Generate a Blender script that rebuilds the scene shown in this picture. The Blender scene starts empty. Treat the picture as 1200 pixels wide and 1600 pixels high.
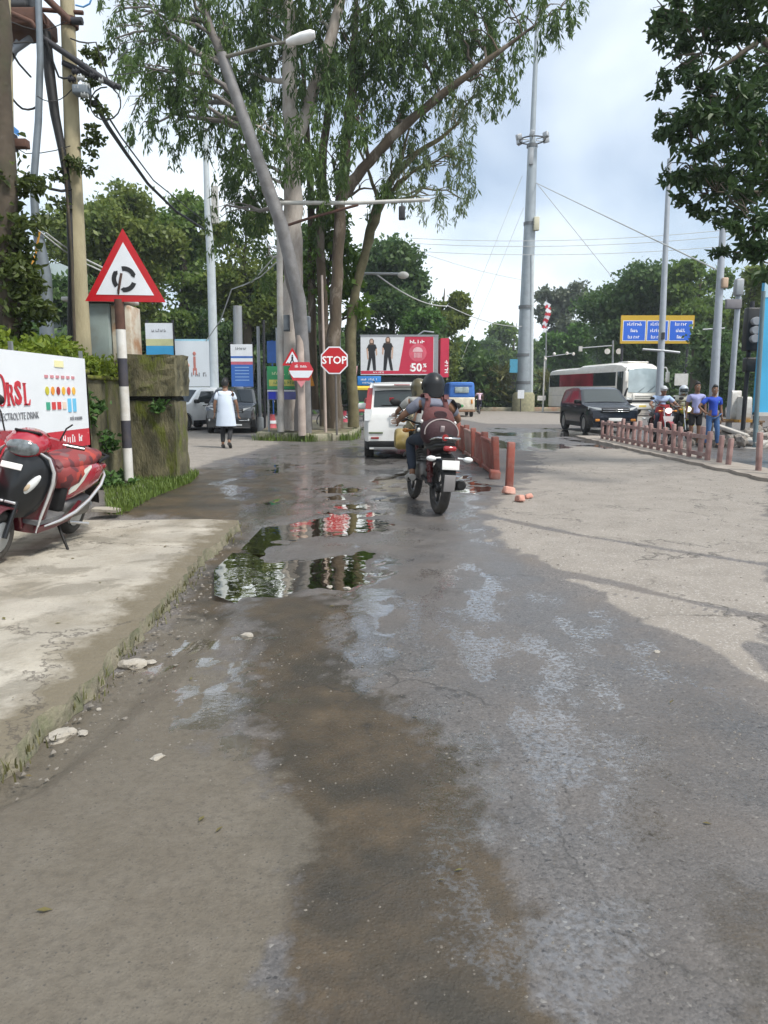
import bpy, bmesh, math, random
import numpy as np
from mathutils import Vector, Matrix, Euler
random.seed(7); RNG = np.random.default_rng(11)
R = math.radians
sc = bpy.context.scene
COL = sc.collection
# ---------------------------------------------------------------- camera, sky, sun, exposure
FPX, EYE = 1155.0, 1.4
TH = math.atan(185.0/FPX); CT, ST = math.cos(TH), math.sin(TH)
cd = bpy.data.cameras.new('camera'); cam = bpy.data.objects.new('camera', cd); COL.objects.link(cam)
cd.sensor_fit = 'VERTICAL'; cd.sensor_height = 36.0; cd.lens = 36.0*FPX/1600.0
cd.clip_start = .05; cd.clip_end = 3000
cam.location = (0, 0, EYE); cam.rotation_euler = (R(90)-TH, 0, 0)
sc.camera = cam
SUN_EL, SUN_AZ = R(56), R(128)          # azimuth measured clockwise from +Y (the way the camera looks)
w = bpy.data.worlds.new('World'); sc.world = w; w.use_nodes = True
nt = w.node_tree; N = nt.nodes; L = nt.links
bg = N['Background']; bg.inputs['Strength'].default_value = .115
sky = N.new('ShaderNodeTexSky'); sky.sky_type = 'NISHITA'; sky.sun_disc = False
sky.sun_elevation = SUN_EL; sky.sun_rotation = SUN_AZ; sky.air_density = 1.0; sky.dust_density = 1.5; sky.ozone_density = 2.0
tc = N.new('ShaderNodeTexCoord'); sep = N.new('ShaderNodeSeparateXYZ'); L.new(tc.outputs['Generated'], sep.inputs[0])
ad = N.new('ShaderNodeMath'); ad.operation = 'MAXIMUM'; ad.inputs[1].default_value = 0.0; L.new(sep.outputs['Z'], ad.inputs[0])
ad2 = N.new('ShaderNodeMath'); ad2.operation = 'ADD'; ad2.inputs[1].default_value = .35; L.new(ad.outputs[0], ad2.inputs[0])
dv = N.new('ShaderNodeVectorMath'); dv.operation = 'DIVIDE'; L.new(tc.outputs['Generated'], dv.inputs[0]); L.new(ad2.outputs[0], dv.inputs[1])
no = N.new('ShaderNodeTexNoise'); no.inputs['Scale'].default_value = 1.25; no.inputs['Detail'].default_value = 5; no.inputs['Roughness'].default_value = .45; no.inputs['Distortion'].default_value = .4
mpn = N.new('ShaderNodeMapping'); mpn.inputs['Location'].default_value = (1.3, .2, 0); L.new(dv.outputs[0], mpn.inputs[0]); L.new(mpn.outputs[0], no.inputs['Vector'])
rp = N.new('ShaderNodeMapRange'); rp.inputs['From Min'].default_value = .36; rp.inputs['From Max'].default_value = .66; rp.inputs['To Min'].default_value = .22; rp.inputs['To Max'].default_value = 1
L.new(no.outputs['Fac'], rp.inputs['Value'])
mx = N.new('ShaderNodeMix'); mx.data_type = 'RGBA'; mx.inputs['B'].default_value = (8.5, 9.2, 9.7, 1)
L.new(rp.outputs[0], mx.inputs['Factor']); L.new(sky.outputs[0], mx.inputs['A']); L.new(mx.outputs['Result'], bg.inputs['Color'])
sl = bpy.data.lights.new('sun', 'SUN'); so = bpy.data.objects.new('sun', sl); COL.objects.link(so)
sl.energy = 3.2; sl.angle = R(10); sl.color = (1, .95, .87)
sdir = Vector((math.sin(SUN_AZ)*math.cos(SUN_EL), math.cos(SUN_AZ)*math.cos(SUN_EL), math.sin(SUN_EL)))
so.rotation_euler = sdir.to_track_quat('Z', 'Y').to_euler(); so.location = (0, 0, 60)
vs = sc.view_settings; vs.view_transform = 'Standard'; vs.look = 'None'; vs.gamma = 1; vs.use_curve_mapping = False; vs.exposure = .46
sc.cycles.use_denoising = True
sc.cycles.max_bounces = 6; sc.cycles.transparent_max_bounces = 16; sc.cycles.volume_bounces = 0
sc.cycles.use_adaptive_sampling = True; sc.cycles.adaptive_threshold = .02

# ---------------------------------------------------------------- helpers
def ray(px, py):
    a, b = (px-600)/FPX, (800-py)/FPX
    return (a, CT+b*ST, -ST+b*CT)
def P(px, py, Y):                         # where the sight line of a photo pixel stands at distance Y
    d = ray(px, py); t = Y/d[1]
    return Vector((d[0]*t, Y, EYE+d[2]*t))
def G(px, py, z=0.0):                     # where it meets the ground
    d = ray(px, py); t = (z-EYE)/d[2]
    return Vector((d[0]*t, d[1]*t, z))
def PX(px, Y): return P(px, 615, Y).x
def PZ(py, Y): return P(600, py, Y).z

MATS = {}
def M(name, col, rough=.6, metal=0., var=.12, scale=5., bump=0., bscale=60., coat=0., dirt=None, damt=.5, dscale=3., spec=.5, trans=0., isl=0., stretch=None, dirt2=None, d2amt=.8, d2scale=2.):
    if name in MATS: return MATS[name]
    m = bpy.data.materials.new(name); m.use_nodes = True; MATS[name] = m
    nt = m.node_tree; N, L = nt.nodes, nt.links; b = N['Principled BSDF']
    b.inputs['Roughness'].default_value = rough; b.inputs['Metallic'].default_value = metal
    b.inputs['Coat Weight'].default_value = coat; b.inputs['Coat Roughness'].default_value = .08
    b.inputs['Specular IOR Level'].default_value = spec
    b.inputs['Transmission Weight'].default_value = trans
    tc = N.new('ShaderNodeTexCoord'); vec = tc.outputs['Object']
    if stretch:
        mp = N.new('ShaderNodeMapping'); mp.inputs['Scale'].default_value = stretch; L.new(vec, mp.inputs[0]); vec = mp.outputs[0]
    n = N.new('ShaderNodeTexNoise'); n.inputs['Scale'].default_value = scale; n.inputs['Detail'].default_value = 5; L.new(vec, n.inputs['Vector'])
    hsv = N.new('ShaderNodeHueSaturation'); hsv.inputs['Color'].default_value = (*col, 1)
    mr = N.new('ShaderNodeMapRange'); mr.inputs['From Min'].default_value = .25; mr.inputs['From Max'].default_value = .75
    mr.inputs['To Min'].default_value = 1-var; mr.inputs['To Max'].default_value = 1+var
    L.new(n.outputs['Fac'], mr.inputs['Value']); val = mr.outputs[0]
    if isl:
        g = N.new('ShaderNodeNewGeometry'); mr2 = N.new('ShaderNodeMapRange'); mr2.inputs['To Min'].default_value = 1-isl; mr2.inputs['To Max'].default_value = 1+isl
        L.new(g.outputs['Random Per Island'], mr2.inputs['Value'])
        mu = N.new('ShaderNodeMath'); mu.operation = 'MULTIPLY'; L.new(val, mu.inputs[0]); L.new(mr2.outputs[0], mu.inputs[1]); val = mu.outputs[0]
    L.new(val, hsv.inputs['Value']); c = hsv.outputs[0]
    if dirt:
        n2 = N.new('ShaderNodeTexNoise'); n2.inputs['Scale'].default_value = dscale; n2.inputs['Detail'].default_value = 7; n2.inputs['Roughness'].default_value = .62; L.new(vec, n2.inputs['Vector'])
        r2 = N.new('ShaderNodeMapRange'); r2.inputs['From Min'].default_value = .45; r2.inputs['From Max'].default_value = .68; r2.inputs['To Max'].default_value = damt
        L.new(n2.outputs['Fac'], r2.inputs['Value'])
        x = N.new('ShaderNodeMix'); x.data_type = 'RGBA'; x.inputs['B'].default_value = (*dirt, 1); L.new(r2.outputs[0], x.inputs['Factor']); L.new(c, x.inputs['A']); c = x.outputs['Result']
    if dirt2:
        n4 = N.new('ShaderNodeTexNoise'); n4.inputs['Scale'].default_value = d2scale; n4.inputs['Detail'].default_value = 8; n4.inputs['Roughness'].default_value = .68; n4.inputs['Distortion'].default_value = .6; L.new(vec, n4.inputs['Vector'])
        r4 = N.new('ShaderNodeMapRange'); r4.inputs['From Min'].default_value = .52; r4.inputs['From Max'].default_value = .60; r4.inputs['To Max'].default_value = d2amt; L.new(n4.outputs['Fac'], r4.inputs['Value'])
        x = N.new('ShaderNodeMix'); x.data_type = 'RGBA'; x.inputs['B'].default_value = (*dirt2, 1); L.new(r4.outputs[0], x.inputs['Factor']); L.new(c, x.inputs['A']); c = x.outputs['Result']
    L.new(c, b.inputs['Base Color'])
    if bump:
        n3 = N.new('ShaderNodeTexNoise'); n3.inputs['Scale'].default_value = bscale; n3.inputs['Detail'].default_value = 5; L.new(vec, n3.inputs['Vector'])
        bu = N.new('ShaderNodeBump'); bu.inputs['Strength'].default_value = bump; bu.inputs['Distance'].default_value = .02
        L.new(n3.outputs['Fac'], bu.inputs['Height']); L.new(bu.outputs[0], b.inputs['Normal'])
    return m
def lit(name, col, strength):
    m = M(name, col, .3); b = m.node_tree.nodes['Principled BSDF']
    b.inputs['Emission Color'].default_value = (*col, 1); b.inputs['Emission Strength'].default_value = strength
    return m
def leafmat(name, col, col2, trans=.35, rough=.5):
    if name in MATS: return MATS[name]
    m = bpy.data.materials.new(name); m.use_nodes = True; MATS[name] = m
    nt = m.node_tree; N, L = nt.nodes, nt.links; b = N['Principled BSDF']; b.inputs['Roughness'].default_value = rough; b.inputs['Specular IOR Level'].default_value = .35
    g = N.new('ShaderNodeNewGeometry'); tc = N.new('ShaderNodeTexCoord')
    n = N.new('ShaderNodeTexNoise'); n.inputs['Scale'].default_value = .7; n.inputs['Detail'].default_value = 3; L.new(tc.outputs['Object'], n.inputs['Vector'])
    ma = N.new('ShaderNodeMath'); ma.operation = 'MULTIPLY_ADD'; ma.inputs[1].default_value = .55; L.new(g.outputs['Random Per Island'], ma.inputs[0])
    mr = N.new('ShaderNodeMapRange'); mr.inputs['From Min'].default_value = .35; mr.inputs['From Max'].default_value = .7; mr.inputs['To Max'].default_value = .6; L.new(n.outputs['Fac'], mr.inputs['Value']); L.new(mr.outputs[0], ma.inputs[2])
    x = N.new('ShaderNodeMix'); x.data_type = 'RGBA'; x.inputs['A'].default_value = (*col, 1); x.inputs['B'].default_value = (*col2, 1); L.new(ma.outputs[0], x.inputs['Factor'])
    L.new(x.outputs['Result'], b.inputs['Base Color'])
    t = N.new('ShaderNodeBsdfTranslucent'); L.new(x.outputs['Result'], t.inputs['Color'])
    s = N.new('ShaderNodeMixShader'); s.inputs[0].default_value = trans; L.new(b.outputs[0], s.inputs[1]); L.new(t.outputs[0], s.inputs[2])
    L.new(s.outputs[0], N['Material Output'].inputs['Surface'])
    return m

class MB:
    def __init__(s): s.v = []; s.f = []; s.m = []; s.s = []
    def add(s, vs, fs, mi=0, sm=False, T=None):
        o = len(s.v); s.v += [tuple(T @ Vector(v)) if T else tuple(v) for v in vs]
        for f in fs: s.f.append([i+o for i in f]); s.m.append(mi); s.s.append(sm)
        return s
    def box(s, c, d, rot=None, mi=0, bev=0.0, taper=1.0):
        x, y, z = d[0]/2, d[1]/2, d[2]/2
        T = Matrix.Translation(c) @ (Euler(rot).to_matrix().to_4x4() if rot else Matrix())
        if bev <= 0:
            t = taper
            vs = [(-x,-y,-z),(x,-y,-z),(x,y,-z),(-x,y,-z),(-x*t,-y*t,z),(x*t,-y*t,z),(x*t,y*t,z),(-x*t,y*t,z)]
            fs = [(0,3,2,1),(4,5,6,7),(0,1,5,4),(1,2,6,5),(2,3,7,6),(3,0,4,7)]
            return s.add(vs, fs, mi, False, T)
        b = min(bev, x*.99, y*.99, z*.99); bm = bmesh.new(); bmesh.ops.create_cube(bm, size=1)
        for v in bm.verts:
            k = taper if v.co.z > 0 else 1
            v.co = Vector((v.co.x*2*x*k, v.co.y*2*y*k, v.co.z*2*z))
        bmesh.ops.bevel(bm, geom=bm.edges[:], offset=b, segments=2, profile=.5, affect='EDGES')
        bm.verts.index_update()
        s.add([v.co.copy() for v in bm.verts], [[v.index for v in f.verts] for f in bm.faces], mi, True, T); bm.free(); return s
    def tube(s, pts, r, n=8, mi=0, cap=True, sm=True):
        pts = [Vector(p) for p in pts]; k = len(pts)
        rs = r if isinstance(r, (list, tuple)) else [r]*k
        vs = []; up = None
        for i, p in enumerate(pts):
            t = (pts[min(i+1, k-1)]-pts[max(i-1, 0)])
            t = t.normalized() if t.length > 1e-9 else Vector((0,0,1))
            if up is None:
                a = Vector((0,0,1)) if abs(t.z) < .9 else Vector((1,0,0)); up = t.cross(a).normalized()
            else:
                up = (up - t*up.dot(t)); up = up.normalized() if up.length > 1e-6 else t.orthogonal().normalized()
            q = t.cross(up)
            for j in range(n):
                a = 2*math.pi*j/n; vs.append(p + (up*math.cos(a)+q*math.sin(a))*rs[i])
        fs = [(i*n+j, i*n+(j+1)%n, (i+1)*n+(j+1)%n, (i+1)*n+j) for i in range(k-1) for j in range(n)]
        s.add(vs, fs, mi, sm)
        if cap: s.add(vs[:n], [tuple(range(n))[::-1]], mi); s.add(vs[-n:], [tuple(range(n))], mi)
        return s
    def rings(s, rings, mi=0, sm=True, closed=True, cap=True):      # loft through rings of equal point count
        n = len(rings[0]); vs = [p for r in rings for p in r]
        fs = [(i*n+j, i*n+(j+1)%n, (i+1)*n+(j+1)%n, (i+1)*n+j) for i in range(len(rings)-1) for j in range(n if closed else n-1)]
        s.add(vs, fs, mi, sm)
        if cap: s.add(rings[0], [tuple(range(n))[::-1]], mi); s.add(rings[-1], [tuple(range(n))], mi)
        return s
    def lathe(s, prof, c=(0,0,0), axis='z', n=16, mi=0, sm=True, cap=True):
        rg = []
        for (r, h) in prof:
            ring = []
            for j in range(n):
                a = 2*math.pi*j/n; x, y = r*math.cos(a), r*math.sin(a)
                p = (x, y, h) if axis == 'z' else ((h, x, y) if axis == 'x' else (y, h, x))
                ring.append((p[0]+c[0], p[1]+c[1], p[2]+c[2]))
            rg.append(ring)
        return s.rings(rg, mi, sm, True, cap)
    def ball(s, c, r, n=12, k=8, mi=0, rot=None):
        r = r if isinstance(r, (tuple, list)) else (r, r, r)
        T = Matrix.Translation(c) @ (Euler(rot).to_matrix().to_4x4() if rot else Matrix())
        rg = [[T @ Vector((r[0]*math.sin(math.pi*i/k)*math.cos(2*math.pi*j/n), r[1]*math.sin(math.pi*i/k)*math.sin(2*math.pi*j/n), -r[2]*math.cos(math.pi*i/k))) for j in range(n)] for i in range(k+1)]
        rg[0] = [T @ Vector((r[0]*.02*math.cos(2*math.pi*j/n), r[1]*.02*math.sin(2*math.pi*j/n), -r[2])) for j in range(n)]
        rg[-1] = [T @ Vector((r[0]*.02*math.cos(2*math.pi*j/n), r[1]*.02*math.sin(2*math.pi*j/n), r[2])) for j in range(n)]
        return s.rings(rg, mi)
    def prism(s, poly, h, T=None, mi=0, mside=None, sm=False):       # polygon in local xy, thickness h along local z from 0
        n = len(poly); a = [(x, y, 0) for x, y in poly]; b = [(x, y, h) for x, y in poly]
        s.add(a+b, [tuple(range(n))[::-1], tuple(range(n, 2*n))], mi, sm, T)
        s.add(a+b, [(i, (i+1)%n, n+(i+1)%n, n+i) for i in range(n)], mi if mside is None else mside, sm, T); return s
    def torus(s, c, Rr, r, axis='y', n=24, k=8, mi=0, sq=1.0):
        rg = []
        for i in range(n):
            a = 2*math.pi*i/n; ring = []
            for j in range(k):
                b = 2*math.pi*j/k; q = Rr + r*math.cos(b); h = r*sq*math.sin(b); u, v = q*math.cos(a), q*math.sin(a)
                p = (u, h, v) if axis == 'y' else ((h, u, v) if axis == 'x' else (u, v, h))
                ring.append((p[0]+c[0], p[1]+c[1], p[2]+c[2]))
            rg.append(ring)
        vs = [p for r_ in rg for p in r_]
        fs = [(i*k+j, ((i+1)%n)*k+j, ((i+1)%n)*k+(j+1)%k, i*k+(j+1)%k) for i in range(n) for j in range(k)]
        return s.add(vs, fs, mi, True)
    def mesh(s, me, mi=0, sm=True, T=None):
        return s.add([v.co.copy() for v in me.vertices], [list(p.vertices) for p in me.polygons], mi, sm, T)
    def data(s, name, mats):
        me = bpy.data.meshes.new(name); me.from_pydata(s.v, [], s.f)
        for m in (mats if isinstance(mats, (list, tuple)) else [mats]): me.materials.append(m)
        me.polygons.foreach_set('material_index', s.m); me.polygons.foreach_set('use_smooth', s.s)
        bm = bmesh.new(); bm.from_mesh(me); bmesh.ops.recalc_face_normals(bm, faces=bm.faces[:]); bm.to_mesh(me); bm.free()
        me.update(); return me
    def build(s, name, mats, parent=None, loc=None, rot=None):
        return link(name, s.data(name, mats), parent, loc, rot)
def link(name, me, parent=None, loc=None, rot=None):
    o = bpy.data.objects.new(name, me); COL.objects.link(o)
    if parent: o.parent = parent
    if loc is not None: o.location = loc
    if rot is not None: o.rotation_euler = rot
    return o
def tag(o, label=None, cat=None, group=None, kind=None):
    for k, v in (('label', label), ('category', cat), ('group', group), ('kind', kind)):
        if v: o[k] = v
    return o
def thing(name, label, cat, loc=(0,0,0), rz=0., group=None, rot=None):
    o = bpy.data.objects.new(name, None); COL.objects.link(o); o.empty_display_size = .2
    o.location = loc; o.rotation_euler = rot or (0, 0, rz)
    return tag(o, label, cat, group)
def kids(o): return [c for c in bpy.data.objects if c.parent == o]
def copy_tree(o, parent=None, top=True):
    ch = kids(o); c = o.copy(); COL.objects.link(c)
    if parent: c.parent = parent
    for k in ch: copy_tree(k, c, False)
    return c
def text(name, s, size, mat, parent, loc, rot, ext=.002, align='CENTER', sx=1., bold=0.):
    cu = bpy.data.curves.new('lettering', 'FONT'); cu.body = s; cu.size = size; cu.extrude = ext; cu.align_x = align; cu.align_y = 'CENTER'; cu.resolution_u = 2
    cu.offset = bold
    o = bpy.data.objects.new('t', cu); COL.objects.link(o)
    me = bpy.data.meshes.new_from_object(o.evaluated_get(bpy.context.evaluated_depsgraph_get()))
    bpy.data.objects.remove(o); bpy.data.curves.remove(cu)
    me.materials.clear(); me.materials.append(mat)
    if sx != 1.: me.transform(Matrix.Diagonal((sx, 1, 1, 1)))
    return link(name, me, parent, loc, rot)
def print_row(s, size, mat, parent, loc, rot, align='CENTER', sx=1., **k):     # small print too blurred in the photograph to read: a row of strokes
    r = random.Random(sum(s)*31+int(size*1000)); mb = MB(); x = 0.; bs = []
    for ch in [k_ for n_ in s for k_ in [1]*n_+[0]][:-1]:
        w_ = size*r.uniform(.38,.58)*sx
        if ch:
            h = size*r.choice((.50,.50,.50,.68)); t_ = size*.13
            bs.append((x+t_/2, h/2, t_, h))
            if r.random() < .7: bs.append((x+w_*.42, r.choice((.06,.5,.94))*h*.9+h*.05, w_*.5, t_))
            if r.random() < .55: bs.append((x+w_*.72, h*.28, t_, h*.52))
        x += w_
    for cx, cy, w_, h in bs: mb.box((cx-x/2 if align == 'CENTER' else cx, cy-size*.27, .001), (w_, h, .003))
    return tag(mb.build('print_row', mat, parent, loc, rot), kind='stuff')
def skin_mesh(joints, edges, sub=2, root=0):
    names = list(joints); idx = {n: i for i, n in enumerate(names)}
    me = bpy.data.meshes.new('sk'); me.from_pydata([joints[n][0] for n in names], [(idx[a], idx[b]) for a, b in edges], [])
    o = bpy.data.objects.new('sk', me); COL.objects.link(o)
    mo = o.modifiers.new('s', 'SKIN'); mo.use_smooth_shade = True
    for i, n in enumerate(names):
        r = joints[n][1]; r = r if isinstance(r, tuple) else (r, r)
        me.skin_vertices[0].data[i].radius = r; me.skin_vertices[0].data[i].use_root = (i == root)
    if sub: ss = o.modifiers.new('u', 'SUBSURF'); ss.levels = sub; ss.render_levels = sub
    out = bpy.data.meshes.new_from_object(o.evaluated_get(bpy.context.evaluated_depsgraph_get()))
    bpy.data.objects.remove(o); return out
def lerp(a, b, t): return a+(b-a)*t
def interp(tab, x):
    for (a, u), (b, v) in zip(tab, tab[1:]):
        if x <= b: return u if x <= a else lerp(u, v, (x-a)/(b-a))
    return tab[-1][1]
# 2-D value noise, used for the lie of the ground and where it is wet, muddy or dusty
def vnoise(x, y, seed=0):
    xi, yi = np.floor(x).astype(np.int64), np.floor(y).astype(np.int64); fx, fy = x-xi, y-yi
    fx, fy = fx*fx*(3-2*fx), fy*fy*(3-2*fy)
    def h(a, b):
        n = (a*374761393 + b*668265263 + seed*1442695041) & 0x7fffffff
        n = ((n ^ (n >> 13))*1274126177) & 0x7fffffff
        return ((n ^ (n >> 16)) & 0xffff)/65535.
    return (h(xi,yi)*(1-fx)+h(xi+1,yi)*fx)*(1-fy)+(h(xi,yi+1)*(1-fx)+h(xi+1,yi+1)*fx)*fy
def fbm(x, y, seed=0, oct=4):
    s, a, t = 0, 1., 0.
    for k in range(oct): s = s+a*vnoise(x*2**k, y*2**k, seed+k*17); t += a; a *= .55
    return s/t
# ---------------------------------------------------------------- ground, road, puddles
def sdf(x, y, poly):
    d = np.full(x.shape, 1e9); ins = np.zeros(x.shape, bool); n = len(poly)
    for i in range(n):
        ax, ay = poly[i]; bx, by = poly[(i+1) % n]; ex, ey = bx-ax, by-ay
        t = np.clip(((x-ax)*ex+(y-ay)*ey)/(ex*ex+ey*ey+1e-12), 0, 1)
        d = np.minimum(d, np.hypot(x-ax-t*ex, y-ay-t*ey))
        c = ((ay > y) != (by > y)); ins ^= c & (x < ex*(y-ay)/(ey if abs(ey) > 1e-12 else 1e-12)+ax)
    return np.where(ins, -d, d)
def ss(a, b, v): t = np.clip((v-a)/(b-a), 0, 1); return t*t*(3-2*t)
def gpoly(px): return [tuple(G(*p)[:2]) for p in px]
NR, NC = 560, 440
ty = np.linspace(0, 1, NR); yy = .5*np.exp(ty*math.log(110/.5)); uu = np.linspace(-1, 1, NC)
Yg, Ug = np.meshgrid(yy, uu, indexing='ij'); Xg = Ug*(.80*(Yg+4))
big = fbm(Xg*.7, Yg*.7, 3); mid = fbm(Xg*2.3, Yg*2.3, 9); fine = fbm(Xg*7, Yg*7, 21); smear = fbm(Xg*2.6, Yg*.45, 33)
def region(px, soft=.02, amp=.045, f=None, world=False):
    poly = px if world else gpoly(px); s = sdf(Xg, Yg, poly); k = Yg
    n = (.6*mid+.4*fine if f is None else f)-.5
    return ss(-1, 1, -(s/k)/soft + n*2*amp/soft)
dust = region([(765,800),(800,765),(838,742),(848,700),(905,695),(960,700),(1210,745),(1210,1070),(1010,965),(880,905),(800,860)], .016, .06)
dust = np.maximum(dust, .85*region([(700,642),(1010,640),(1000,664),(760,662),(700,652)], .002, .004))
dust = np.maximum(dust, .75*region([(273,668),(440,690),(410,702),(330,722),(285,745),(272,745)], .006, .02))
dust = np.maximum(dust, .4*region([(-500,640),(250,655),(273,700),(-200,720)], .01, .02))
track = np.zeros_like(dust)
for pts, wd in (([(760,806),(900,835),(1060,862),(1230,888)], .010), ([(790,878),(960,912),(1100,945),(1230,970)], .016), ([(820,905),(1000,935),(1230,975)], .003), ([(1180,1010),(1230,1060)], .02)):
    g = gpoly(pts)
    for a, b in zip(g, g[1:]):
        ex, ey = b[0]-a[0], b[1]-a[1]; t = np.clip(((Xg-a[0])*ex+(Yg-a[1])*ey)/(ex*ex+ey*ey), 0, 1)
        track = np.maximum(track, 1-ss(.4, 1.3, np.hypot(Xg-a[0]-t*ex, Yg-a[1]-t*ey)/(wd*Yg) + (mid-.5)*1.4))
dust = dust*(1-.95*track)
rag = .45*mid+.35*fine+.2*fbm(Xg*19, Yg*15, 23)
rag2 = .2*mid+.4*fine+.4*fbm(Xg*21, Yg*17, 23)
mud_reflect = region([(390,930),(520,925),(530,1000),(560,1060),(600,1110),(690,1160),(760,1250),(800,1360),(830,1500),(840,1640),(390,1640),(425,1300),(400,1150),(380,1050)], .075, .17, rag2)  # brown wet strip; the dark reflection of the trees is painted in too
mud_reflect = np.maximum(mud_reflect, .8*region([(150,800),(310,735),(390,720),(470,740),(470,800),(390,830),(360,880),(380,960),(330,1000),(240,1000),(300,900),(372,812)], .02, .05))
mud_reflect = np.maximum(mud_reflect, .7*region([(1110,1400),(1220,1380),(1220,1620),(1160,1620)], .05, .16, rag)*.7)
rag2 = .2*mid+.4*fine+.4*fbm(Xg*21, Yg*17, 23)
silt = region([(-400,1180),(0,1180),(150,1060),(270,950),(350,960),(370,1060),(345,1160),(460,1250),(460,1400),(440,1640),(-400,1640)], .06, .13, rag2)
wet = region([(430,690),(620,670),(720,700),(770,760),(790,850),(900,930),(1200,1080),(1400,1300),(1400,1700),(-300,1700),(-300,1400),(250,1000),(350,880),(380,800),(330,735)], .04, .10)
wet = np.maximum(wet, region([(760,668),(960,672),(1000,700),(850,706),(770,700)], .006, .02))
wet = np.maximum(wet, np.where((Xg > 6.9) & (Yg < 30), .9, 0))
wet = wet*(1-.55*silt)*(1-.85*dust); wet = np.maximum(wet, .8*mud_reflect*ss(.3, .5, smear+.15))
film = region([(268,1100),(280,1035),(330,1005),(390,1010),(398,1090),(375,1180),(285,1170)], .03, .16, fine)*ss(.36, .50, fbm(Xg*15, Yg*11, 77))*1.15
film = np.maximum(film, region([(528,915),(610,870),(606,1060),(575,1085),(540,1030)], .014, .05, fine))
film = np.maximum(film, region([(700,1440),(760,1425),(800,1450),(780,1500),(720,1500)], .03, .12, fine)*.5)
flow = fbm(Xg*1.6, Yg*.7, 51)
film = np.maximum(film, ss(.40, .62, flow)*ss(.36, .58, fbm(Xg*8, Yg*5, 61))*wet*(1-silt)*.55)
film = np.maximum(film, .62*region([(600,880),(760,880),(960,1010),(1130,1300),(1100,1500),(880,1640),(640,1640),(620,1200)], .05, .12, smear)*ss(.34,.55,fbm(Xg*6,Yg*3,71)))
film = np.maximum(film, .6*region([(330,720),(560,690),(760,720),(760,800),(600,860),(380,860)], .02, .06)*ss(.40,.56,fbm(Xg*2.6,Yg*1.2,81)))
film = np.maximum(film, region([(765,668),(960,670),(985,700),(850,706),(775,700)], .004, .02)*ss(.38,.55,fbm(Xg*1.3,Yg*.5,44)))
wet = np.maximum(wet, film)
PUD = [[(350,888),(375,864),(440,868),(520,856),(606,846),(614,868),(572,905),(545,932),(480,924),(400,940),(352,922)],
       [(392,852),(420,822),(480,805),(520,798),(560,795),(612,810),(604,826),(530,834),(470,850),(420,864)],
       [(486,776),(500,752),(556,748),(563,770),(530,784)], [(398,744),(425,724),(474,716),(465,734),(410,750)],
       [(572,748),(640,735),(648,772),(598,782)], [(700,735),(770,745),(758,772),(698,775)], [(398,788),(440,777),(458,784),(420,792)],
       [(508,800),(522,786),(590,780),(596,792),(540,800)]]
Zg = (big-.5)*.012+(mid-.5)*.008+(fine-.5)*.004
pm = np.zeros_like(Zg)
for p in PUD: pm = np.maximum(pm, ss(-.016, .022, -sdf(Xg, Yg, gpoly(p))/Yg + (mid-.63)*.11 + (fine-.5)*.075 + (fbm(Xg*17,Yg*13,8)-.5)*.03))
Zg = Zg - .036*pm; wet = np.maximum(wet, pm); mud_reflect = np.maximum(mud_reflect, .7*pm); dust = dust*(1-pm)
Zg -= .05*region([(375,806),(420,830),(350,960),(230,1090),(60,1230),(-200,1330),(-400,1500),(-400,700),(160,806)], .03, .02)
Zg += .05*region([(150,800),(310,735),(275,690),(60,690),(60,800)], .02, .02)          # verge a little higher
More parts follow.
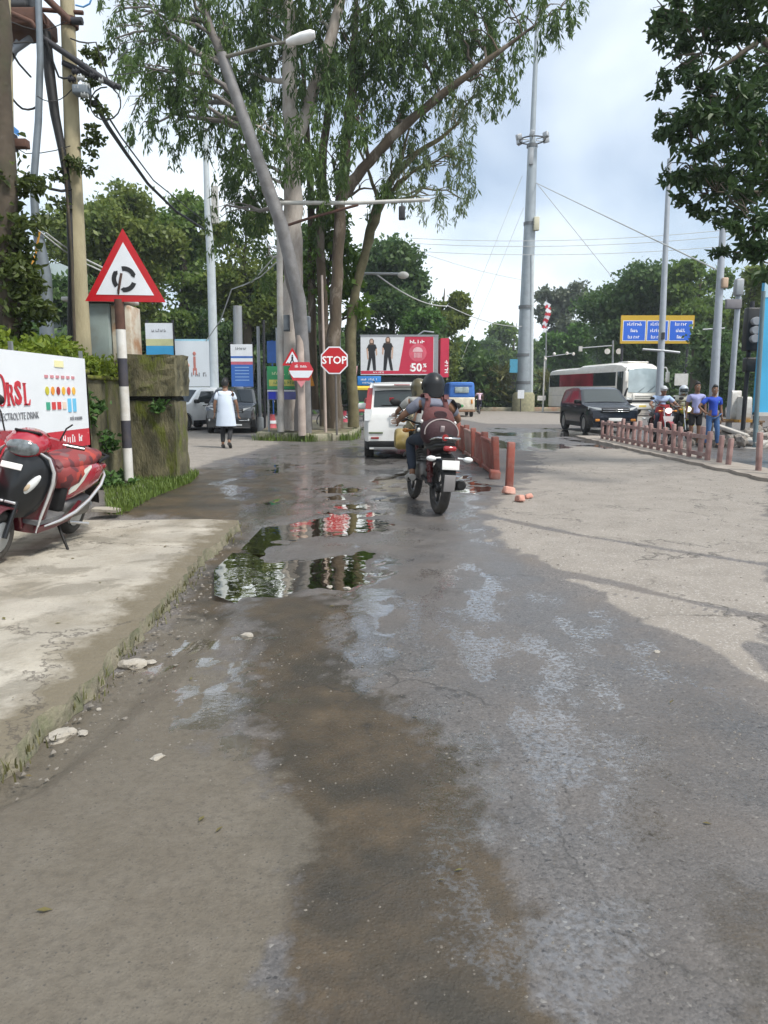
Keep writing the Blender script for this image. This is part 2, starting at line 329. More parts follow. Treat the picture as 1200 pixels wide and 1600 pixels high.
def ground_material(name, attrs=True):
    m = bpy.data.materials.new(name); m.use_nodes = True; nt = m.node_tree; N, L = nt.nodes, nt.links; b = N['Principled BSDF']
    tc = N.new('ShaderNodeTexCoord'); ob = tc.outputs['Object']
    def noise(s, d=5, r=.55):
        n = N.new('ShaderNodeTexNoise'); n.inputs['Scale'].default_value = s; n.inputs['Detail'].default_value = d; n.inputs['Roughness'].default_value = r; L.new(ob, n.inputs['Vector']); return n.outputs['Fac']
    def rng(v, a, bb, c=0., d=1.):
        r = N.new('ShaderNodeMapRange'); r.inputs['From Min'].default_value = a; r.inputs['From Max'].default_value = bb; r.inputs['To Min'].default_value = c; r.inputs['To Max'].default_value = d; L.new(v, r.inputs['Value']); return r.outputs[0]
    def math_(op, a, b_):
        q = N.new('ShaderNodeMath'); q.operation = op
        for i, v in enumerate((a, b_)):
            if isinstance(v, (int, float)): q.inputs[i].default_value = v
            else: L.new(v, q.inputs[i])
        q.use_clamp = op in ('ADD', 'SUBTRACT'); return q.outputs[0]
    def mix(f, a, b_):
        x = N.new('ShaderNodeMix'); x.data_type = 'RGBA'
        for k, v in (('Factor', f), ('A', a), ('B', b_)):
            if isinstance(v, tuple): x.inputs[k].default_value = (*v, 1)
            elif isinstance(v, (int, float)): x.inputs[k].default_value = v
            else: L.new(v, x.inputs[k])
        return x.outputs['Result']
    def attr(n):
        a = N.new('ShaderNodeAttribute'); a.attribute_name = n; return a.outputs['Fac']
    vo = N.new('ShaderNodeTexVoronoi'); vo.inputs['Scale'].default_value = 95; L.new(ob, vo.inputs['Vector'])
    v2 = N.new('ShaderNodeTexVoronoi'); v2.inputs['Scale'].default_value = 42; L.new(ob, v2.inputs['Vector'])
    sp = N.new('ShaderNodeSeparateColor'); L.new(vo.outputs['Color'], sp.inputs[0])
    sp2 = N.new('ShaderNodeSeparateColor'); L.new(v2.outputs['Color'], sp2.inputs[0])
    stone = mix(sp.outputs[0], (.095,.090,.088), (.165,.155,.150)); stone = mix(rng(sp.outputs[1], .983, .992), stone, (.25,.24,.225)); stone = mix(rng(noise(46, 3, .5), .63, .68, 0, .85), stone, (.035,.034,.036)); stone = mix(rng(noise(17, 4, .6), .60, .70, 0, .45), stone, (.05,.048,.05))
    base = mix(rng(noise(1.4, 6), .42, .68, 0, .6), stone, (.155,.132,.113))
    n8, n30, n3 = noise(8, 6, .62), noise(34, 5), noise(2.5, 7, .6)
    A = {k: attr(k) for k in ('dust', 'mud_reflect', 'silt', 'wet', 'film')} if attrs else None
    mud_reflectc = mix(rng(n8, .35, .7), (.060,.042,.021), (.105,.075,.042)); mud_reflectc = mix(rng(noise(1.9, 5, .6), .42, .60, 0, .85), mud_reflectc, (.030,.026,.017)); peb = math_('MULTIPLY', rng(vo.outputs['Distance'], .42, .30), rng(sp.outputs[0], .985, .992)); mud_reflectc = mix(math_('MULTIPLY', peb, .6), mud_reflectc, (.27,.235,.195)); mud_reflectc = mix(rng(n30, .52, .66, 0, .6), mud_reflectc, (.06,.05,.035))  # ground brown plus the darkness of the reflected trees, put into one colour
    siltc = mix(rng(n3, .35, .7), (.118,.101,.078), (.168,.148,.118)); siltc = mix(rng(n30, .45, .7, 0, .65), siltc, (.085,.074,.06)); siltc = mix(rng(n8, .5, .75, 0, .5), siltc, (.185,.165,.135)); siltc = mix(rng(noise(.9, 5, .6), .40, .66, 0, .55), siltc, (.098,.083,.060)); siltc = mix(rng(noise(150, 3, .6), .60, .70, 0, .6), siltc, (.05,.045,.04)); pit = math_('MULTIPLY', rng(vo.outputs['Distance'], .40, .25), rng(math_('ADD', sp.outputs[1], math_('MULTIPLY', rng(noise(5, 4), .42, .62), .10)), .975, .99)); siltc = mix(math_('MULTIPLY', pit, .75), siltc, (.06,.055,.05))
    dustc = mix(rng(n3, .3, .7), (.205,.183,.158), (.275,.248,.217)); dustc = mix(rng(n30, .5, .7, 0, .55), dustc, (.17,.155,.145)); dustc = mix(rng(sp.outputs[1], .85, .9, 0, .5), dustc, (.42,.40,.37))
    if attrs:
        n90 = noise(75, 4, .6)
        def grit(a, k, lo, hi):                      # ragged, grainy edges where one surface gives way to the next
            q = N.new('ShaderNodeMath'); q.operation = 'MULTIPLY_ADD'; q.inputs[1].default_value = k; L.new(n8, q.inputs[0]); L.new(a, q.inputs[2])
            q2 = N.new('ShaderNodeMath'); q2.operation = 'MULTIPLY_ADD'; q2.inputs[1].default_value = k*.8; L.new(n90, q2.inputs[0]); L.new(q.outputs[0], q2.inputs[2]); return rng(q2.outputs[0], lo+k*.9, hi+k*.9)
        gm, gs, gd = grit(A['mud_reflect'], .8, .18, .75), grit(A['silt'], .8, .22, .72), grit(A['dust'], .9, .25, .75)
        c = mix(math_('MULTIPLY', gm, .9), base, mud_reflectc); c = mix(gs, c, siltc); c = mix(gd, c, dustc)
        vk = N.new('ShaderNodeTexVoronoi'); vk.feature = 'DISTANCE_TO_EDGE'; vk.inputs['Scale'].default_value = .8; wv = N.new('ShaderNodeVectorMath'); wv.operation = 'MULTIPLY_ADD'; wv.inputs[1].default_value = (.7,.7,.7); nk = N.new('ShaderNodeTexNoise'); nk.inputs['Scale'].default_value = 3; nk.inputs['Detail'].default_value = 8; L.new(ob, nk.inputs['Vector']); L.new(nk.outputs['Color'], wv.inputs[0]); L.new(ob, wv.inputs[2]); L.new(wv.outputs[0], vk.inputs['Vector'])
        ckk = math_('MULTIPLY', rng(vk.outputs['Distance'], .011, .003), rng(noise(.5, 3), .48, .56, 0, .6)); c = mix(ckk, c, (.025,.023,.02))
        wn = math_('MULTIPLY', A['wet'], rng(n3, .3, .6, .45, 1))
        c = mix(math_('MULTIPLY', wn, .34), c, (.02,.018,.015))
        fq = N.new('ShaderNodeMath'); fq.operation = 'MULTIPLY_ADD'; fq.inputs[1].default_value = 2.2; L.new(math_('ADD', math_('MULTIPLY', n30, .5), math_('MULTIPLY', n90, .5)), fq.inputs[0]); L.new(A['film'], fq.inputs[2]); fl = math_('MULTIPLY', rng(fq.outputs[0], 1.55, 1.85), rng(A['film'], .05, .25))
        r1 = N.new('ShaderNodeMapRange'); r1.inputs['To Min'].default_value = .82; r1.inputs['To Max'].default_value = .34; L.new(wn, r1.inputs['Value'])
        L.new(math_('MAXIMUM', math_('MULTIPLY', wn, .18), fl), b.inputs['Coat Weight']); b.inputs['Coat IOR'].default_value = 1.95; b.inputs['Specular IOR Level'].default_value = .3
        L.new(rng(fl, 0, 1, .16, .025), b.inputs['Coat Roughness'])
        bc = N.new('ShaderNodeBump'); bc.inputs['Strength'].default_value = .4; bc.inputs['Distance'].default_value = .008; L.new(noise(26, 4), bc.inputs['Height']); L.new(rng(fl, 0, 1, .4, .16), bc.inputs['Strength']); L.new(bc.outputs[0], b.inputs['Coat Normal'])
        q = N.new('ShaderNodeMix'); L.new(fl, q.inputs['Factor']); L.new(r1.outputs[0], q.inputs['A']); q.inputs['B'].default_value = .05; L.new(q.outputs['Result'], b.inputs['Roughness'])
        sm = math_('SUBTRACT', 1.0, math_('ADD', math_('MULTIPLY', fl, .88), math_('MULTIPLY', A['silt'], .2)))
    else:
        c = mix(rng(n3, .35, .6), dustc, (.2,.175,.14)); b.inputs['Roughness'].default_value = .85; sm = None
    L.new(c, b.inputs['Base Color'])
    hgt = math_('ADD', math_('MULTIPLY', vo.outputs['Distance'], -.6), math_('MULTIPLY', noise(60, 4), .8)); hgt = math_('ADD', hgt, .6)
    bu = N.new('ShaderNodeBump'); bu.inputs['Distance'].default_value = .009; L.new(hgt, bu.inputs['Height'])
    if sm is not None: L.new(math_('MULTIPLY', sm, .5), bu.inputs['Strength'])
    else: bu.inputs['Strength'].default_value = .5
    L.new(bu.outputs[0], b.inputs['Normal']); b.inputs['IOR'].default_value = 1.5
    if attrs:
        io = N.new('ShaderNodeMapRange'); io.inputs['To Min'].default_value = 1.5; io.inputs['To Max'].default_value = 1.6; L.new(fl, io.inputs['Value']); L.new(io.outputs[0], b.inputs['IOR'])
    return m
co = np.stack([Xg, Yg, Zg], -1).reshape(-1, 3)
ii = np.arange(NR*NC).reshape(NR, NC)
fa = np.stack([ii[:-1,:-1], ii[:-1,1:], ii[1:,1:], ii[1:,:-1]], -1).reshape(-1, 4)
def npmesh(name, co, fa, mats, smooth=False):
    me = bpy.data.meshes.new(name); k = fa.shape[1]
    me.vertices.add(len(co)); me.vertices.foreach_set('co', co.astype(np.float32).ravel())
    me.loops.add(fa.size); me.loops.foreach_set('vertex_index', fa.astype(np.int32).ravel())
    me.polygons.add(len(fa)); me.polygons.foreach_set('loop_start', np.arange(0, fa.size, k, dtype=np.int32)); me.polygons.foreach_set('loop_total', np.full(len(fa), k, np.int32))
    me.polygons.foreach_set('use_smooth', np.full(len(fa), smooth))
    me.update(calc_edges=True)
    for m in (mats if isinstance(mats, list) else [mats]): me.materials.append(m)
    return me
rm = npmesh('road', co, fa, ground_material('wet_asphalt'), True)
for nme, arr in (('dust', dust), ('mud_reflect', mud_reflect), ('silt', silt), ('wet', wet), ('film', film)):
    a = rm.attributes.new(nme, 'FLOAT', 'POINT'); a.data.foreach_set('value', np.clip(arr, 0, 1).astype(np.float32).ravel())
tag(link('road', rm), kind='structure')
b = MB(); b.add([(-360,-60,-.12),(360,-60,-.12),(360,420,-.12),(-360,420,-.12)], [(0,1,2,3)]); tag(b.build('ground', ground_material('dry_earth', False)), kind='structure')
def water_material():
    m = bpy.data.materials.new('puddle_water'); m.use_nodes = True; nt = m.node_tree; N, L = nt.nodes, nt.links; N.remove(N['Principled BSDF'])
    t = N.new('ShaderNodeBsdfTransparent'); t.inputs[0].default_value = (.55,.50,.42,1)
    d = N.new('ShaderNodeBsdfDiffuse'); d.inputs[0].default_value = (.05,.038,.022,1)
    g = N.new('ShaderNodeBsdfGlossy'); g.inputs['Roughness'].default_value = .03; g.inputs[0].default_value = (.80,.76,.69,1)
    f = N.new('ShaderNodeFresnel'); f.inputs['IOR'].default_value = 1.36
    n = N.new('ShaderNodeTexNoise'); n.inputs['Scale'].default_value = 3.5; n.inputs['Detail'].default_value = 3; tc = N.new('ShaderNodeTexCoord'); L.new(tc.outputs['Object'], n.inputs['Vector'])
    bu = N.new('ShaderNodeBump'); bu.inputs['Strength'].default_value = .2; bu.inputs['Distance'].default_value = .02; L.new(n.outputs['Fac'], bu.inputs['Height']); L.new(bu.outputs[0], g.inputs['Normal']); L.new(bu.outputs[0], f.inputs['Normal'])
    a = N.new('ShaderNodeMixShader'); a.inputs[0].default_value = .6; L.new(t.outputs[0], a.inputs[1]); L.new(d.outputs[0], a.inputs[2])
    s = N.new('ShaderNodeMixShader'); L.new(f.outputs[0], s.inputs[0]); L.new(a.outputs[0], s.inputs[1]); L.new(g.outputs[0], s.inputs[2])
    L.new(s.outputs[0], N['Material Output'].inputs['Surface']); return m
WATER = water_material()
for p in PUD:
    g = gpoly(p); cx = sum(q[0] for q in g)/len(g); cy = sum(q[1] for q in g)/len(g)
    b = MB(); b.add([(cx+(x-cx)*1.12, cy+(y-cy)*1.12, -.0135) for x, y in g], [tuple(range(len(g)))])
    tag(b.build('puddle', WATER), kind='structure')

# ---------------------------------------------------------------- concrete driveway slab, chunks, verge
CONC = M('slab_concrete', (.335,.308,.26), .9, var=.22, scale=2.4, bump=.5, bscale=38, dirt=(.20,.175,.13), damt=.8, dscale=1.7, dirt2=(.155,.14,.11), d2amt=.6, d2scale=2.6)
CONC_E = M('slab_edge', (.20,.18,.13), .95, var=.3, scale=14, bump=.8, bscale=30, dirt=(.06,.08,.03), damt=.8, dscale=7)
SZ = .06
edge = [(374,811),(352,833),(330,850),(305,872),(282,902),(262,920),(244,943),(222,966),(196,990),(166,1018),(150,1045),(128,1066),(96,1092),(60,1112),(34,1150),(0,1178),(-120,1270),(-420,1500)]
ew = [G(a, b, SZ) for a, b in edge]; pts = []
for a, c in zip(ew, ew[1:]):
    k = max(2, int((c-a).length/.06))
    for i in range(k):
        q = a.lerp(c, i/k); j = .016*q.y**.5*(random.random()-.5); pts.append((q.x+j, q.y+j*.7))
far = [(-5.2, 1.0), (-5.2, G(0,812,SZ).y), (G(170,813,SZ).x, G(170,813,SZ).y)]
poly = [(x, y) for x, y in pts]+far
b = MB(); n = len(poly); low = [(x+(.03*random.random() if i < len(pts) else 0), y, -.05) for i, (x, y) in enumerate(poly)]
inner = []
for i in range(len(pts)):
    a, c = Vector(pts[max(0, i-3)]), Vector(pts[min(len(pts)-1, i+3)]); d_ = (c-a).normalized(); wv = .22+.35*fbm(np.array([i*.11]), np.array([3.]), 6)[0]
    inner.append((pts[i][0]+d_.y*wv, pts[i][1]-d_.x*wv*.2))
m_ = len(pts); ztop = [SZ-.005-.03*random.random() for _ in pts]
b.add([(x, y, z) for (x, y), z in zip(pts, ztop)]+[(x, y, SZ) for x, y in inner], [(i, i+1, m_+i+1, m_+i) for i in range(m_-1)], 0, True)
b.add([(x, y, SZ) for x, y in inner+far], [tuple(range(m_+3))[::-1]], 0)
b.add([(x, y, z) for (x, y), z in zip(poly, ztop+[SZ]*3)]+low, [(i, (i+1)%n, n+(i+1)%n, n+i) for i in range(n)], 1)
o = b.build('pavement', [CONC, CONC_E]); tag(o, kind='structure'); at = o.data.attributes.new('edge', 'FLOAT', 'POINT')
pe = [0.]*len(b.v)
for i in range(m_): pe[i] = 1.
at.data.foreach_set('value', pe)
nt = CONC.node_tree; N, L = nt.nodes, nt.links; bs = N['Principled BSDF']; src = bs.inputs['Base Color'].links[0].from_socket
ea = N.new('ShaderNodeAttribute'); ea.attribute_name = 'edge'; en = N.new('ShaderNodeTexNoise'); en.inputs['Scale'].default_value = 7; en.inputs['Detail'].default_value = 8; en.inputs['Roughness'].default_value = .65; tcx = N.new('ShaderNodeTexCoord'); L.new(tcx.outputs['Object'], en.inputs['Vector'])
em = N.new('ShaderNodeMath'); em.operation = 'MULTIPLY_ADD'; em.inputs[1].default_value = 1.5; L.new(en.outputs['Fac'], em.inputs[0]); L.new(ea.outputs['Fac'], em.inputs[2]); er = N.new('ShaderNodeMapRange'); er.inputs['From Min'].default_value = 1.0; er.inputs['From Max'].default_value = 1.45; er.inputs['To Max'].default_value = .9; L.new(em.outputs[0], er.inputs['Value'])
vc = N.new('ShaderNodeTexVoronoi'); vc.feature = 'DISTANCE_TO_EDGE'; vc.inputs['Scale'].default_value = .55; wn_ = N.new('ShaderNodeVectorMath'); wn_.operation = 'MULTIPLY_ADD'; wn_.inputs[1].default_value = (.5,.5,.5); L.new(en.outputs['Color'], wn_.inputs[0]); L.new(tcx.outputs['Object'], wn_.inputs[2]); L.new(wn_.outputs[0], vc.inputs['Vector'])
ck = N.new('ShaderNodeMapRange'); ck.inputs['From Min'].default_value = .002; ck.inputs['From Max'].default_value = .009; ck.inputs['To Min'].default_value = .75; ck.inputs['To Max'].default_value = 0; L.new(vc.outputs['Distance'], ck.inputs['Value'])
x1 = N.new('ShaderNodeMix'); x1.data_type = 'RGBA'; x1.inputs['B'].default_value = (.12,.10,.065,1); L.new(er.outputs[0], x1.inputs['Factor']); L.new(src, x1.inputs['A'])
x2 = N.new('ShaderNodeMix'); x2.data_type = 'RGBA'; x2.inputs['B'].default_value = (.06,.05,.04,1); L.new(ck.outputs[0], x2.inputs['Factor']); L.new(x1.outputs['Result'], x2.inputs['A']); L.new(x2.outputs['Result'], bs.inputs['Base Color'])
def rock(mb, c, r, seed, mi=0, flat=.6):
    rr = random.Random(seed); bm = bmesh.new(); bmesh.ops.create_icosphere(bm, subdivisions=2, radius=1)
    for v in bm.verts: v.co *= .72+.5*rr.random(); v.co = Vector((v.co.x*r[0], v.co.y*r[1], v.co.z*r[2]))
    bm.verts.index_update(); mb.add([v.co+Vector(c) for v in bm.verts], [[v.index for v in f.verts] for f in bm.faces], mi, False); bm.free()
STONE = M('broken_concrete', (.33,.305,.265), .9, var=.2, scale=14, bump=.6, bscale=30, dirt=(.2,.17,.12), damt=.6, dscale=9)
for i, (px, py, r, lab) in enumerate([(205,1026,.13,'largest flat broken concrete chunk lying off the edge of the driveway slab'), (92,1136,.11,'round pale lump of broken concrete by the slab edge near the dry grass'), (128,1130,.05,'small stone beside the round pale lump of concrete'),
        (232,1022,.06,'thin flat chip of concrete on the road side of the largest chunk'), (180,1000,.05,'small crumbled concrete piece above the largest chunk at the slab edge'), (153,1093,.025,'white pebble lying alone in the silt under the slab corner'),
        (386,993,.07,'flat grey stone lying in the wet brown strip'), (246,1183,.05,'pale round pebble below the glittering wet patch'), (515,917,.05,'pale chip of stone at the near end of the big puddle'), (542,919,.05,'second pale chip by the big puddle, nearer the middle of the road'),
        (1027,1018,.035,'small stone alone on the wide dusty right side of the road'), (203,764,.06,'white scrap of litter on the grass at the signpost foot')]):
    q = G(px, py); mb = MB(); r *= .62; rock(mb, (0,0,r*.12), (r, r*.75, r*.34), i)
    tag(mb.build('stone', STONE if i != 11 else M('litter', (.8,.8,.8), .6), None, (q.x, q.y, -.05 if px < 240 else (-.004 if py > 900 else .0)), (0,0,i)), lab, 'stone', 'loose stones along the slab and road')
mb = MB(); mb.prism([(-.15,-.06),(.13,-.08),(.17,.02),(.03,.08),(-.13,.05)], .03); q = G(166, 806)
tag(mb.build('concrete_piece', CONC, None, (q.x, q.y, .06), (R(6), R(4), .2)), 'flat pale slab piece lying by the weeds behind the scooter', 'stone')

def blades(name, spots, mat, h=(.05,.14), w=.006, lean=.5, parent=None):   # grass: spots = list of (x, y, z)
    k = len(spots); s = np.array(spots); a = RNG.uniform(0, 6.28, k); hh = RNG.uniform(*h, k); ln = RNG.uniform(0, lean, k)*hh
    dx, dy = np.cos(a), np.sin(a); px_, py_ = -dy*w, dx*w
    v = np.zeros((k, 5, 3)); b0 = s
    v[:,0] = b0+np.stack([px_, py_, 0*hh], -1); v[:,1] = b0-np.stack([px_, py_, 0*hh], -1)
    m_ = b0+np.stack([dx*ln*.35, dy*ln*.35, hh*.6], -1); v[:,2] = m_-np.stack([px_, py_, 0*hh], -1)*.8; v[:,3] = m_+np.stack([px_, py_, 0*hh], -1)*.8
    v[:,4] = b0+np.stack([dx*ln, dy*ln, hh], -1)
    o5 = np.arange(k)[:,None]*5; f = np.concatenate([o5+np.array([[0,1,2]]), o5+np.array([[0,2,3]]), o5+np.array([[3,2,4]])])
    o = link(name, npmesh(name, v.reshape(-1,3), f, mat), parent); return o
GRASS = leafmat('grass_green', (.075,.13,.02), (.16,.22,.05), .3); DRYG = leafmat('grass_dry', (.17,.15,.07), (.09,.10,.035), .25)
def scatter(px, n, z=0., jit=0): 
    g = gpoly(px); xs = [p[0] for p in g]; ys = [p[1] for p in g]; out = []
    while len(out) < n:
        x = np.random.RandomState(len(out)+n).uniform(min(xs), max(xs), 4000); y = np.random.RandomState(len(out)+n+7).uniform(min(ys), max(ys), 4000)
        k = sdf(x, y, g) < 0; out += [(a, b_, z) for a, b_ in zip(x[k], y[k])]
        if not k.any(): break
    return out[:n]
tag(blades('grass', scatter([(165,768),(195,752),(245,738),(312,742),(300,756),(240,780),(190,808),(165,806)], 5200, .02), GRASS, (.04,.13), .007), 'short green grass growing round the foot of the striped signpost', 'grass', kind='stuff')
es = []
for a, c in zip(ew[:-1], ew[1:]):
    k = int((c-a).length*75)
    for i in range(k):
        q = a.lerp(c, random.random()); dens = fbm(np.array([q.x*3.]), np.array([q.y*3.]), 5)[0]
        if dens > .52 or q.y < 2.9 and dens > .36: es.append((q.x+.02+.10*random.random()**2, q.y-.06*random.random(), -.01))
tag(blades('grass', es, DRYG, (.015,.065), .004, .9), 'dry tufts of grass along the broken edge of the driveway slab', 'grass', kind='stuff')

# ---------------------------------------------------------------- boundary wall, gate pillar, hoarding
MOSSW = M('mossy_plaster', (.12,.108,.06), .95, var=.35, scale=3.5, bump=1., bscale=22, dirt=(.016,.018,.009), damt=.95, dscale=2.3, stretch=(1.6,1.6,.6), dirt2=(.085,.10,.010), d2amt=.9, d2scale=1.5)
MOSS = M('moss', (.14,.15,.02), 1., var=.4, scale=12, bump=1., bscale=60, dirt=(.05,.06,.01), damt=.7, dscale=8)
t = thing('boundary_wall', 'low dark mossy boundary wall behind the white and red hoarding', 'wall', (-3.78, 0, 0))
mb = MB(); mb.box((0, 6.75, .82), (.22, 5.1, 1.64)); mb.build('wall_body', MOSSW, t)
mb = MB(); mb.box((0, 6.75, 1.665), (.30, 5.1, .06), bev=.02); mb.build('coping', MOSS, t)
mb = MB(); mb.box((-.45, 10.5, .80), (.22, 2.6, 1.60)); mb.build('recessed_wall', MOSSW, t)
mb = MB(); mb.box((-.45, 10.5, 1.625), (.30, 2.58, .06), bev=.02); mb.build('recessed_coping', MOSS, t)
mb = MB(); mb.box((-.22, 9.18, .815), (.66, .22, 1.63)); mb.build('wall_return', MOSSW, t)
mb = MB(); mb.tube([(.05, 9.34, .1), (.05, 9.34, 1.6)], .035); mb.build('drain_pipe', M('rusty_red', (.10,.035,.025), .8, var=.3, dirt=(.03,.02,.015)), t)
t = thing('gate_pillar', 'thick mossy concrete pillar at the end of the boundary wall behind the signpost', 'pillar', (0,0,0))
def slabby(x0, x1, y0, y1, z0, z1, seed, nz=8):
    rr = random.Random(seed); mb = MB(); rings = []; nx = 7
    for k in range(nz+1):
        z = lerp(z0, z1, k/nz); ring = []
        per = [(lerp(x0,x1,i/nx), y0) for i in range(nx)]+[(x1, lerp(y0,y1,i/nx)) for i in range(nx)]+[(lerp(x1,x0,i/nx), y1) for i in range(nx)]+[(x0, lerp(y1,y0,i/nx)) for i in range(nx)]
        for (x, y) in per: ring.append((x+rr.uniform(-.014,.014), y+rr.uniform(-.014,.014), z+(rr.uniform(-.02,.02) if 0 < k < nz else (rr.uniform(-.03,0) if k else 0))))
        rings.append(ring)
    mb.rings(rings, sm=False); return mb
slabby(-4.12, -3.30, 11.75, 12.5, -.05, 1.30, 1).build('lower_block', MOSSW, t)
slabby(-4.15, -3.26, 11.70, 12.54, 1.36, 2.02, 2).build('upper_block', MOSSW, t)
slabby(-4.08, -3.34, 11.8, 12.46, 1.29, 1.37, 3, 2).build('joint', M('joint_dark', (.02,.02,.012), 1.), t)  # narrow band between the two blocks, coloured near-black
WHITE = M('print_white', (.74,.77,.80), .45, var=.05, scale=2); RED = M('print_red', (.52,.03,.045), .45, var=.06); CRIM = M('sign_red', (.46,.006,.012), .4, var=.05)
BLACK = M('black_paint', (.012,.012,.014), .45); GREY = M('print_grey', (.22,.23,.25), .5); TXTW = M('text_white', (.85,.85,.85), .5)
t = thing('hoarding', 'white advertising hoarding with a red bottom band fixed along the mossy wall behind the scooter', 'hoarding', (-3.56, 0, 0))
mb = MB(); mb.box((-.02, 6.5, 1.40), (.03, 4.96, .82)); mb.build('board', WHITE, t)
mb = MB(); mb.box((-.018, 6.5, .888), (.032, 4.96, .20)); mb.build('red_band', RED, t)
fm = M('frame_metal', (.35,.36,.38), .45, .7)
for y in (4.0, 5.66, 7.32, 8.99):
    mb = MB(); mb.box((-.055, y, .95), (.035, .035, 1.9)); mb.build('frame_post', fm, t)
RZ = (R(90), 0, R(90))
LT = Matrix.Translation((.0,0,0)) @ Matrix(((0,0,1,0),(1,0,0,0),(0,1,0,0),(0,0,0,1)))
def letter(polys, y0, z0, h):
    mb = MB()
    for p in polys: mb.prism([(y0+a*h, z0+b_*h) for a, b_ in p], .004, LT)
    return mb.build('letter', RED, t)
mb = MB(); y0, z0, h = 6.865, 1.285, .29; n_ = 28
ro = [(y0+.33*h+.33*h*math.cos(2*math.pi*k/n_), z0+.5*h+.52*h*math.sin(2*math.pi*k/n_)) for k in range(n_)]; ri = [(y0+.33*h+.17*h*math.cos(2*math.pi*k/n_), z0+.5*h+.46*h*math.sin(2*math.pi*k/n_)) for k in range(n_)]
vv = [(.004, a, b_) for a, b_ in ro]+[(.004, a, b_) for a, b_ in ri]+[(0, a, b_) for a, b_ in ro]; mb.add(vv, [(k, (k+1)%n_, n_+(k+1)%n_, n_+k) for k in range(n_)]+[(k, (k+1)%n_, 2*n_+(k+1)%n_, 2*n_+k) for k in range(n_)]); mb.build('letter', RED, t)
SER = lambda x: [(x-.06,0),(x+.24,0),(x+.24,.06),(x-.06,.06)]
letter([[(.0,.03),(.18,.03),(.18,.97),(.0,.97)], SER(0), [(-.06,.94),(.2,.94),(.2,1),(-.06,1)], [(.18,.92),(.42,.9),(.5,.8),(.5,.65),(.42,.5),(.18,.46),(.18,.54),(.30,.58),(.34,.7),(.30,.83),(.18,.85)], [(.24,.48),(.42,.5),(.62,.06),(.66,0),(.48,0),(.42,.08)]], 7.07, 1.285, .22)
text('letter', 'S', .30, RED, t, (.0, 7.285, 1.395), RZ, bold=.012)
letter([[(.0,.03),(.18,.03),(.18,.97),(.0,.97)], SER(0), [(-.06,.94),(.24,.94),(.24,1),(-.06,1)], [(.1,0),(.52,0),(.58,.26),(.52,.26),(.42,.08),(.1,.08)]], 7.40, 1.285, .22)
text('lettering', '/ ELECTROLYTE DRINK', .10, GREY, t, (.0, 7.25, 1.18), RZ, sx=.85)
for i, (cA, cB) in enumerate([((.55,.50,.04),(.05,.35,.22)), ((.75,.30,.04),(.6,.05,.05)), ((.35,.03,.03),(.6,.05,.05)), ((.75,.42,.04),(.75,.6,.5)), ((.6,.08,.08),(.15,.5,.75)), ((.8,.45,.06),(.15,.5,.75))]):
    y = 7.92+i*.135; mb = MB()
    mb.lathe([(.045, 0), (.045, .004)], (-.002, y, 1.43), 'x', 12); mb.build('fruit_print', M('icon%da' % i, cA, .5), t); mb = MB(); mb.box((0, y, 1.27), (.006, .085, .08 if i < 4 else .15)); mb.build('carton_print', M('icon%db' % i, cB, .5), t); mb = MB(); mb.box((0, y, 1.58), (.006, .075, .03)); mb.build('flavour_print', M('icon_pink', (.6,.25,.28), .5), t)
    
mb = MB(); mb.box((0, 8.25, 1.72), (.006, .22, .07)); mb.build('yellow_mark', M('pale_yellow', (.78,.74,.42), .5), t)
print_row((4, 9,), .07, GREY, t, (0, 8.62, 1.12), RZ, sx=.7)
print_row((6, 2,), .13, TXTW, t, (0, 8.5, .885), RZ)

# ---------------------------------------------------------------- dividers, island, far kerbs
REDP = M('faded_red_paint', (.25,.07,.05), .8, var=.22, scale=4, bump=.3, bscale=30, dirt=(.36,.27,.23), damt=.55, dscale=2.6); REDD = M('dusty_red_paint', (.33,.19,.165), .85, var=.22, scale=4, dirt=(.33,.29,.25), damt=.8, dscale=3)
t = thing('road_divider', 'row of leaning red precast divider panels right of the motorcycle', 'barrier', (1.9, 0, 0))
for i, y in enumerate([11.15, 12.6, 14.2, 15.8, 17.4, 19.0, 20.6]):
    mb = MB(); a = R([2, -5, 4, -3, 5, -4, 3][i])
    mb.box((0, 0, .34), (.11, .13, .72), bev=.015); mb.build('post', REDP, t, (.02*(i % 2), y, -.02), (0, a*.6, .1*(i % 3)))
    if i and i < 6:
        mb = MB(); mb.box((0, 0, .32), (.05, 1.22, .50), bev=.012); mb.box((0, 0, .58), (.075, 1.26, .06), bev=.012); mb.box((0,0,.06), (.10,1.26,.08), bev=.012)
        mb.build('panel', REDP if i % 3 else REDD, t, (.01, y+.8, .0), (0, a, 0))
for i, (px, py, r) in enumerate([(772,748,.10),(757,723,.09),(745,705,.08)]):
    q = G(px, py); mb = MB(); mb.box((0,0,r*.7), (r*1.7, r*2, r*1.4), bev=.02); mb.build('base_block', REDP, t, (q.x-1.9, q.y, 0), (.1, .1, i))
PINKB = M('broken_red_block', (.55,.27,.21), .85, var=.25, scale=8, bump=.5, dirt=(.5,.42,.36), damt=.6)
for i, (px, py, s, lab) in enumerate([(795,772,.19,'broken red block upright against the last divider post'), (812,784,.16,'tilted broken red block farther out on the road by the last divider post'), (826,779,.12,'smallest loose red block, farthest from the divider post')]):
    q = G(px, py); mb = MB(); mb.box((0,0,s*.28), (s, s*.62, s*.55), rot=(.15*i-.1, .2, .5*i), bev=.02, taper=.8)
    tag(mb.build('broken_block', PINKB, None, (q.x, q.y, 0), (0,0,.4+i)), lab, 'rubble', 'broken divider blocks on the road')
t = thing('divider_fence', 'low reddish concrete picket fence dividing the right carriageway in front of the two boys', 'fence', (6.6, 0, 0))
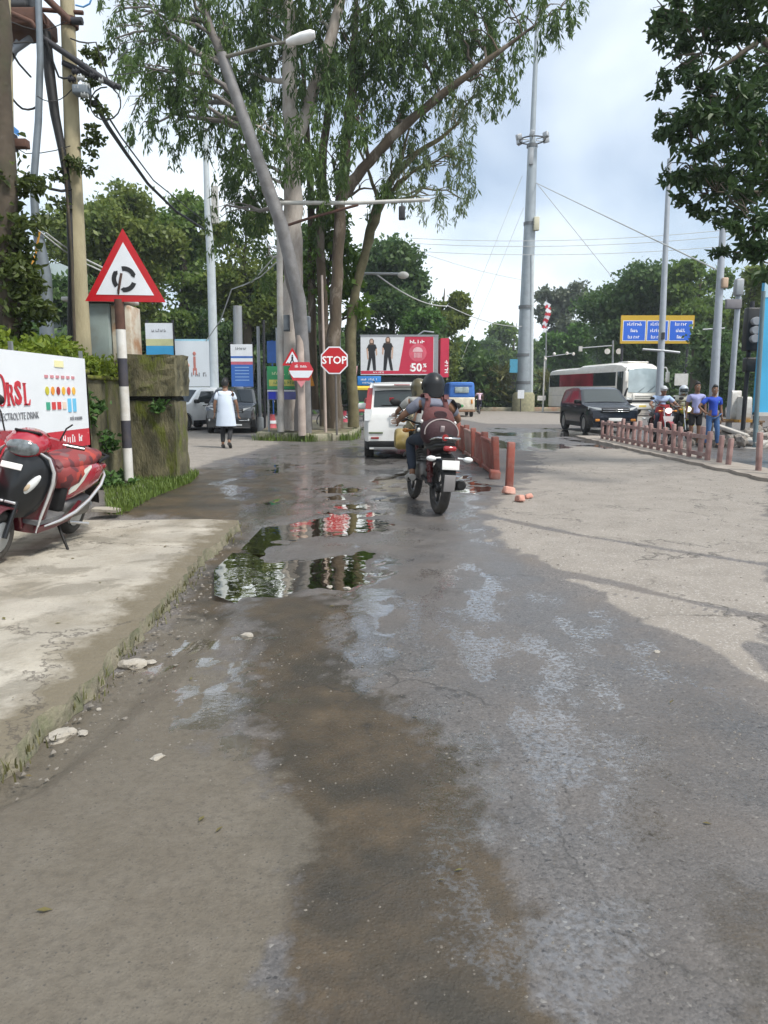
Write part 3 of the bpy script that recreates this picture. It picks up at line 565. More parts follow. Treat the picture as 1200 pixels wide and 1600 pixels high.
PK = M('picket_concrete', (.29,.175,.16), .85, var=.25, scale=5, bump=.4, bscale=30, dirt=(.36,.32,.28), damt=.7, dscale=2.5)
ys = []; y = 22.4
while y > 9.5: ys.append(y); y -= .46 if y > 14.5 else .56
base_me = MB(); base_me.box((0,0,.36), (.075,.12,.74), bev=.015); base_me = base_me.data('picket', PK)
rr = random.Random(4)
for i, y in enumerate(ys):
    if y < 14.2 and rr.random() < .08: continue
    o = link('picket', base_me, t, (rr.uniform(-.02,.02), y, -.04), (rr.uniform(-.04,.04), rr.uniform(-.06,.06), rr.uniform(-.1,.1)))
    o.scale = (1, 1, rr.uniform(.86,1.06) if y > 15 else rr.uniform(.82,1.06))
for z in (.16, .52):
    mb = MB(); mb.box((0, 18.8, z), (.06, 7.4, .08)); mb.build('rail', PK, t)
b = MB()
for k in range(40):
    pass
pl = []; pr = []
for k in range(60):
    y = lerp(8.5, 24, k/59); pl.append((6.15+rr.uniform(-.06,.06), y)); pr.append((6.95+rr.uniform(-.05,.05), y))
b.prism(pl+pr[::-1], .10, Matrix.Translation((0,0,-.04))); tag(b.build('kerb', M('dusty_kerb', (.29,.255,.22), .95, var=.2, scale=5, bump=.8, bscale=18, dirt=(.22,.19,.16), damt=.6)), kind='structure')
# tree island kerb and soil
b = MB(); isl = [(-3.85,22.6),(-2.2,22.0),(-1.0,22.7),(-.95,27),(-1.6,33),(-3.8,34),(-4.3,28)]
b.prism(isl, .28, Matrix.Translation((0,0,-.06))); tag(b.build('traffic_island', M('island_soil', (.19,.16,.11), .95, var=.3, scale=4, bump=.7, dirt=(.07,.09,.03), damt=.8)), kind='structure')
KERB = M('mossy_kerb', (.30,.28,.21), .95, var=.25, scale=6, bump=.6, dirt=(.08,.10,.03), damt=.8, dscale=4)
t = thing('kerb_stones', 'mossy kerb stones edging the tree island under the stop sign', 'kerb')
for (a, c) in zip(isl[:4], isl[1:4]):
    a, c = Vector((*a,0)), Vector((*c,0)); k = max(2, int((c-a).length/.55)); ang = math.atan2(c.y-a.y, c.x-a.x)
    for i in range(k):
        q = a.lerp(c, (i+.5)/k); mb = MB(); mb.box((0,0,.08), ((c-a).length/k-.03, .18, rr.uniform(.26,.38)), bev=.03, rot=(rr.uniform(-.04,.04), 0, 0)); mb.build('kerb_stone', KERB, t, (q.x, q.y, 0), (0,0,ang+rr.uniform(-.04,.04)))

blg = [(x+rr.gauss(0,.10), y+rr.gauss(0,.10)-.08, 0.) for a, c in zip(isl[:4], isl[1:4]) for k in range(420) for x, y in [(lerp(a[0],c[0],rr.random()), 0)] for y in [lerp(a[1],c[1],(x-a[0])/(c[0]-a[0]+1e-9))] if vnoise(np.array([x*2.2]), np.array([y*2.2]), 5)[0] > .42]
tag(blades('grass', blg, GRASS, (.08,.30), .012, .7), 'weeds and grass growing out of the foot of the island kerb', 'grass', kind='stuff')
# loose grit washed along the slab edge and over the silt
gv = []; gf = []
def pebble(x, y, z, r):
    o = len(gv); k = [rr.uniform(.6,1.3) for _ in range(6)]
    gv.extend([(x+r*k[0],y,z),(x,y+r*k[1],z),(x-r*k[2],y,z),(x,y-r*k[3],z),(x+r*.2,y,z+r*.7*k[4])]); gf.extend([(o,o+1,o+4),(o+1,o+2,o+4),(o+2,o+3,o+4),(o+3,o,o+4)])
for a, c in zip(ew[1:-1], ew[2:]):
    for i in range(int((c-a).length*60)):
        q = a.lerp(c, rr.random()); d = rr.random()**2*.5; pebble(q.x+.05+d, q.y-d*.5, -.03, rr.uniform(.004,.016))
for x, y, z in scatter([(0,1250),(150,1080),(270,960),(1190,1000),(1200,1600),(0,1600)], 1500, -.004): pebble(x, y, z, rr.uniform(.0025,.008))
for x, y, z in scatter([(690,830),(840,720),(1200,760),(1200,1000)], 700, -.002): pebble(x, y, z, rr.uniform(.006,.018))
b = MB(); b.add(gv, gf); tag(b.build('gravel', M('grit', (.16,.145,.125), .9, var=.5, scale=30)), 'loose grit scattered over the road and along the slab edge', 'gravel', kind='stuff')
lf = scatter([(150,810),(330,745),(600,760),(640,900),(560,1000),(300,1000),(200,900)], 45, .004)+scatter([(0,1250),(300,960),(620,1000),(1100,1100),(1200,1500),(100,1560)], 12, .004)+scatter([(0,1150),(150,1000),(330,830),(160,830),(0,900)], 14, SZ+.004)
k = len(lf); c0 = np.array(lf); a0 = RNG.uniform(0, 6.28, k); ll = RNG.uniform(.018,.045,k)[:,None]; d0 = np.stack([np.cos(a0), np.sin(a0), RNG.uniform(0,.25,k)], -1); s0 = np.stack([-np.sin(a0), np.cos(a0), RNG.uniform(-.2,.3,k)], -1)
vv = np.stack([c0, c0+d0*ll*.5+s0*ll*.22, c0+d0*ll, c0+d0*ll*.5-s0*ll*.22+np.array([0,0,.004])], 1).reshape(-1,3)
tag(link('fallen_leaves', npmesh('fallen_leaves', vv, np.arange(4*k).reshape(-1,4), leafmat('dry_leaf', (.11,.075,.03), (.15,.14,.05), .2))), 'small fallen leaves scattered over the road and the driveway slab', 'leaves', kind='stuff')
# ---------------------------------------------------------------- the misty air
hz = bpy.data.materials.new('misty_air'); hz.use_nodes = True; nt = hz.node_tree; nt.nodes.remove(nt.nodes['Principled BSDF']); pv = nt.nodes.new('ShaderNodeVolumePrincipled')
pv.inputs['Color'].default_value = (.80,.88,.97,1); pv.inputs['Density'].default_value = .0007; pv.inputs['Anisotropy'].default_value = .2; nt.links.new(pv.outputs[0], nt.nodes['Material Output'].inputs['Volume'])
b = MB(); b.box((0, 180, 24), (730, 490, 52)); o = b.build('haze', hz); tag(o, kind='stuff')
# ---------------------------------------------------------------- trees and plants
def leaves_mesh(name, c, d, ln, wd, mats):
    k = len(c); d = d/np.linalg.norm(d, axis=1, keepdims=True); r = RNG.normal(size=(k,3)); s = np.cross(d, r); s /= np.linalg.norm(s, axis=1, keepdims=True)+1e-9
    q_ = RNG.uniform(.5,1.4,k); l = (ln*q_*RNG.uniform(.85,1.15,k))[:,None]; w_ = (wd*q_*RNG.uniform(.75,1.25,k))[:,None]
    if ln <= .13:                                   # leaves near enough to show their fold along the midrib
        u = np.cross(s, d)*w_*.28; dr = -u*.9
        v = np.stack([c, c+d*l*.25+s*w_*.42+u, c+d*l*.62+s*w_*.40+u*.7, c+d*l+dr, c+d*l*.62-s*w_*.40+u*.7, c+d*l*.25-s*w_*.42+u], 1).reshape(-1,3)
        o6 = np.arange(k)[:,None]*6; return npmesh(name, v, np.concatenate([o6+np.array([[0,1,2,3]]), o6+np.array([[0,3,4,5]])]), mats)
    v = np.stack([c, c+d*l*.45+s*w_*.5, c+d*l, c+d*l*.45-s*w_*.5], 1).reshape(-1,3)
    return npmesh(name, v, np.arange(4*k).reshape(-1,4), mats)
def clump_points(cl, n, sub=.22, droop=0.):
    # leaves gather on many small sprays inside the clump's volume
    c, r = cl; c = np.array(c); r = np.array(r); ns = max(4, n//38)
    u = RNG.normal(size=(ns,3)); u /= np.linalg.norm(u, axis=1, keepdims=True); u *= RNG.uniform(.15,1,(ns,1))**.45; sc_ = c+u*r
    idx = RNG.integers(0, ns, n)
    if droop > 0:
        t = RNG.uniform(0,1,n); L_ = RNG.uniform(.25,1.1,ns)[idx]*droop; a = RNG.uniform(0,6.28,ns)[idx]
        p = sc_[idx]+np.stack([np.cos(a)*.25*t*droop, np.sin(a)*.25*t*droop, -t*L_], -1)+RNG.normal(size=(n,3))*.06*droop
        d = RNG.normal(size=(n,3))*.45+np.array([0,0,-1.])
    else:
        p = sc_[idx]+RNG.normal(size=(n,3))*sub*r.mean()*np.array([1,1,.55]); d = RNG.normal(size=(n,3))+np.array([0,0,-.25])
    return p, d
def curve(a, b, sag, n=6, wob=.05):
    a, b = Vector(a), Vector(b); o = []
    for i in range(n+1):
        t = i/n; q = a.lerp(b, t); q.z += sag*4*t*(1-t); 
        if 0 < i < n: q += Vector((random.uniform(-1,1), random.uniform(-1,1), random.uniform(-1,1)))*wob*(b-a).length
        o.append(q)
    return o
def tree(name, label, trunks, clumps, mat, bark, leaf=(.18,.05), droop=0., group=None, sub=.22, limbs=True, cat='tree', twig=.03):
    base = Vector(trunks[0][0][0]); t = thing(name, label, cat, base, 0, group)
    mb = MB(); allp = []
    for pts, rad in trunks:
        pts = [Vector(p)-base for p in pts]; fine = []; fr = []
        for i in range(len(pts)-1):
            for j in range(4): fine.append(pts[i].lerp(pts[i+1], j/4)+Vector((random.uniform(-1,1), random.uniform(-1,1), 0))*rad[i]*(.22 if j else 0)); fr.append(lerp(rad[i], rad[i+1], j/4)*random.uniform(.93,1.07))
        fine.append(pts[-1]); fr.append(rad[-1]); mb.tube(fine, fr, 10); allp += list(zip(fine, fr))
    if limbs:
        for (c, r, n) in clumps:
            c = Vector(c)-base
            q = min(allp, key=lambda a: (a[0]-c).length+max(0, a[0].z-c.z+.6)*1.6); k = min(q[1]*.5, .035*(c-q[0]).length**.6+.02)
            pth = curve(q[0], c, .1*(c-q[0]).length, 6, .05); mb.tube(pth, [lerp(k, twig*.6, i/6) for i in range(7)], 6)
            for j in range(4):
                e = c+Vector((random.uniform(-1,1)*r[0], random.uniform(-1,1)*r[1], random.uniform(-.5,1)*r[2]))*.75
                mb.tube(curve(pth[random.choice((2,3,4,5))], e, .1, 4, .06), [twig*.7, twig*.6, twig*.5, twig*.35, twig*.2], 5)
    mb.build('trunk', bark, t)
    ps, ds = zip(*[clump_points((c, r), n, sub, droop) for c, r, n in clumps])
    link('crown', leaves_mesh('crown', np.concatenate(ps)-np.array(base), np.concatenate(ds), leaf[0], leaf[1], mat), t)
    return t
BARKP = M('eucalyptus_bark', (.46,.42,.385), .8, var=.22, scale=2.2, bump=.4, bscale=16, dirt=(.13,.09,.065), damt=.75, dscale=1.5, stretch=(1,1,.35), dirt2=(.50,.46,.42), d2amt=.5, d2scale=2.5)
BARKM = M('eucalyptus_brown', (.095,.072,.048), .9, var=.35, scale=3, bump=.6, bscale=14, dirt=(.055,.042,.03), damt=.7, dscale=1.4, stretch=(1.3,1.3,.4), dirt2=(.30,.26,.22), d2amt=.45, d2scale=2.)
BARKD = M('dark_bark', (.07,.055,.04), .95, var=.35, scale=4, bump=.7, bscale=12, dirt=(.05,.06,.03), damt=.5)
EUC = leafmat('eucalyptus_leaf', (.032,.075,.020), (.125,.195,.046), .42); EUC2 = leafmat('eucalyptus_pale', (.08,.13,.05), (.19,.24,.10), .45)
Y0 = 23.5
def E(px, py, dy=0.): return P(px, py, Y0+dy)
def ecl(lst, k=1., y0=Y0):
    o = []
    for a in lst:
        px, py, rx, ry, n = a[:5]; dy = a[5] if len(a) > 5 else random.uniform(-2.2, 2.2)
        c = P(px, py, y0+dy); s = (y0+dy)/FPX; o.append((c, (rx*s*.92, max(rx,ry)*s*.8, ry*s*.88), int(n*k*(.8 if y0 > 20 else 1))))
    return o
IZ = .28
b0 = P(450,660,Y0); 
tree('eucalyptus_tree', 'tallest eucalyptus with the thick pale straight trunk behind the traffic signs',
     [([(P(452,600,Y0).x,Y0,IZ), E(453,560), E(455,480), E(457,400), E(458,300), E(456,200), E(452,100), E(450,0), E(446,-130)], [.37,.33,.31,.30,.28,.25,.20,.15,.06]),
      ([E(462,215), E(485,160), E(508,85), E(530,10), E(548,-70)], [.2,.19,.17,.14,.06])],
     ecl([(380,60,50,60,2300),(425,110,60,70,3000),(400,195,50,60,2000),(385,265,40,45,1100),(495,40,60,60,2600),(500,120,55,60,2400),(430,20,60,50,2400),(360,140,40,50,1300),(470,210,40,60,1300),(410,-60,90,60,3200),(500,-90,90,60,3200),(440,-160,80,60,2500),(405,330,35,50,900,1.5),(380,310,34,50,700,1.5),(415,400,26,46,600,1.2),(370,250,36,50,800,1)]),
     EUC, BARKP, (.20,.05), .85)
tree('eucalyptus_tree', 'dark trunked eucalyptus spreading to the right over the road, behind the stop sign',
     [([(P(520,600,Y0).x,Y0+.8,IZ), E(521,560,.8), E(524,480,.8), E(529,380,.8), E(534,300,.8), E(541,220,.8), E(550,120,.8), E(556,20,.8), E(560,-100,.8)], [.30,.24,.20,.19,.175,.16,.13,.09,.04]),
      ([E(532,310,.8), E(565,265,.6), E(610,215,.4), E(650,180,.2), E(700,140,0), E(760,95,-.3), E(835,40,-.6)], [.19,.17,.15,.13,.11,.08,.03]),
      ([E(492,640,2.2), E(488,500,2.2), E(486,330,2.2), E(478,180,2.2), E(470,60,2.2)], [.17,.15,.13,.1,.05]),
      ([E(508,640,1.6), E(505,500,1.6), E(500,350,1.6), E(505,230,1.6), E(520,100,1.6), E(525,0,1.6)], [.2,.17,.15,.13,.1,.05])],
     ecl([(540,60,60,70,3000),(590,110,60,70,2900),(552,180,34,50,1100),(615,40,70,60,2900),(660,95,60,60,2300),(690,40,60,60,2200),(740,70,50,50,1500),(770,120,38,45,800),(620,190,50,40,1300),(740,20,60,40,1600),(640,-40,100,60,3200),(560,-80,90,60,3000),(760,-50,80,50,2000),(480,260,28,60,900,1.5),(590,290,40,30,500,1),(500,300,26,50,700,1),(850,10,45,26,700,-.6),(885,15,32,25,420,-.6),(795,45,40,40,800),(520,250,34,60,900)]),
     EUC, BARKM, (.20,.05), .85)
tree('eucalyptus_tree', 'leaning grey eucalyptus bending left above the parked cars, lowest leaves hanging on the left',
     [([(P(476,600,Y0).x,Y0-.9,IZ), E(472,560,-.9), E(464,470,-.9), E(440,365,-.9), E(410,270,-.9), E(378,180,-.9), E(350,100,-.9), E(328,40,-.9), E(308,-20,-.9), E(285,-100,-.9)], [.24,.21,.18,.17,.165,.16,.14,.10,.08,.04])],
     ecl([(300,100,50,55,1700),(235,60,45,60,1300),(265,160,45,45,1100),(330,165,36,55,900),(205,25,38,40,800),(290,30,60,50,1600),(345,250,30,45,500),(225,190,20,36,260),(270,200,24,30,300),(205,180,16,30,160),(180,60,14,44,220),(345,330,26,50,420,1),(300,215,22,34,220),(350,40,50,50,1500),(240,-50,90,50,2200),(330,-80,80,50,2000),(255,120,40,30,800),(205,100,25,40,380),(180,20,24,30,200)]),
     EUC, M('grey_bark', (.20,.18,.17), .85, var=.25, scale=3, bump=.4, dirt=(.09,.075,.06), damt=.6), (.19,.045), .8)
tree('eucalyptus_tree', 'slim mossy curved eucalyptus with sparse pale leaves at the right edge of the grove',
     [([(P(548,600,Y0).x,Y0+1.8,IZ), E(548,520,1.8), E(556,450,1.8), E(572,390,1.8), E(590,330,1.8), E(612,280,1.8), E(650,240,1.8), E(690,215,1.8), E(720,190,1.8)], [.20,.18,.16,.145,.13,.12,.09,.06,.03]),
      ([E(566,410,1.8), E(575,360,2), E(590,310,2.1), E(575,265,2.2), E(560,230,2.2)], [.10,.09,.07,.05,.03]), ([E(600,300,1.8), E(625,250,1.6), E(640,200,1.5)], [.08,.06,.03])],
     ecl([(705,195,42,45,900),(690,255,42,40,850),(650,235,36,34,600),(725,250,28,40,500),(670,305,36,26,420),(720,310,22,30,300),(635,275,30,26,330),(740,150,40,36,600),(610,225,30,30,500),(700,140,40,40,800)], 1., 25.3),
     EUC2, M('mossy_bark', (.15,.13,.07), .95, var=.3, scale=4, bump=.5, dirt=(.06,.06,.025), damt=.6), (.19,.04), .8)
tree('young_tree', 'small bright green leafy tree sprouting among the eucalyptus trunks',
     [([(P(500,600,25).x,25.6,IZ), P(506,520,25.6), P(512,440,25.6), P(520,370,25.6)], [.09,.08,.06,.03])],
     ecl([(515,360,32,36,1300,0),(500,400,22,30,600,0),(532,400,24,30,700,0),(540,440,22,26,600,0),(480,440,16,26,350,0),(560,490,22,30,500,0),(515,450,20,30,400,0)], 1., 25.6),
     leafmat('bright_leaf', (.05,.12,.015), (.15,.24,.035), .4), BARKD, (.22,.12))
# near foliage reaching in at the upper right; its trunk stands beside the right carriageway
NT = leafmat('near_dark_leaf', (.022,.05,.016), (.065,.115,.034), .32)
Yr = 12.5
tk = [([(9.6,14.2,-.05), (9.5,14.1,2), (9.3,13.8,4), (8.8,13.4,5.6), (8.2,13,7.2), (7.6,12.7,9)], [.42,.36,.32,.27,.2,.08]), ([(9.2,13.7,4.4), (8.2,13.1,5.6), tuple(P(1190,60,12.6)), tuple(P(1150,90,12.5)), tuple(P(1100,120,12.4))], [.14,.09,.05,.03,.02]), ([(9.3,13.8,3.6), (8,13,4.2), tuple(P(1195,300,12.6)), tuple(P(1120,300,12.5))], [.1,.05,.025,.012])]
tree('roadside_tree', 'dark leafy branch of a tree reaching in at the upper right against the sky', tk,
     ecl([(1060,60,45,45,400),(1045,120,36,26,260),(1100,60,50,50,620),(1150,40,50,50,750),(1180,110,50,50,750),(1110,150,50,45,720),(1080,205,45,36,520),(1045,195,30,22,200),(1150,200,50,50,800),(1070,260,42,34,420),(1120,260,46,46,700),(1180,270,50,50,800),(1140,320,44,36,520),(1090,315,34,26,260),(1180,360,40,36,420),(1150,395,30,20,170),(1195,410,26,30,170),(1190,190,50,60,800),(1090,10,60,30,500),(1040,20,30,30,250),(1170,-50,90,50,1400),(1260,100,90,90,1800),(1270,280,80,90,1400),(1080,-60,80,40,800)], (.78), Yr),
     NT, BARKD, (.125,.062), 0., sub=.17, twig=.018)
# trees behind the street
def mass(name, label, px, ptop, pbot, wpx, Y, mat, n, leaf, bark=None, group='trees behind the junction', k=11, seed=1, gaps=.26, trunk_to=None, ytr=0):
    rr = random.Random(seed); x0 = PX(px, Y); zt = PZ(ptop, Y); zb = PZ(pbot, Y); W = wpx*Y/FPX/2; H = (zt-zb)/2; cl = []
    for i in range(k):
        a = rr.uniform(0, 6.28); q = rr.uniform(.25,.75)**.5; z = rr.uniform(-.8,.8); s = math.sqrt(max(.12, 1-z*z*.8))
        r = rr.uniform(.22,.38); cl.append(((x0+W*math.cos(a)*q*s*.85, Y+ytr+W*math.sin(a)*q*s*.7, (zt+zb)/2+H*z*.82), (W*r*1.15, W*r*1.1, min(H, W)*r*.85), n//k))
    cl.append(((x0, Y+ytr, (zt+zb)/2), (W*.5, W*.45, H*.5), n//k)); cl = [(a, b_, int(c_*1.7)) for a, b_, c_ in cl]; leaf = (leaf[0]*.78, leaf[1]*.78)
    zg = zt*.62
    tr = [([(x0+rr.uniform(-.5,.5), Y+ytr, -.1), (x0+rr.uniform(-.3,.3), Y+ytr, zg*.4), (x0, Y+ytr, zg), (x0+W*.1, Y+ytr, lerp(zg, zt, .6))], [.022*zt+.06, .018*zt+.05, .012*zt+.03, .03])]
    tree(name, label, tr, cl, mat, bark or BARKD, leaf, 0., group, sub=gaps, twig=.05)
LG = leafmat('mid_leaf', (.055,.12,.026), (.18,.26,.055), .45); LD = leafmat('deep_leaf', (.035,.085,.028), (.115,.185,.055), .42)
LY = leafmat('olive_leaf', (.065,.115,.024), (.19,.23,.05), .42); LB = leafmat('fresh_leaf', (.045,.11,.02), (.10,.20,.04), .4); LP = leafmat('grey_leaf', (.07,.095,.06), (.14,.165,.10), .35)
mass('broad_tree', 'broad olive green tree behind the roundabout warning sign', 205, 262, 545, 210, 40, LY, 17000, (.34,.2), seed=3, k=13)
mass('broad_tree', 'green tree rising between the white lamp post and the warning sign', 295, 268, 560, 130, 46, LG, 12000, (.36,.22), seed=5)
mass('broad_tree', 'olive tree behind the leaning eucalyptus, right of the white lamp post', 385, 300, 560, 130, 40, LY, 13000, (.32,.18), seed=8)
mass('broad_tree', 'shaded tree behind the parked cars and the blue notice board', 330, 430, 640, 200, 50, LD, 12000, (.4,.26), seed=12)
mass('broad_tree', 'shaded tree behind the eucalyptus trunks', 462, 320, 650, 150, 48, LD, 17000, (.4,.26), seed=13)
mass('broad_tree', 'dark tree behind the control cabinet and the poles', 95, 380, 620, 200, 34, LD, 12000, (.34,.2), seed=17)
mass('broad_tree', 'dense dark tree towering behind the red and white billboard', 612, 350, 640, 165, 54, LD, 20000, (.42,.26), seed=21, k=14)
mass('broad_tree', 'yellow tinged tree at the right end of the billboard', 688, 415, 640, 95, 58, LY, 11000, (.42,.26), seed=23)
mass('broad_tree', 'low bright green tree just above the billboard', 655, 470, 560, 90, 50, LB, 4500, (.36,.24), seed=25, k=7)
mass('distant_tree', 'hazy distant tree closing the street left of the high mast', 752, 515, 640, 75, 120, LD, 8000, (.8,.5), seed=31)
mass('distant_tree', 'hazy distant tree right behind the high mast', 800, 482, 640, 90, 128, LG, 8500, (.8,.5), seed=33)
mass('distant_tree', 'tall pale airy tree rising above the others right of the high mast', 873, 416, 560, 84, 112, LP, 7000, (.7,.36), seed=35, gaps=.2)
mass('distant_tree', 'bright green rounded tree above the rear of the bus', 880, 488, 610, 92, 84, LB, 9000, (.5,.34), seed=37)
mass('distant_tree', 'hazy distant tree above the blue roofed van', 715, 520, 640, 50, 105, LD, 6000, (.7,.44), seed=39)
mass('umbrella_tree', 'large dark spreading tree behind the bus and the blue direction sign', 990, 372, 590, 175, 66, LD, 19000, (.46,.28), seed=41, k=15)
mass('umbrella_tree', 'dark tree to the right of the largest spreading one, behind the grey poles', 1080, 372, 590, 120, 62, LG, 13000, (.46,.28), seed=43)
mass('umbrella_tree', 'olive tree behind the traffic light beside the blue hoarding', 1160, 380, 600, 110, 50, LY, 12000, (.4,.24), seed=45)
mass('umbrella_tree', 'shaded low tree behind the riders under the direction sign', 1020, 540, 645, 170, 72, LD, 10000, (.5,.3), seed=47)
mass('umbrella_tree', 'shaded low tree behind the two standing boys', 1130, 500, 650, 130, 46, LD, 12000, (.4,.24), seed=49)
def undergrowth(name, label, x0, x1, y0, y1, z1, n, leaf, mat):
    p = np.stack([RNG.uniform(x0, x1, n), RNG.uniform(y0, y1, n), np.zeros(n)], -1); top = z1*(.55+.7*fbm(p[:,0]*.35, p[:,1]*.35, 4)); p[:,2] = top*RNG.uniform(0,1,n)**.8
    tag(link(name, leaves_mesh(name, p, RNG.normal(size=(n,3)), leaf[0], leaf[1], mat)), label, 'undergrowth', kind='stuff')
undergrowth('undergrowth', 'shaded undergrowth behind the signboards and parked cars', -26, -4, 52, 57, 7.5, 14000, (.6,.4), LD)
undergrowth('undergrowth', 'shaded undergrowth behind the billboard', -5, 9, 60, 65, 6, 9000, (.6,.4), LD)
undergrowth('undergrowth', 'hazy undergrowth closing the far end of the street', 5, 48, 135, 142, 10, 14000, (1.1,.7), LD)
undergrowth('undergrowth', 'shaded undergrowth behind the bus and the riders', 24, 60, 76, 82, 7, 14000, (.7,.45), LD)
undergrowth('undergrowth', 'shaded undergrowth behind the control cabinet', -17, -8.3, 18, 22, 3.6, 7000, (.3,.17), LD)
# creepers along the wall, weeds at its foot, vine clad trunk at the far left
def plantcloud(name, label, cat, cl, mat, leaf, kind=None, sub=.3):
    ps, ds = zip(*[clump_points((c, r), n, sub) for c, r, n in cl]); c0 = np.array(cl[0][0])
    o = link(name, leaves_mesh(name, np.concatenate(ps)-c0, np.concatenate(ds)+np.array([0,0,.5]), leaf[0], leaf[1], mat)); o.location = c0
    tag(o, label, cat, kind=kind); return o
plantcloud('hedge', 'bright green creeper growing along the top of the mossy wall above the hoarding', 'creeper', [((-3.92 if y < 9.3 else -4.3, y, 1.83+.10*math.sin(y*2.1)), (.17,.34,.16), 620) for y in np.arange(6.0, 11.6, .42)], leafmat('creeper_leaf', (.075,.14,.012), (.22,.27,.03), .35), (.075,.05), 'stuff')
plantcloud('weed', 'broad leaved weed growing at the foot of the striped signpost', 'weed', [(G(172,768)+Vector((0,.1,.16)), (.26,.3,.18), 260), (G(195,752)+Vector((0,.2,.14)), (.2,.25,.16), 160)], leafmat('weed_leaf', (.04,.10,.02), (.10,.19,.05), .35), (.11,.07), 'stuff')
plantcloud('weed', 'weed growing at the foot of the mossy gate pillar', 'weed', [(G(245,745)+Vector((0,.1,.22)), (.3,.25,.26), 300), (G(272,745)+Vector((0,0,.1)), (.22,.25,.13), 150)], leafmat('weed_leaf', (0,0,0), (0,0,0)), (.11,.06), 'stuff')
plantcloud('creeper', 'creeper hanging down the wall face between the hoarding and the gate pillar', 'creeper', [((-4.08, 9.7, 1.45), (.10,.3,.25), 220), ((-4.08, 10.3, 1.2), (.10,.25,.35), 220), ((-4.06, 10.9, .8), (.10,.2,.3), 130), ((-3.5, 11.68, 1.22), (.16,.05,.12), 60)], leafmat('weed_leaf', (0,0,0), (0,0,0)), (.09,.06))
tree('vine_tree', 'vine covered trunk at the far left edge behind the hoarding', [([(P(8,600,9.6).x,9.6,-.1), tuple(P(10,450,9.6)), tuple(P(6,250,9.6)), tuple(P(2,60,9.6)), tuple(P(-6,-80,9.6))], [.17,.15,.13,.12,.08])],
     ecl([(15,480,26,60,420,0),(30,430,30,50,420,0),(10,400,30,50,420,0),(40,350,30,50,220,0),(55,480,30,40,320,0),(20,310,24,36,200,0),(50,290,20,30,90,0),(15,540,30,30,300,0),(-60,300,60,160,1200,0)], 1.2, 9.6), leafmat('vine_leaf', (.03,.055,.012), (.10,.13,.03), .35), BARKD, (.09,.055), 0., limbs=False)
tree('climbing_plant', 'thin leafy creeper climbing the tan concrete pole', [([tuple(P(118,560,11.2)), tuple(P(112,400,11.2)), tuple(P(100,250,11.2)), tuple(P(96,230,11.2))], [.02,.02,.02,.015])],
     ecl([(120,260,22,22,150,0),(140,110,24,30,260,.2),(150,190,14,40,160,.3),(85,320,20,50,150,0),(95,270,12,20,60,0),(138,230,16,30,120,.2),(160,85,14,22,90,.2)], 1., 11.2), leafmat('vine_leaf', (0,0,0), (0,0,0)), BARKD, (.075,.045), 0., limbs=False, cat='creeper')
# roundabout planting under the high mast
t = thing('roundabout_hedge', 'clipped low hedge round the roundabout island under the high mast', 'hedge', (10.4, 62, 0))
ps = RNG.uniform(-1, 1, (9000,3))*np.array([4.0,1.6,.75])+np.array([.3,0,.85]); link('foliage', leaves_mesh('foliage', ps, RNG.normal(size=(9000,3)), .24, .15, leafmat('hedge_leaf', (.03,.06,.018), (.09,.12,.03), .3)), t)
mb = MB(); mb.box((.3,0,.14), (8.4,3.6,.34), bev=.04); mb.build('stone_rim', M('island_rim', (.32,.30,.22), .9, var=.3, dirt=(.30,.09,.06), damt=.7, dscale=.8), t)
plantcloud('palm_plant', 'spiky ornamental plant on the roundabout beside the mast', 'plant', [((9.3,61,2.6), (1.1,.9,.8), 420), ((9.3,61,1.6), (.9,.9,.8), 300), ((13.2,61,2.0), (.6,.6,.7), 200)], leafmat('spiky_leaf', (.06,.075,.02), (.16,.16,.05), .3), (.9,.12))
# ---------------------------------------------------------------- vehicles (local x = forward, y = left)
TYRE = M('tyre', (.018,.018,.019), .85, var=.2, bump=.2, bscale=80, dirt=(.10,.085,.065), damt=.5); RIM = M('alloy', (.42,.43,.44), .35, .9, dirt=(.12,.10,.08), damt=.4)
GLASS = M('vehicle_glass', (.022,.030,.031), .05, var=.05, spec=.55, coat=.2); CHROME = M('chrome', (.62,.62,.62), .15, 1.); BLKP = M('black_plastic', (.012,.012,.013), .6, var=.2, dirt=(.05,.045,.035), damt=.25, spec=.25)
LAMPW = M('lamp_lens', (.62,.64,.64), .08, coat=.6, var=.1, scale=30); LAMPR = M('red_lens', (.26,.008,.010), .12, coat=.7, var=.12, scale=25); LAMPO = M('amber_lens', (.55,.20,.02), .15, coat=.5)
PLATE = M('plate_white', (.74,.74,.72), .5, var=.04)
def wheel(parent, c, r, w_, rimm=None, name='wheel'):
    mb = MB(); x = r*.66
    mb.lathe([(x, -w_/2), (r*.92, -w_/2), (r, -w_*.36), (r, w_*.36), (r*.92, w_/2), (x, w_/2)], (0,0,0), 'y', 26, cap=False); mb.lathe([(x,-w_/2),(x*.99,0),(x,w_/2)], (0,0,0), 'y', 26, cap=False)
    o = mb.build(name, TYRE, parent, c)
    mb = MB(); mb.lathe([(x*.98, -w_*.40), (x*.9, -w_*.42), (x*.86, -w_*.25), (.01, -w_*.3)], (0,0,0), 'y', 20); mb.lathe([(x*.98, w_*.40), (x*.9, w_*.42), (x*.86, w_*.25), (.01, w_*.3)], (0,0,0), 'y', 20)
    for k in range(5):
        a = k*2*math.pi/5
        for s in (-1, 1): mb.box((math.cos(a)*x*.47, s*w_*.36, math.sin(a)*x*.47), (x*.8, .02, x*.2), rot=(0,-a,0))
    mb.build('rim', rimm or RIM, o); return o
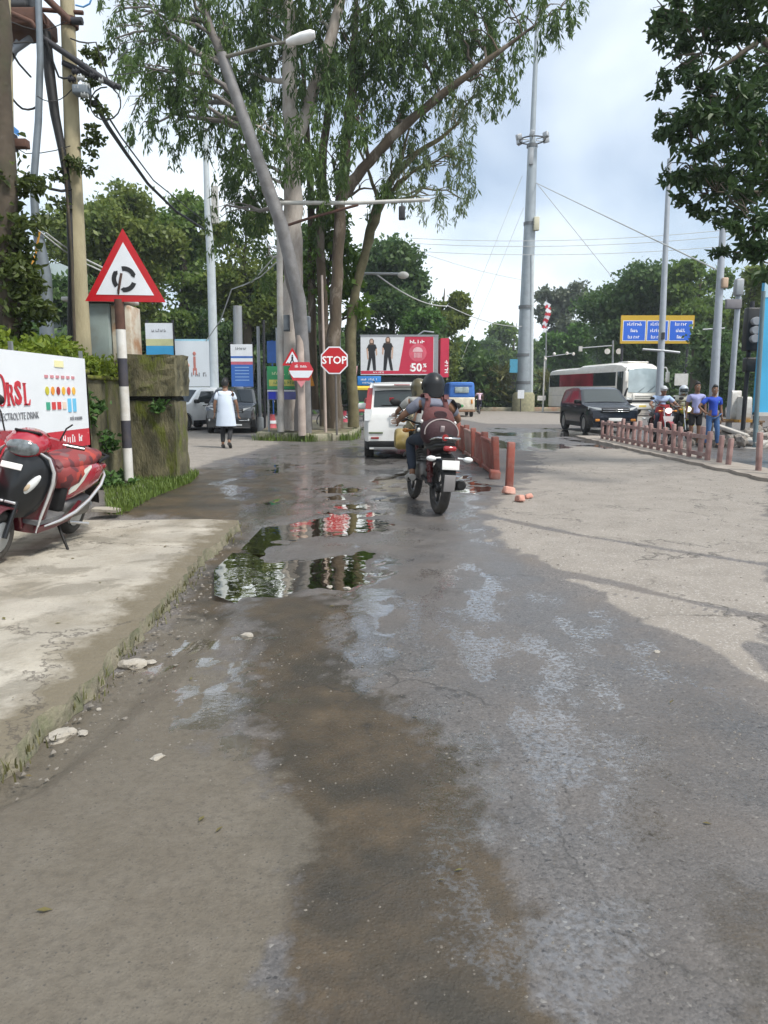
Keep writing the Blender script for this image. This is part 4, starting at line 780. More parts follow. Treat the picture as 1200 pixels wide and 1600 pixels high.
class Car:
    def __init__(s, name, label, cat, loc, heading, L_, W_, H, top, belt, wx, wr, paint, clad=None, cladz=.38, group=None, tumble=.20, sill=.22):
        s.L, s.W, s.H, s.top, s.belt, s.tumble = L_, W_, H, top, belt, tumble
        s.t = thing(name, label, cat, loc, heading, group)
        xs = sorted(set(list(np.linspace(-L_/2, L_/2, 70)) + [p[0] for p in top])); rings = []
        for x in xs:
            T_ = s.T(x); B_ = sill
            for q in wx:
                d = abs(x-q); rr = wr*1.16
                if d < rr: B_ = max(B_, wr+math.sqrt(rr*rr-d*d)*.98)
            B_ = min(B_, T_-.06); zb = min(belt, T_-.03); zs = [lerp(B_, zb, i/5) for i in range(6)]+[lerp(zb, T_-.012, i/4) for i in range(1, 5)]
            half = [(s.w(x, z), z) for z in zs]; wt = s.w(x, T_)
            half += [(wt*.95, T_+.004), (wt*.80, T_+.014), (wt*.4, T_+.024), (0, T_+.028)]
            ring = [(x, -y, z) for y, z in half]+[(x, y, z) for y, z in half[-2::-1]]
            rings.append(ring)
        mb = MB(); mb.rings(rings, 0, True, True, True)
        for i, f in enumerate(mb.f):
            zc = sum(mb.v[v][2] for v in f)/len(f)
            if clad and zc < cladz: mb.m[i] = 1
        me = mb.data('body', [paint]+([clad] if clad else [])); me.set_sharp_from_angle(angle=R(32)); s.body = link('body', me, s.t)
        mb = MB(); mb.box((0,0,sill+.10), (L_*.94, W_*.80, .16)); mb.build('underbody', BLKP, s.t)
        for q in wx:
            for sd in (-1, 1): wheel(s.t, (q, sd*(W_/2-.115), wr), wr, .20)
    def T(s, x): return interp(s.top, x)
    def w(s, x, z):
        e = max(0, (abs(x)-s.L/2+.55)/.55); p = 1-.13*e*e
        k = 1-.055*((z-.62)/.5)**2 if z < .62 else (1-.03*((z-.62)/max(.1, s.belt-.62))**2 if z < s.belt else lerp(.97, .97-s.tumble, (z-s.belt)/(s.H-s.belt)))
        return s.W/2*p*k
    def side(s, name, poly, mat, sd, off=.007, parent=None):
        v = [(x, sd*(s.w(x, z)+off), z) for x, z in poly]; u = [(x, sd*(s.w(x, z)-.02), z) for x, z in poly]; n = len(v); mb = MB(); mb.add(v, [tuple(range(n))]); mb.add(v+u, [(i, (i+1)%n, n+(i+1)%n, n+i) for i in range(n)])
        return mb.build(name, mat, parent or s.t)
    def topp(s, name, x0, x1, f0, f1, mat, off=.012, n=6, parent=None):
        vs = []
        for i in range(n+1):
            x = lerp(x0, x1, i/n); z = s.T(x); nx = -(s.T(x+.01)-s.T(x-.01)); l_ = math.hypot(nx, .02); nx, nz = nx/l_, .02/l_
            for j in range(n+1):
                q = lerp(f0, f1, j/n); y = q*s.w(x, z); c = .028*(1-abs(q)**2)
                vs.append((x+nx*(off+c*.3), y, z+nz*off+c))
        mb = MB(); mb.add(vs, [(i*(n+1)+j, i*(n+1)+j+1, (i+1)*(n+1)+j+1, (i+1)*(n+1)+j) for i in range(n) for j in range(n)], 0, True); return mb.build(name, mat, parent or s.t)
    def box(s, name, c, d, mat, bev=.01, rot=None, parent=None):
        mb = MB(); mb.box(c, d, rot, bev=bev); return mb.build(name, mat, parent or s.t)
WPAINT = M('white_car_paint', (.72,.72,.70), .3, var=.03, coat=.6, dirt=(.5,.47,.42), damt=.25); KPAINT = M('black_car_paint', (.009,.011,.017), .25, var=.1, coat=.5, spec=.3); SILV = M('silver_car_paint', (.82,.84,.85), .3, .0, var=.05, coat=.7); GPAINT = M('dark_grey_car_paint', (.035,.038,.042), .18, .1, var=.08, coat=1.)
# white hatchback ahead, seen from behind
c = Car('white_car', 'white tall hatchback driving away with high red tail lamps, nearest car ahead', 'car', (.37, 17.75, 0), R(90.5), 3.66, 1.66, 1.64,
    [(-1.83,.60),(-1.815,.86),(-1.79,1.02),(-1.74,1.09),(-1.55,1.50),(-1.44,1.58),(-1.0,1.63),(.1,1.64),(.55,1.56),(1.12,1.06),(1.65,.90),(1.80,.74),(1.83,.52)], 1.02, (-1.17, 1.22), .29, WPAINT, BLKP, .36, tumble=.15)
c.topp('rear_window', -1.735, -1.575, -.84, .84, GLASS); c.box('spoiler', (-1.56,0,1.585), (.28,1.24,.05), WPAINT, .02, (0,R(-6),0)); c.box('brake_light', (-1.705,0,1.585), (.02,.34,.022), LAMPR, .004)
c.box('wiper', (-1.76,.16,1.155), (.015,.56,.018), BLKP, .004, (0,0,0)); c.box('sticker', (-1.708,.22,1.26), (.006,.10,.12), RED, 0, (0,R(-24.5),0)); c.box('chrome_strip', (-1.845,0,.93), (.03,.56,.04), CHROME, .008); c.box('number_plate', (-1.845,0,.80), (.02,.50,.12), PLATE, .004)
c.box('emblem', (-1.835,.0,1.03), (.02,.12,.05), CHROME, .008)
for sd in (1, -1):
    tl = None; mb = MB(); mb.rings([[(x+dx, sd*y, z) for (x, y, z) in ((-1.50,.62,1.52),(-1.50,.73,1.52),(-1.73,.785,1.08),(-1.73,.66,1.08))] for dx in (-.045, .02)], cap=True, sm=False); tl = mb.build('tail_light', LAMPR, c.t)
    mb = MB(); mb.rings([[(x+dx, sd*y, z) for (x, y, z) in ((-1.775,.63,1.07),(-1.775,.80,1.07),(-1.80,.80,.83),(-1.80,.68,.83))] for dx in (-.04, .03)], cap=True, sm=False); mb.build('lamp_unit', LAMPW, tl)
    c.box('reflector', (-1.845,sd*.56,.57), (.015,.30,.035), M('green_reflector', (.10,.13,.06), .3), .005); c.box('fog_lamp', (-1.84,sd*.58,.46), (.02,.17,.04), LAMPR, .005)
    for (p0, p1) in (([(-1.35,1.06),(-.62,1.06),(-.62,1.52),(-1.25,1.50)], 0), ([(-.52,1.06),(.35,1.06),(.30,1.53),(-.52,1.53)], 0)): c.side('side_window', p0, GLASS, sd)
    c.box('wing_mirror', (.62,sd*.90,1.10), (.12,.20,.14), WPAINT, .03); c.side('door_handle', [(-.85,.93),(-.70,.93),(-.70,.96),(-.85,.96)], CHROME, sd, .02)
c.box('rear_bumper', (-1.80,0,.33), (.10,1.46,.14), BLKP, .03); c.box('bumper_lip', (-1.79,0,.245), (.10,1.2,.03), M('grey_plastic', (.25,.25,.25), .5), .01); c.topp('windscreen', .60, 1.09, -.9, .9, GLASS)
c.box('roof_rail', (-.3,.60,1.665), (1.9,.03,.03), BLKP, .01); c.box('roof_rail', (-.3,-.60,1.665), (1.9,.03,.03), BLKP, .01)
# generic front details for cars facing the camera
def front_car(c, hx, hz, glass, side, roof=True, grille=True, lamp=LAMPW, amber=False):
    fx = c.L/2
    c.topp('windscreen', *glass, -.88, .88, GLASS)
    for sd in (1, -1):
        for p0 in side: c.side('side_window', p0, GLASS, sd)
        w0 = c.w(fx-.12, hz); mb = MB(); mb.rings([[(fx-.30+dx*.2, sd*(c.w(fx-.3, hz)+.012), hz+.03),(fx-.30+dx*.2, sd*(c.w(fx-.3, hz)+.012), hz+.13),(fx-.05+dx, sd*w0*.62, hz+.08),(fx-.02+dx, sd*w0*.60, hz)] for dx in (.035, -.12)], cap=True, sm=False); mb.build('headlight', lamp, c.t)
        c.box('fog_lamp', (fx-.005, sd*.62, .48), (.06,.20,.09), LAMPO if amber else LAMPW, .02, (0,0,-sd*.35)); c.box('wing_mirror', (glass[1]-.25, sd*(c.W/2+.06), c.belt+.06), (.14,.22,.15), BLKP, .04)
        c.side('door_handle', [(-.9,c.belt-.12),(-.72,c.belt-.12),(-.72,c.belt-.09),(-.9,c.belt-.09)], CHROME, sd, .02); c.side('door_handle', [(.1,c.belt-.12),(.28,c.belt-.12),(.28,c.belt-.09),(.1,c.belt-.09)], CHROME, sd, .02)
    if grille:
        g = c.box('grille', (fx-.005,0,hz), (.05,1.0,.14), BLKP, .02)
        for k in (-.035, .03): c.box('grille_bar', (fx+.022,0,hz+k), (.02,.92,.018), CHROME, .004, None, c.t)
    c.box('number_plate', (fx+.03,0,.50), (.02,.48,.11), PLATE, .004); c.box('air_intake', (fx+.0,0,.37), (.06,1.1,.14), BLKP, .02)
SUVT = [(-2.15,.60),(-2.13,.95),(-2.05,1.08),(-1.80,1.46),(-1.6,1.56),(-.8,1.63),(.0,1.62),(.32,1.54),(1.02,1.06),(1.2,1.02),(1.85,.93),(2.08,.80),(2.14,.55)]
SIDE = [[(-1.55,1.10),(-.72,1.08),(-.70,1.50),(-1.35,1.48)], [(-.62,1.08),(.62,1.07),(.20,1.49),(-.60,1.50)]]
c = Car('black_suv', 'black sport utility car coming toward the camera in front of the white bus', 'car', (8.02, 28.2, 0), R(-88), 4.28, 1.80, 1.63, SUVT, 1.05, (-1.32,1.32), .34, KPAINT, BLKP, .42)
front_car(c, 1.9, .82, (.35,1.0), SIDE, amber=True)
c = Car('grey_suv', 'dark grey car with glossy bonnet parked facing the street behind the walking pedestrian', 'car', (-5.62, 28.4, 0), R(-86), 4.2, 1.78, 1.62, SUVT, 1.05, (-1.30,1.30), .33, GPAINT, BLKP, .45)
front_car(c, 1.9, .80, (.35,1.0), SIDE); c.box('bumper', (2.06,0,.44), (.16,1.62,.24), BLKP, .05); c.box('skid_plate', (2.13,0,.30), (.06,.9,.06), SILV, .02); c.box('lower_chrome', (2.15,.5,.46), (.02,.3,.03), CHROME, .005)
c = Car('silver_car', 'silver white car parked at an angle, half hidden by the mossy gate pillar', 'car', (-7.65, 29.6, 0), R(-118), 3.9, 1.72, 1.60, [(x*.91, z) for x, z in SUVT], 1.05, (-1.2,1.2), .32, SILV, BLKP, .34)
front_car(c, 1.7, .80, (.32,.92), [[(x*.91, z) for x, z in q] for q in SIDE])
# white coach
t = thing('white_bus', 'white coach with a maroon tinted window band and big windscreen coming through the junction', 'bus', (16.2, 46.9, 0), R(-76)); BL = 10.6; BW = 1.25
BUSP = M('bus_paint', (.74,.72,.67), .35, var=.05, coat=.4, dirt=(.5,.46,.38), damt=.35); MAROON = M('tinted_window', (.20,.016,.03), .25, coat=.25, var=.6, scale=.7, spec=.3); SEALB = M('seal', (.02,.02,.02), .6)
def bring(x, k, zt, zb=.42): 
    pr = [(.0,zb),(.93,zb),(1,zb+.08),(1,1.9),(.985,zt-.42),(.93,zt-.12),(.78,zt-.02),(.4,zt+.04),(0,zt+.06)]
    return [(x, -BW*k*y, z) for y, z in pr[1:]]+[(x, BW*k*y, z) for y, z in pr[-2:0:-1]]
mb = MB(); mb.rings([bring(-BL+.02,.93,3.0),bring(-BL+.2,.98,3.1),bring(-BL+1,1,3.16),bring(-6.2,1,3.18),bring(-5.8,1,3.30),bring(-1.6,1,3.34),bring(-.6,1,3.26),bring(-.25,.985,3.12),bring(-.06,.95,2.94),bring(0.02,.90,2.7,.5)], sm=True); me = mb.data('body', BUSP); me.set_sharp_from_angle(angle=R(38)); link('body', me, t)
for sd in (1, -1):
    xs = [-10.3,-8.7,-7.1,-5.5,-3.9,-2.3,-1.15]
    for a, b_ in zip(xs, xs[1:]):
        mb = MB(); mb.box(((a+b_)/2, sd*(BW-.012), 2.32), (b_-a-.004, .05, .86)); mb.build('side_window', (GLASS if a < -9 or a > -4 else MAROON), t)
    mb = MB(); mb.box((-.62, sd*(BW-.01), 1.85), (.66,.05,1.85), bev=.02); mb.build('door' if sd < 0 else 'driver_window', GLASS, t)
    mb = MB(); mb.box((-5.5, sd*(BW+.003), 1.28), (9.6,.015,.03)); mb.build('side_trim', M('trim_grey', (.4,.4,.4), .4), t)
    for x in (-2.35,-7.6): wheel(t, (x, sd*(BW-.17), .5), .5, .28)
    mb = MB(); mb.tube([(-.2,sd*1.12,3.02),(.32,sd*1.36,3.0),(.38,sd*1.44,2.75)], .045); mb.box((.38,sd*1.44,2.42), (.16,.24,.66), bev=.05); mb.build('wing_mirror', BUSP, t)
    mb = MB(); mb.rings([[(.0+dx, sd*.62, .92),(.0+dx, sd*1.08, .95),(-.03+dx, sd*1.14, 1.2),(.02+dx, sd*.78, 1.12)] for dx in (-.05,.05)], sm=False); mb.build('headlight', LAMPW, t)
    mb = MB(); mb.box((-.02, sd*1.16, 1.5), (.12,.10,.55), bev=.03, rot=(sd*.3,0,0)); mb.build('corner_trim', BLKP, t)
mb = MB(); mb.rings([[(x, y, z) for (x, y, z) in ((.045,-1.05,1.50),(.075,-.5,1.46),(.085,0,1.45),(.075,.5,1.46),(.045,1.05,1.50),(.02,1.06,2.88),(.05,.5,2.95),(.055,0,2.96),(.05,-.5,2.95),(.02,-1.06,2.88))],[(-.2, y, z) for (y, z) in ((-1.05,1.50),(-.5,1.46),(0,1.45),(.5,1.46),(1.05,1.50),(1.06,2.88),(.5,2.95),(0,2.96),(-.5,2.95),(-1.06,2.88))]], sm=False); mb.build('windscreen', M('windscreen', (.34,.42,.46), .06, var=.25, scale=1.2, spec=.9, coat=.5), t)  # pale pane colour carries a painted sky reflection
mb = MB(); mb.box((.06,0,1.20), (.08,1.5,.42), bev=.05); gp = mb.build('front_panel', BUSP, t)
for z in (1.12,1.24): mb = MB(); mb.box((.105,0,z), (.02,1.2,.03)); mb.build('panel_slot', BLKP, gp)
mb = MB(); mb.box((.0,0,.60), (.16,2.3,.36), bev=.06); mb.build('bumper', BUSP, t); mb = MB(); mb.box((.085,0,.62), (.02,.5,.12)); mb.build('number_plate', M('plate_yellow', (.65,.50,.10), .5), t)
mb = MB(); mb.box((.06,0,.92), (.06,2.2,.10), bev=.02); mb.build('grille', BLKP, t)
for y in (-.35,.3): mb = MB(); mb.tube([(.10,y,1.5),(.06,y+.5,1.85)], .015); mb.build('wiper', BLKP, t)
mb = MB(); mb.box((-1.2,0,3.36), (1.1,1.5,.10), bev=.04); mb.build('roof_hatch', BUSP, t)
# small van with blue canvas canopy, seen from behind
t = thing('passenger_van', 'small cream passenger van with a blue canvas top driving away beyond the divider', 'van', (4.68, 46.9, 0), R(91))
CREAM = M('cream_paint', (.62,.58,.47), .45, var=.08, dirt=(.35,.30,.22), damt=.5); BLUEC = M('blue_canvas', (.03,.13,.42), .7, var=.15, scale=3, bump=.3, bscale=12)
mb = MB(); mb.box((0,0,.80), (3.2,1.6,.76), bev=.06); mb.build('body', CREAM, t); mb = MB(); mb.box((-.15,0,1.60), (2.9,1.64,.98), bev=.14, taper=.93); cv = mb.build('canopy', BLUEC, t)
mb = MB(); mb.box((-1.60,0,1.62), (.06,.86,.36), bev=.03); mb.build('rear_window', M('clear_sheet', (.30,.36,.36), .1, var=.5, scale=3), cv); mb = MB(); mb.box((-1.6,0,2.02), (.05,1.45,.05), bev=.02); mb.build('canopy_hem', M('blue_hem', (.06,.22,.6), .6), cv)
for sd in (1,-1):
    mb = MB(); mb.box((-1.615,sd*.62,.92), (.03,.10,.26), bev=.01); mb.build('tail_light', LAMPO, t); wheel(t, (-1.1,sd*.66,.29), .29, .17); wheel(t, (1.1,sd*.66,.29), .29, .17)
mb = MB(); mb.box((-1.62,0,.36), (.10,1.66,.12), bev=.02); mb.build('rear_bumper', M('rust_brown', (.20,.11,.06), .7), t); mb = MB(); mb.ball((-1.61,0,.66), (.01,.13,.09)); mb.build('emblem', M('green_mark', (.05,.25,.08), .5), t)
mb = MB(); mb.box((1.65,0,1.0), (.5,1.5,1.2), bev=.15); mb.build('cab', CREAM, t)
# auto rickshaw facing the camera
t = thing('auto_rickshaw', 'green and yellow auto rickshaw facing the camera left of the white hatchback', 'rickshaw', (PX(566,38.5), 38.5, 0), R(-84))
GRN = M('rickshaw_green', (.03,.20,.07), .4, coat=.4); YEL = M('rickshaw_yellow', (.60,.42,.03), .6, var=.1)
mb = MB(); mb.rings([[(x,-w_,.35),(x,-w_,h),(x,w_,h),(x,w_,.35)] for x, w_, h in ((1.2,.18,.75),(1.05,.36,.98),(.75,.58,1.05),(.1,.65,.8),(-1.2,.65,.95),(-1.3,.6,.9))], sm=False); mb.build('body', GRN, t)
mb = MB(); mb.rings([[(x,-w_,1.58),(x,-w_*.8,h),(x,w_*.8,h),(x,w_,1.58)] for x, w_, h in ((.85,.60,1.68),(.5,.66,1.78),(-1.2,.66,1.78),(-1.3,.6,1.66))], sm=False); mb.build('canopy', YEL, t)
mb = MB(); mb.rings([[(1.02,-.50,1.02),(1.02,.50,1.02),(.80,.56,1.6),(.80,-.56,1.6)],[(.98,-.50,1.02),(.98,.50,1.02),(.76,.56,1.6),(.76,-.56,1.6)]], sm=False); mb.build('windscreen', GLASS, t)
for sd in (1,-1):
    mb = MB(); mb.tube([(.85,sd*.58,1.0),(.78,sd*.6,1.65)], .025); mb.build('pillar', YEL, t); mb = MB(); mb.tube([(-1.2,sd*.62,.9),(-1.2,sd*.62,1.65)], .025); mb.build('pillar', YEL, t); wheel(t, (-.9,sd*.58,.22), .22, .12)
wheel(t, (1.1,0,.22), .22, .11); mb = MB(); mb.lathe([(.08,0),(.09,.06)], (1.17,0,.82), 'x', 14); mb.build('headlight', LAMPW, t); mb = MB(); mb.box((-.6,0,.75), (.5,1.1,.2), bev=.05); mb.build('seat', BLKP, t)
# cycle rickshaw by the tree island
t = thing('cycle_rickshaw', 'old cycle rickshaw with a red seat standing beside the eucalyptus trunks', 'rickshaw', (PX(541,29), 29.2, 0), R(8)); STEEL = M('dull_steel', (.16,.13,.11), .5, .7, dirt=(.12,.06,.03), damt=.6)
def spoked(t, c, r, ax='y'):
    mb = MB(); mb.torus((0,0,0), r-.02, .022, ax, 28, 6); o = mb.build('wheel', TYRE, t, c); mb = MB()
    mb.torus((0,0,0), r-.045, .008, ax, 28, 5); mb.ball((0,0,0), .03)
    for k in range(18):
        a = k*math.pi/9; mb.tube([(0,.02 if k%2 else -.02,0),((r-.05)*math.cos(a),0,(r-.05)*math.sin(a))], .0025, 4)
    mb.build('spokes', CHROME, o)
spoked(t, (-.85,0,.34), .34); spoked(t, (.55,.42,.36), .36); spoked(t, (.55,-.42,.36), .36)
mb = MB(); mb.tube([(-.85,0,.34),(-.75,0,.80),(-.55,0,.85),(0,0,.45),(.55,0,.36)], .022); mb.tube([(-.62,0,.80),(-.25,0,.42),(-.1,0,.9)], .02); mb.tube([(.55,-.45,.36),(.55,.45,.36)], .02); mb.build('frame', STEEL, t)
mb = MB(); mb.tube([(-.72,.28,1.0),(-.78,.1,.98),(-.78,-.1,.98),(-.72,-.28,1.0)], .016); mb.tube([(-.78,0,.98),(-.75,0,.8)], .016); mb.build('handlebar', STEEL, t); mb = MB(); mb.box((-.1,0,.94), (.26,.18,.07), bev=.03); mb.build('saddle', BLKP, t)
RS = M('rickshaw_seat', (.36,.05,.045), .7, var=.25); mb = MB(); mb.box((.50,0,.72), (.5,.86,.14), bev=.05); mb.box((.78,0,.98), (.12,.86,.5), bev=.05, rot=(0,.15,0)); mb.build('seat', RS, t); mb = MB(); mb.box((.25,0,.55), (.5,.8,.05), bev=.01); mb.build('footboard', STEEL, t)

# ---------------------------------------------------------------- two wheelers
BIKEB = M('bike_black', (.008,.008,.009), .4, coat=.12, var=.1, spec=.25); ENG = M('engine_grey', (.17,.165,.16), .5, .8, var=.25, scale=12, dirt=(.06,.05,.04), damt=.6)
def motorcycle(label, loc, heading, paint, group=None, front='round', lamp=LAMPW, lean=0., panel=None, name='motorcycle'):
    t = thing(name, label, 'motorcycle', loc, heading, group, rot=(lean, 0, heading))
    for x, wd in ((-.64,.115),(.64,.09)):
        mb = MB(); mb.torus((0,0,0), .265, wd/2, 'y', 30, 10, sq=1.); o = mb.build('wheel', TYRE, t, (x,0,.31)); mb = MB(); mb.torus((0,0,0), .215, .022, 'y', 28, 6); mb.lathe([(.055,-.06),(.07,0),(.055,.06)], (0,0,0), 'y', 14)
        for k in range(6):
            a = k*math.pi/3; mb.box((math.cos(a)*.13,0,math.sin(a)*.13), (.18,.025,.03), rot=(0,-a,0))
        mb.build('rim', M('dark_rim', (.05,.05,.052), .4, .6), o)
    for sd in (1,-1):
        mb = MB(); mb.tube([(.64,sd*.085,.31),(.36,sd*.085,1.0)], [.022,.024]); mb.build('fork', CHROME, t); mb = MB(); mb.tube([(-.64,sd*.085,.31),(-.05,sd*.075,.38)], .022); mb.build('swingarm', BIKEB, t)
        mb = MB(); mb.tube([(-.60,sd*.12,.36),(-.46,sd*.12,.74)], .028)
        mb.tube([(lerp(-.585,-.50,k/40)+.0, sd*.12+.018*math.sin(k*.95), lerp(.42,.64,k/40)+.006*math.cos(k*.95)) for k in range(41)], .034, 8)
        mb.build('shock_absorber', M('shock_red', (.06,.008,.008), .5), t)
        mb = MB(); mb.tube([(-.93,sd*.10,.68),(-.94,sd*.17,.675)], .01); mb.ball((-.955,sd*.215,.67), (.035,.06,.032)); mb.build('indicator', LAMPW, t); mb = MB(); mb.tube([(.40,sd*.1,.93),(.40,sd*.18,.92)], .01); mb.ball((.41,sd*.215,.92), (.032,.05,.03)); mb.build('indicator', LAMPO, t)
        mb = MB(); mb.tube([(.33,sd*.22,1.08),(.30,sd*.36,1.24)], .008); mb.ball((.29,sd*.40,1.27), (.018,.07,.045)); mb.build('mirror', BLKP, t)
        mb = MB(); mb.tube([(.30,sd*.24,1.065),(.25,sd*.37,1.035)], .018); mb.build('grip', BLKP, t); mb = MB(); mb.tube([(.36,sd*.2,1.06),(.34,sd*.36,1.04)], .006, 5); mb.build('lever', CHROME, t)
        mb = MB(); mb.tube([(.02,sd*.12,.33),(.02,sd*.24,.33)], .018); mb.build('footpeg', BLKP, t)
    mb = MB(); mb.tube([(.36,-.10,1.02),(.36,.10,1.02),(.30,.24,1.065)], .013); mb.tube([(.36,-.10,1.02),(.30,-.24,1.065)], .013); mb.build('handlebar', BLKP, t)
    mb = MB(); mb.rings([[(x, w_*math.cos(a), z+h*math.sin(a)) for a in [2*math.pi*j/14 for j in range(14)]] for x, w_, z, h in ((-.10,.07,.86,.05),(-.02,.12,.88,.10),(.14,.15,.90,.13),(.28,.13,.90,.12),(.36,.06,.90,.06))]); mb.build('fuel_tank', paint, t)
    mb = MB(); mb.rings([[(x, w_*y, z+dz) for y, dz in ((-1,0),(-.9,.06),(0,.085),(.9,.06),(1,0),(.6,-.04),(-.6,-.04))] for x, w_, z in ((-.05,.11,.80),(-.25,.14,.78),(-.45,.145,.80),(-.75,.12,.85),(-.82,.07,.865))]); mb.build('seat', M('seat_black', (.02,.02,.021), .6, bump=.2), t)
    mb = MB(); mb.rings([[(x, w_*math.cos(a), z+h*math.sin(a)) for a in [2*math.pi*j/12 for j in range(12)]] for x, w_, z, h in ((-.1,.10,.70,.08),(-.4,.145,.74,.08),(-.75,.12,.80,.065),(-.93,.07,.82,.04))]); mb.build('tail_panel', BIKEB, t)
    mb = MB(); mb.tube([(-.55,.14,.86),(-.86,.13,.90),(-.92,0,.90),(-.86,-.13,.90),(-.55,-.14,.86)], .012); mb.build('grab_rail', CHROME, t)
    mb = MB(); mb.box((-.93,0,.785), (.06,.15,.06), bev=.02); mb.build('tail_light', LAMPR, t)
    mb = MB(); mb.rings([[(x, -.075, z),(x+.01, -.075, z+.02),(x+.01,.075,z+.02),(x,.075,z)] for x, z in ((-.62,.66),(-.78,.70),(-.92,.66),(-1.0,.50),(-1.02,.36))], sm=False); mb.build('mudguard', BLKP, t)
    mb = MB(); mb.box((-1.015,0,.605), (.015,.20,.105), rot=(0,.12,0), bev=.004); mb.build('number_plate', PLATE, t); mb = MB(); mb.box((-1.02,0,.40), (.012,.13,.19), rot=(0,-.1,0), bev=.004); mb.build('mud_flap', M('flap_grey', (.20,.19,.19), .6), t)
    mb = MB(); mb.box((.10,0,.44), (.34,.24,.24), bev=.05); mb.box((.2,0,.60), (.16,.16,.2), bev=.03, rot=(0,.3,0))
    for k in range(5): mb.box((.2,0,.54+k*.035), (.22,.22,.012), rot=(0,.3,0))
    mb.build('engine', ENG, t); mb = MB(); mb.tube([(.28,-.06,.45),(.34,-.10,.30),(.1,-.14,.24),(-.2,-.15,.27)], .022); mb.tube([(-.2,-.15,.27),(-.35,-.17,.29),(-.80,-.20,.36)], [.035,.055,.06], 14); mb.lathe([(.045,0),(.06,.01),(.06,.03)], (-.83,-.20,.362), 'x', 14); mb.build('exhaust', BLKP, t)
    mb = MB(); mb.tube([(.36,0,1.0),(.2,0,.85),(-.3,0,.70),(-.62,0,.72)], .03); mb.tube([(.34,0,.95),(.30,0,.5),(.0,0,.30),(-.15,0,.4),(-.2,0,.72)], .025); mb.build('frame', BIKEB, t)
    mb = MB(); mb.rings([[(.64+.33*math.cos(a), s_*.06, .31+.335*math.sin(a)) for s_ in (-1,-.6,0,.6,1)]+[(.64+.315*math.cos(a), s_*.05, .31+.32*math.sin(a)) for s_ in (1,.6,0,-.6,-1)] for a in [R(q) for q in range(25,166,14)]], cap=True); mb.build('front_mudguard', paint, t)
    mb = MB(); mb.lathe([(.075,-.10),(.10,-.02),(.105,.03)], (.46,0,.93), 'x', 16); mb.build('headlight_shell', paint, t)
    mb = MB(); mb.ball((.495,0,.93), (.025,.095,.075)); mb.build('headlight', lamp, t)
    if panel:                                     # leg shields / fairing
        mb = MB(); mb.rings([[(.50-abs(y)*.45, y*w_, z) for y in (-1,-.6,0,.6,1)]+[(.44-abs(y)*.45, y*w_, z) for y in (1,.6,0,-.6,-1)] for w_, z in ((.10,.45),(.20,.6),(.24,.75),(.2,.98),(.16,1.1))]); mb.build('leg_shield', panel, t)
        mb = MB(); mb.rings([[(.52,-.15,.78),(.52,.15,.78),(.51,.10,.60),(.51,-.10,.60)],[(.50,-.15,.78),(.50,.15,.78),(.49,.10,.60),(.49,-.10,.60)]], sm=False); mb.build('shield_badge', M('badge_white', (.7,.68,.68), .4), t)
    return t
motorcycle('black commuter motorcycle carrying the backpack rider behind the white hatchback', (.52, 9.27, .0), R(101), BIKEB, 'motorcycles in traffic', lean=R(3.5))
motorcycle('red motorcycle with a lit headlamp coming behind the picket fence', (PX(1037,21.2), 21.2, 0), R(-92), M('bike_red', (.42,.012,.02), .3, coat=.7), 'motorcycles in traffic', lamp=lit('headlamp_on', (1,.98,.92), 1.3), panel=M('bike_red', (0,0,0)))
motorcycle('dark motorcycle with a yellow headlamp fairing following right of the red one', (PX(1068,23.2), 23.2, 0), R(-93), M('bike_yellow', (.50,.48,.05), .35, coat=.5), 'motorcycles in traffic', lamp=MATS['headlamp_on'])
motorcycle('scooter with cream leg shield half hidden between the backpack rider and the hatchback', (.60, 12.9, 0), R(96), M('cream_gloss', (.60,.55,.42), .35, coat=.5), 'motorcycles in traffic', panel=M('cream_gloss', (0,0,0)))
t = thing('bicycle', 'bicycle ridden away by the person in a pink shirt beyond the blue topped van', 'bicycle', (PX(749,52), 52, 0), R(88))
spoked(t, (-.5,0,.34), .34); spoked(t, (.5,0,.34), .34); mb = MB(); mb.tube([(-.5,0,.34),(-.1,0,.3),(-.2,0,.85)], .02); mb.tube([(-.1,0,.3),(.35,0,.8),(.5,0,.34)], .02); mb.tube([(-.17,0,.75),(.35,0,.8),(.33,0,1.0)], .02); mb.build('frame', BIKEB, t)
mb = MB(); mb.tube([(.25,.28,1.0),(.33,.1,1.02),(.33,-.1,1.02),(.25,-.28,1.0)], .014); mb.build('handlebar', CHROME, t); mb = MB(); mb.box((-.2,0,.9), (.24,.15,.06), bev=.03); mb.build('saddle', BLKP, t)

# ---------------------------------------------------------------- parked red scooter, lower left
SCO = ((-3.05, 6.31, SZ+.02), R(-94), R(-12))
t = thing('red_scooter', 'red and black scooter parked on the driveway slab in front of the hoarding', 'scooter', SCO[0], SCO[1], rot=(SCO[2], 0, SCO[1]))
SRED = M('scooter_red', (.30,.012,.024), .22, coat=.9, var=.06); SBLK = M('scooter_black', (.009,.010,.012), .3, coat=.35, var=.1, spec=.3); SMAR = M('scooter_maroon', (.075,.008,.014), .35, coat=.5); STRIM = M('scooter_trim', (.62,.62,.63), .25, .6); DPLA = M('scooter_floor', (.10,.10,.105), .6, var=.2, bump=.3, dirt=(.25,.23,.2), damt=.5)
for x in (.62,-.62):
    mb = MB(); mb.torus((0,0,0), .165, .052, 'y', 28, 10); o = mb.build('wheel', TYRE, t, (x,0,.218)); mb = MB()
    mb.lathe([(.125,-.045),(.11,-.05),(.04,-.055),(.02,-.06)], (0,0,0), 'y', 20); mb.lathe([(.125,.045),(.11,.05),(.04,.055),(.02,.06)], (0,0,0), 'y', 20); mb.build('rim', M('hub_grey', (.38,.40,.41), .4, .5), o)
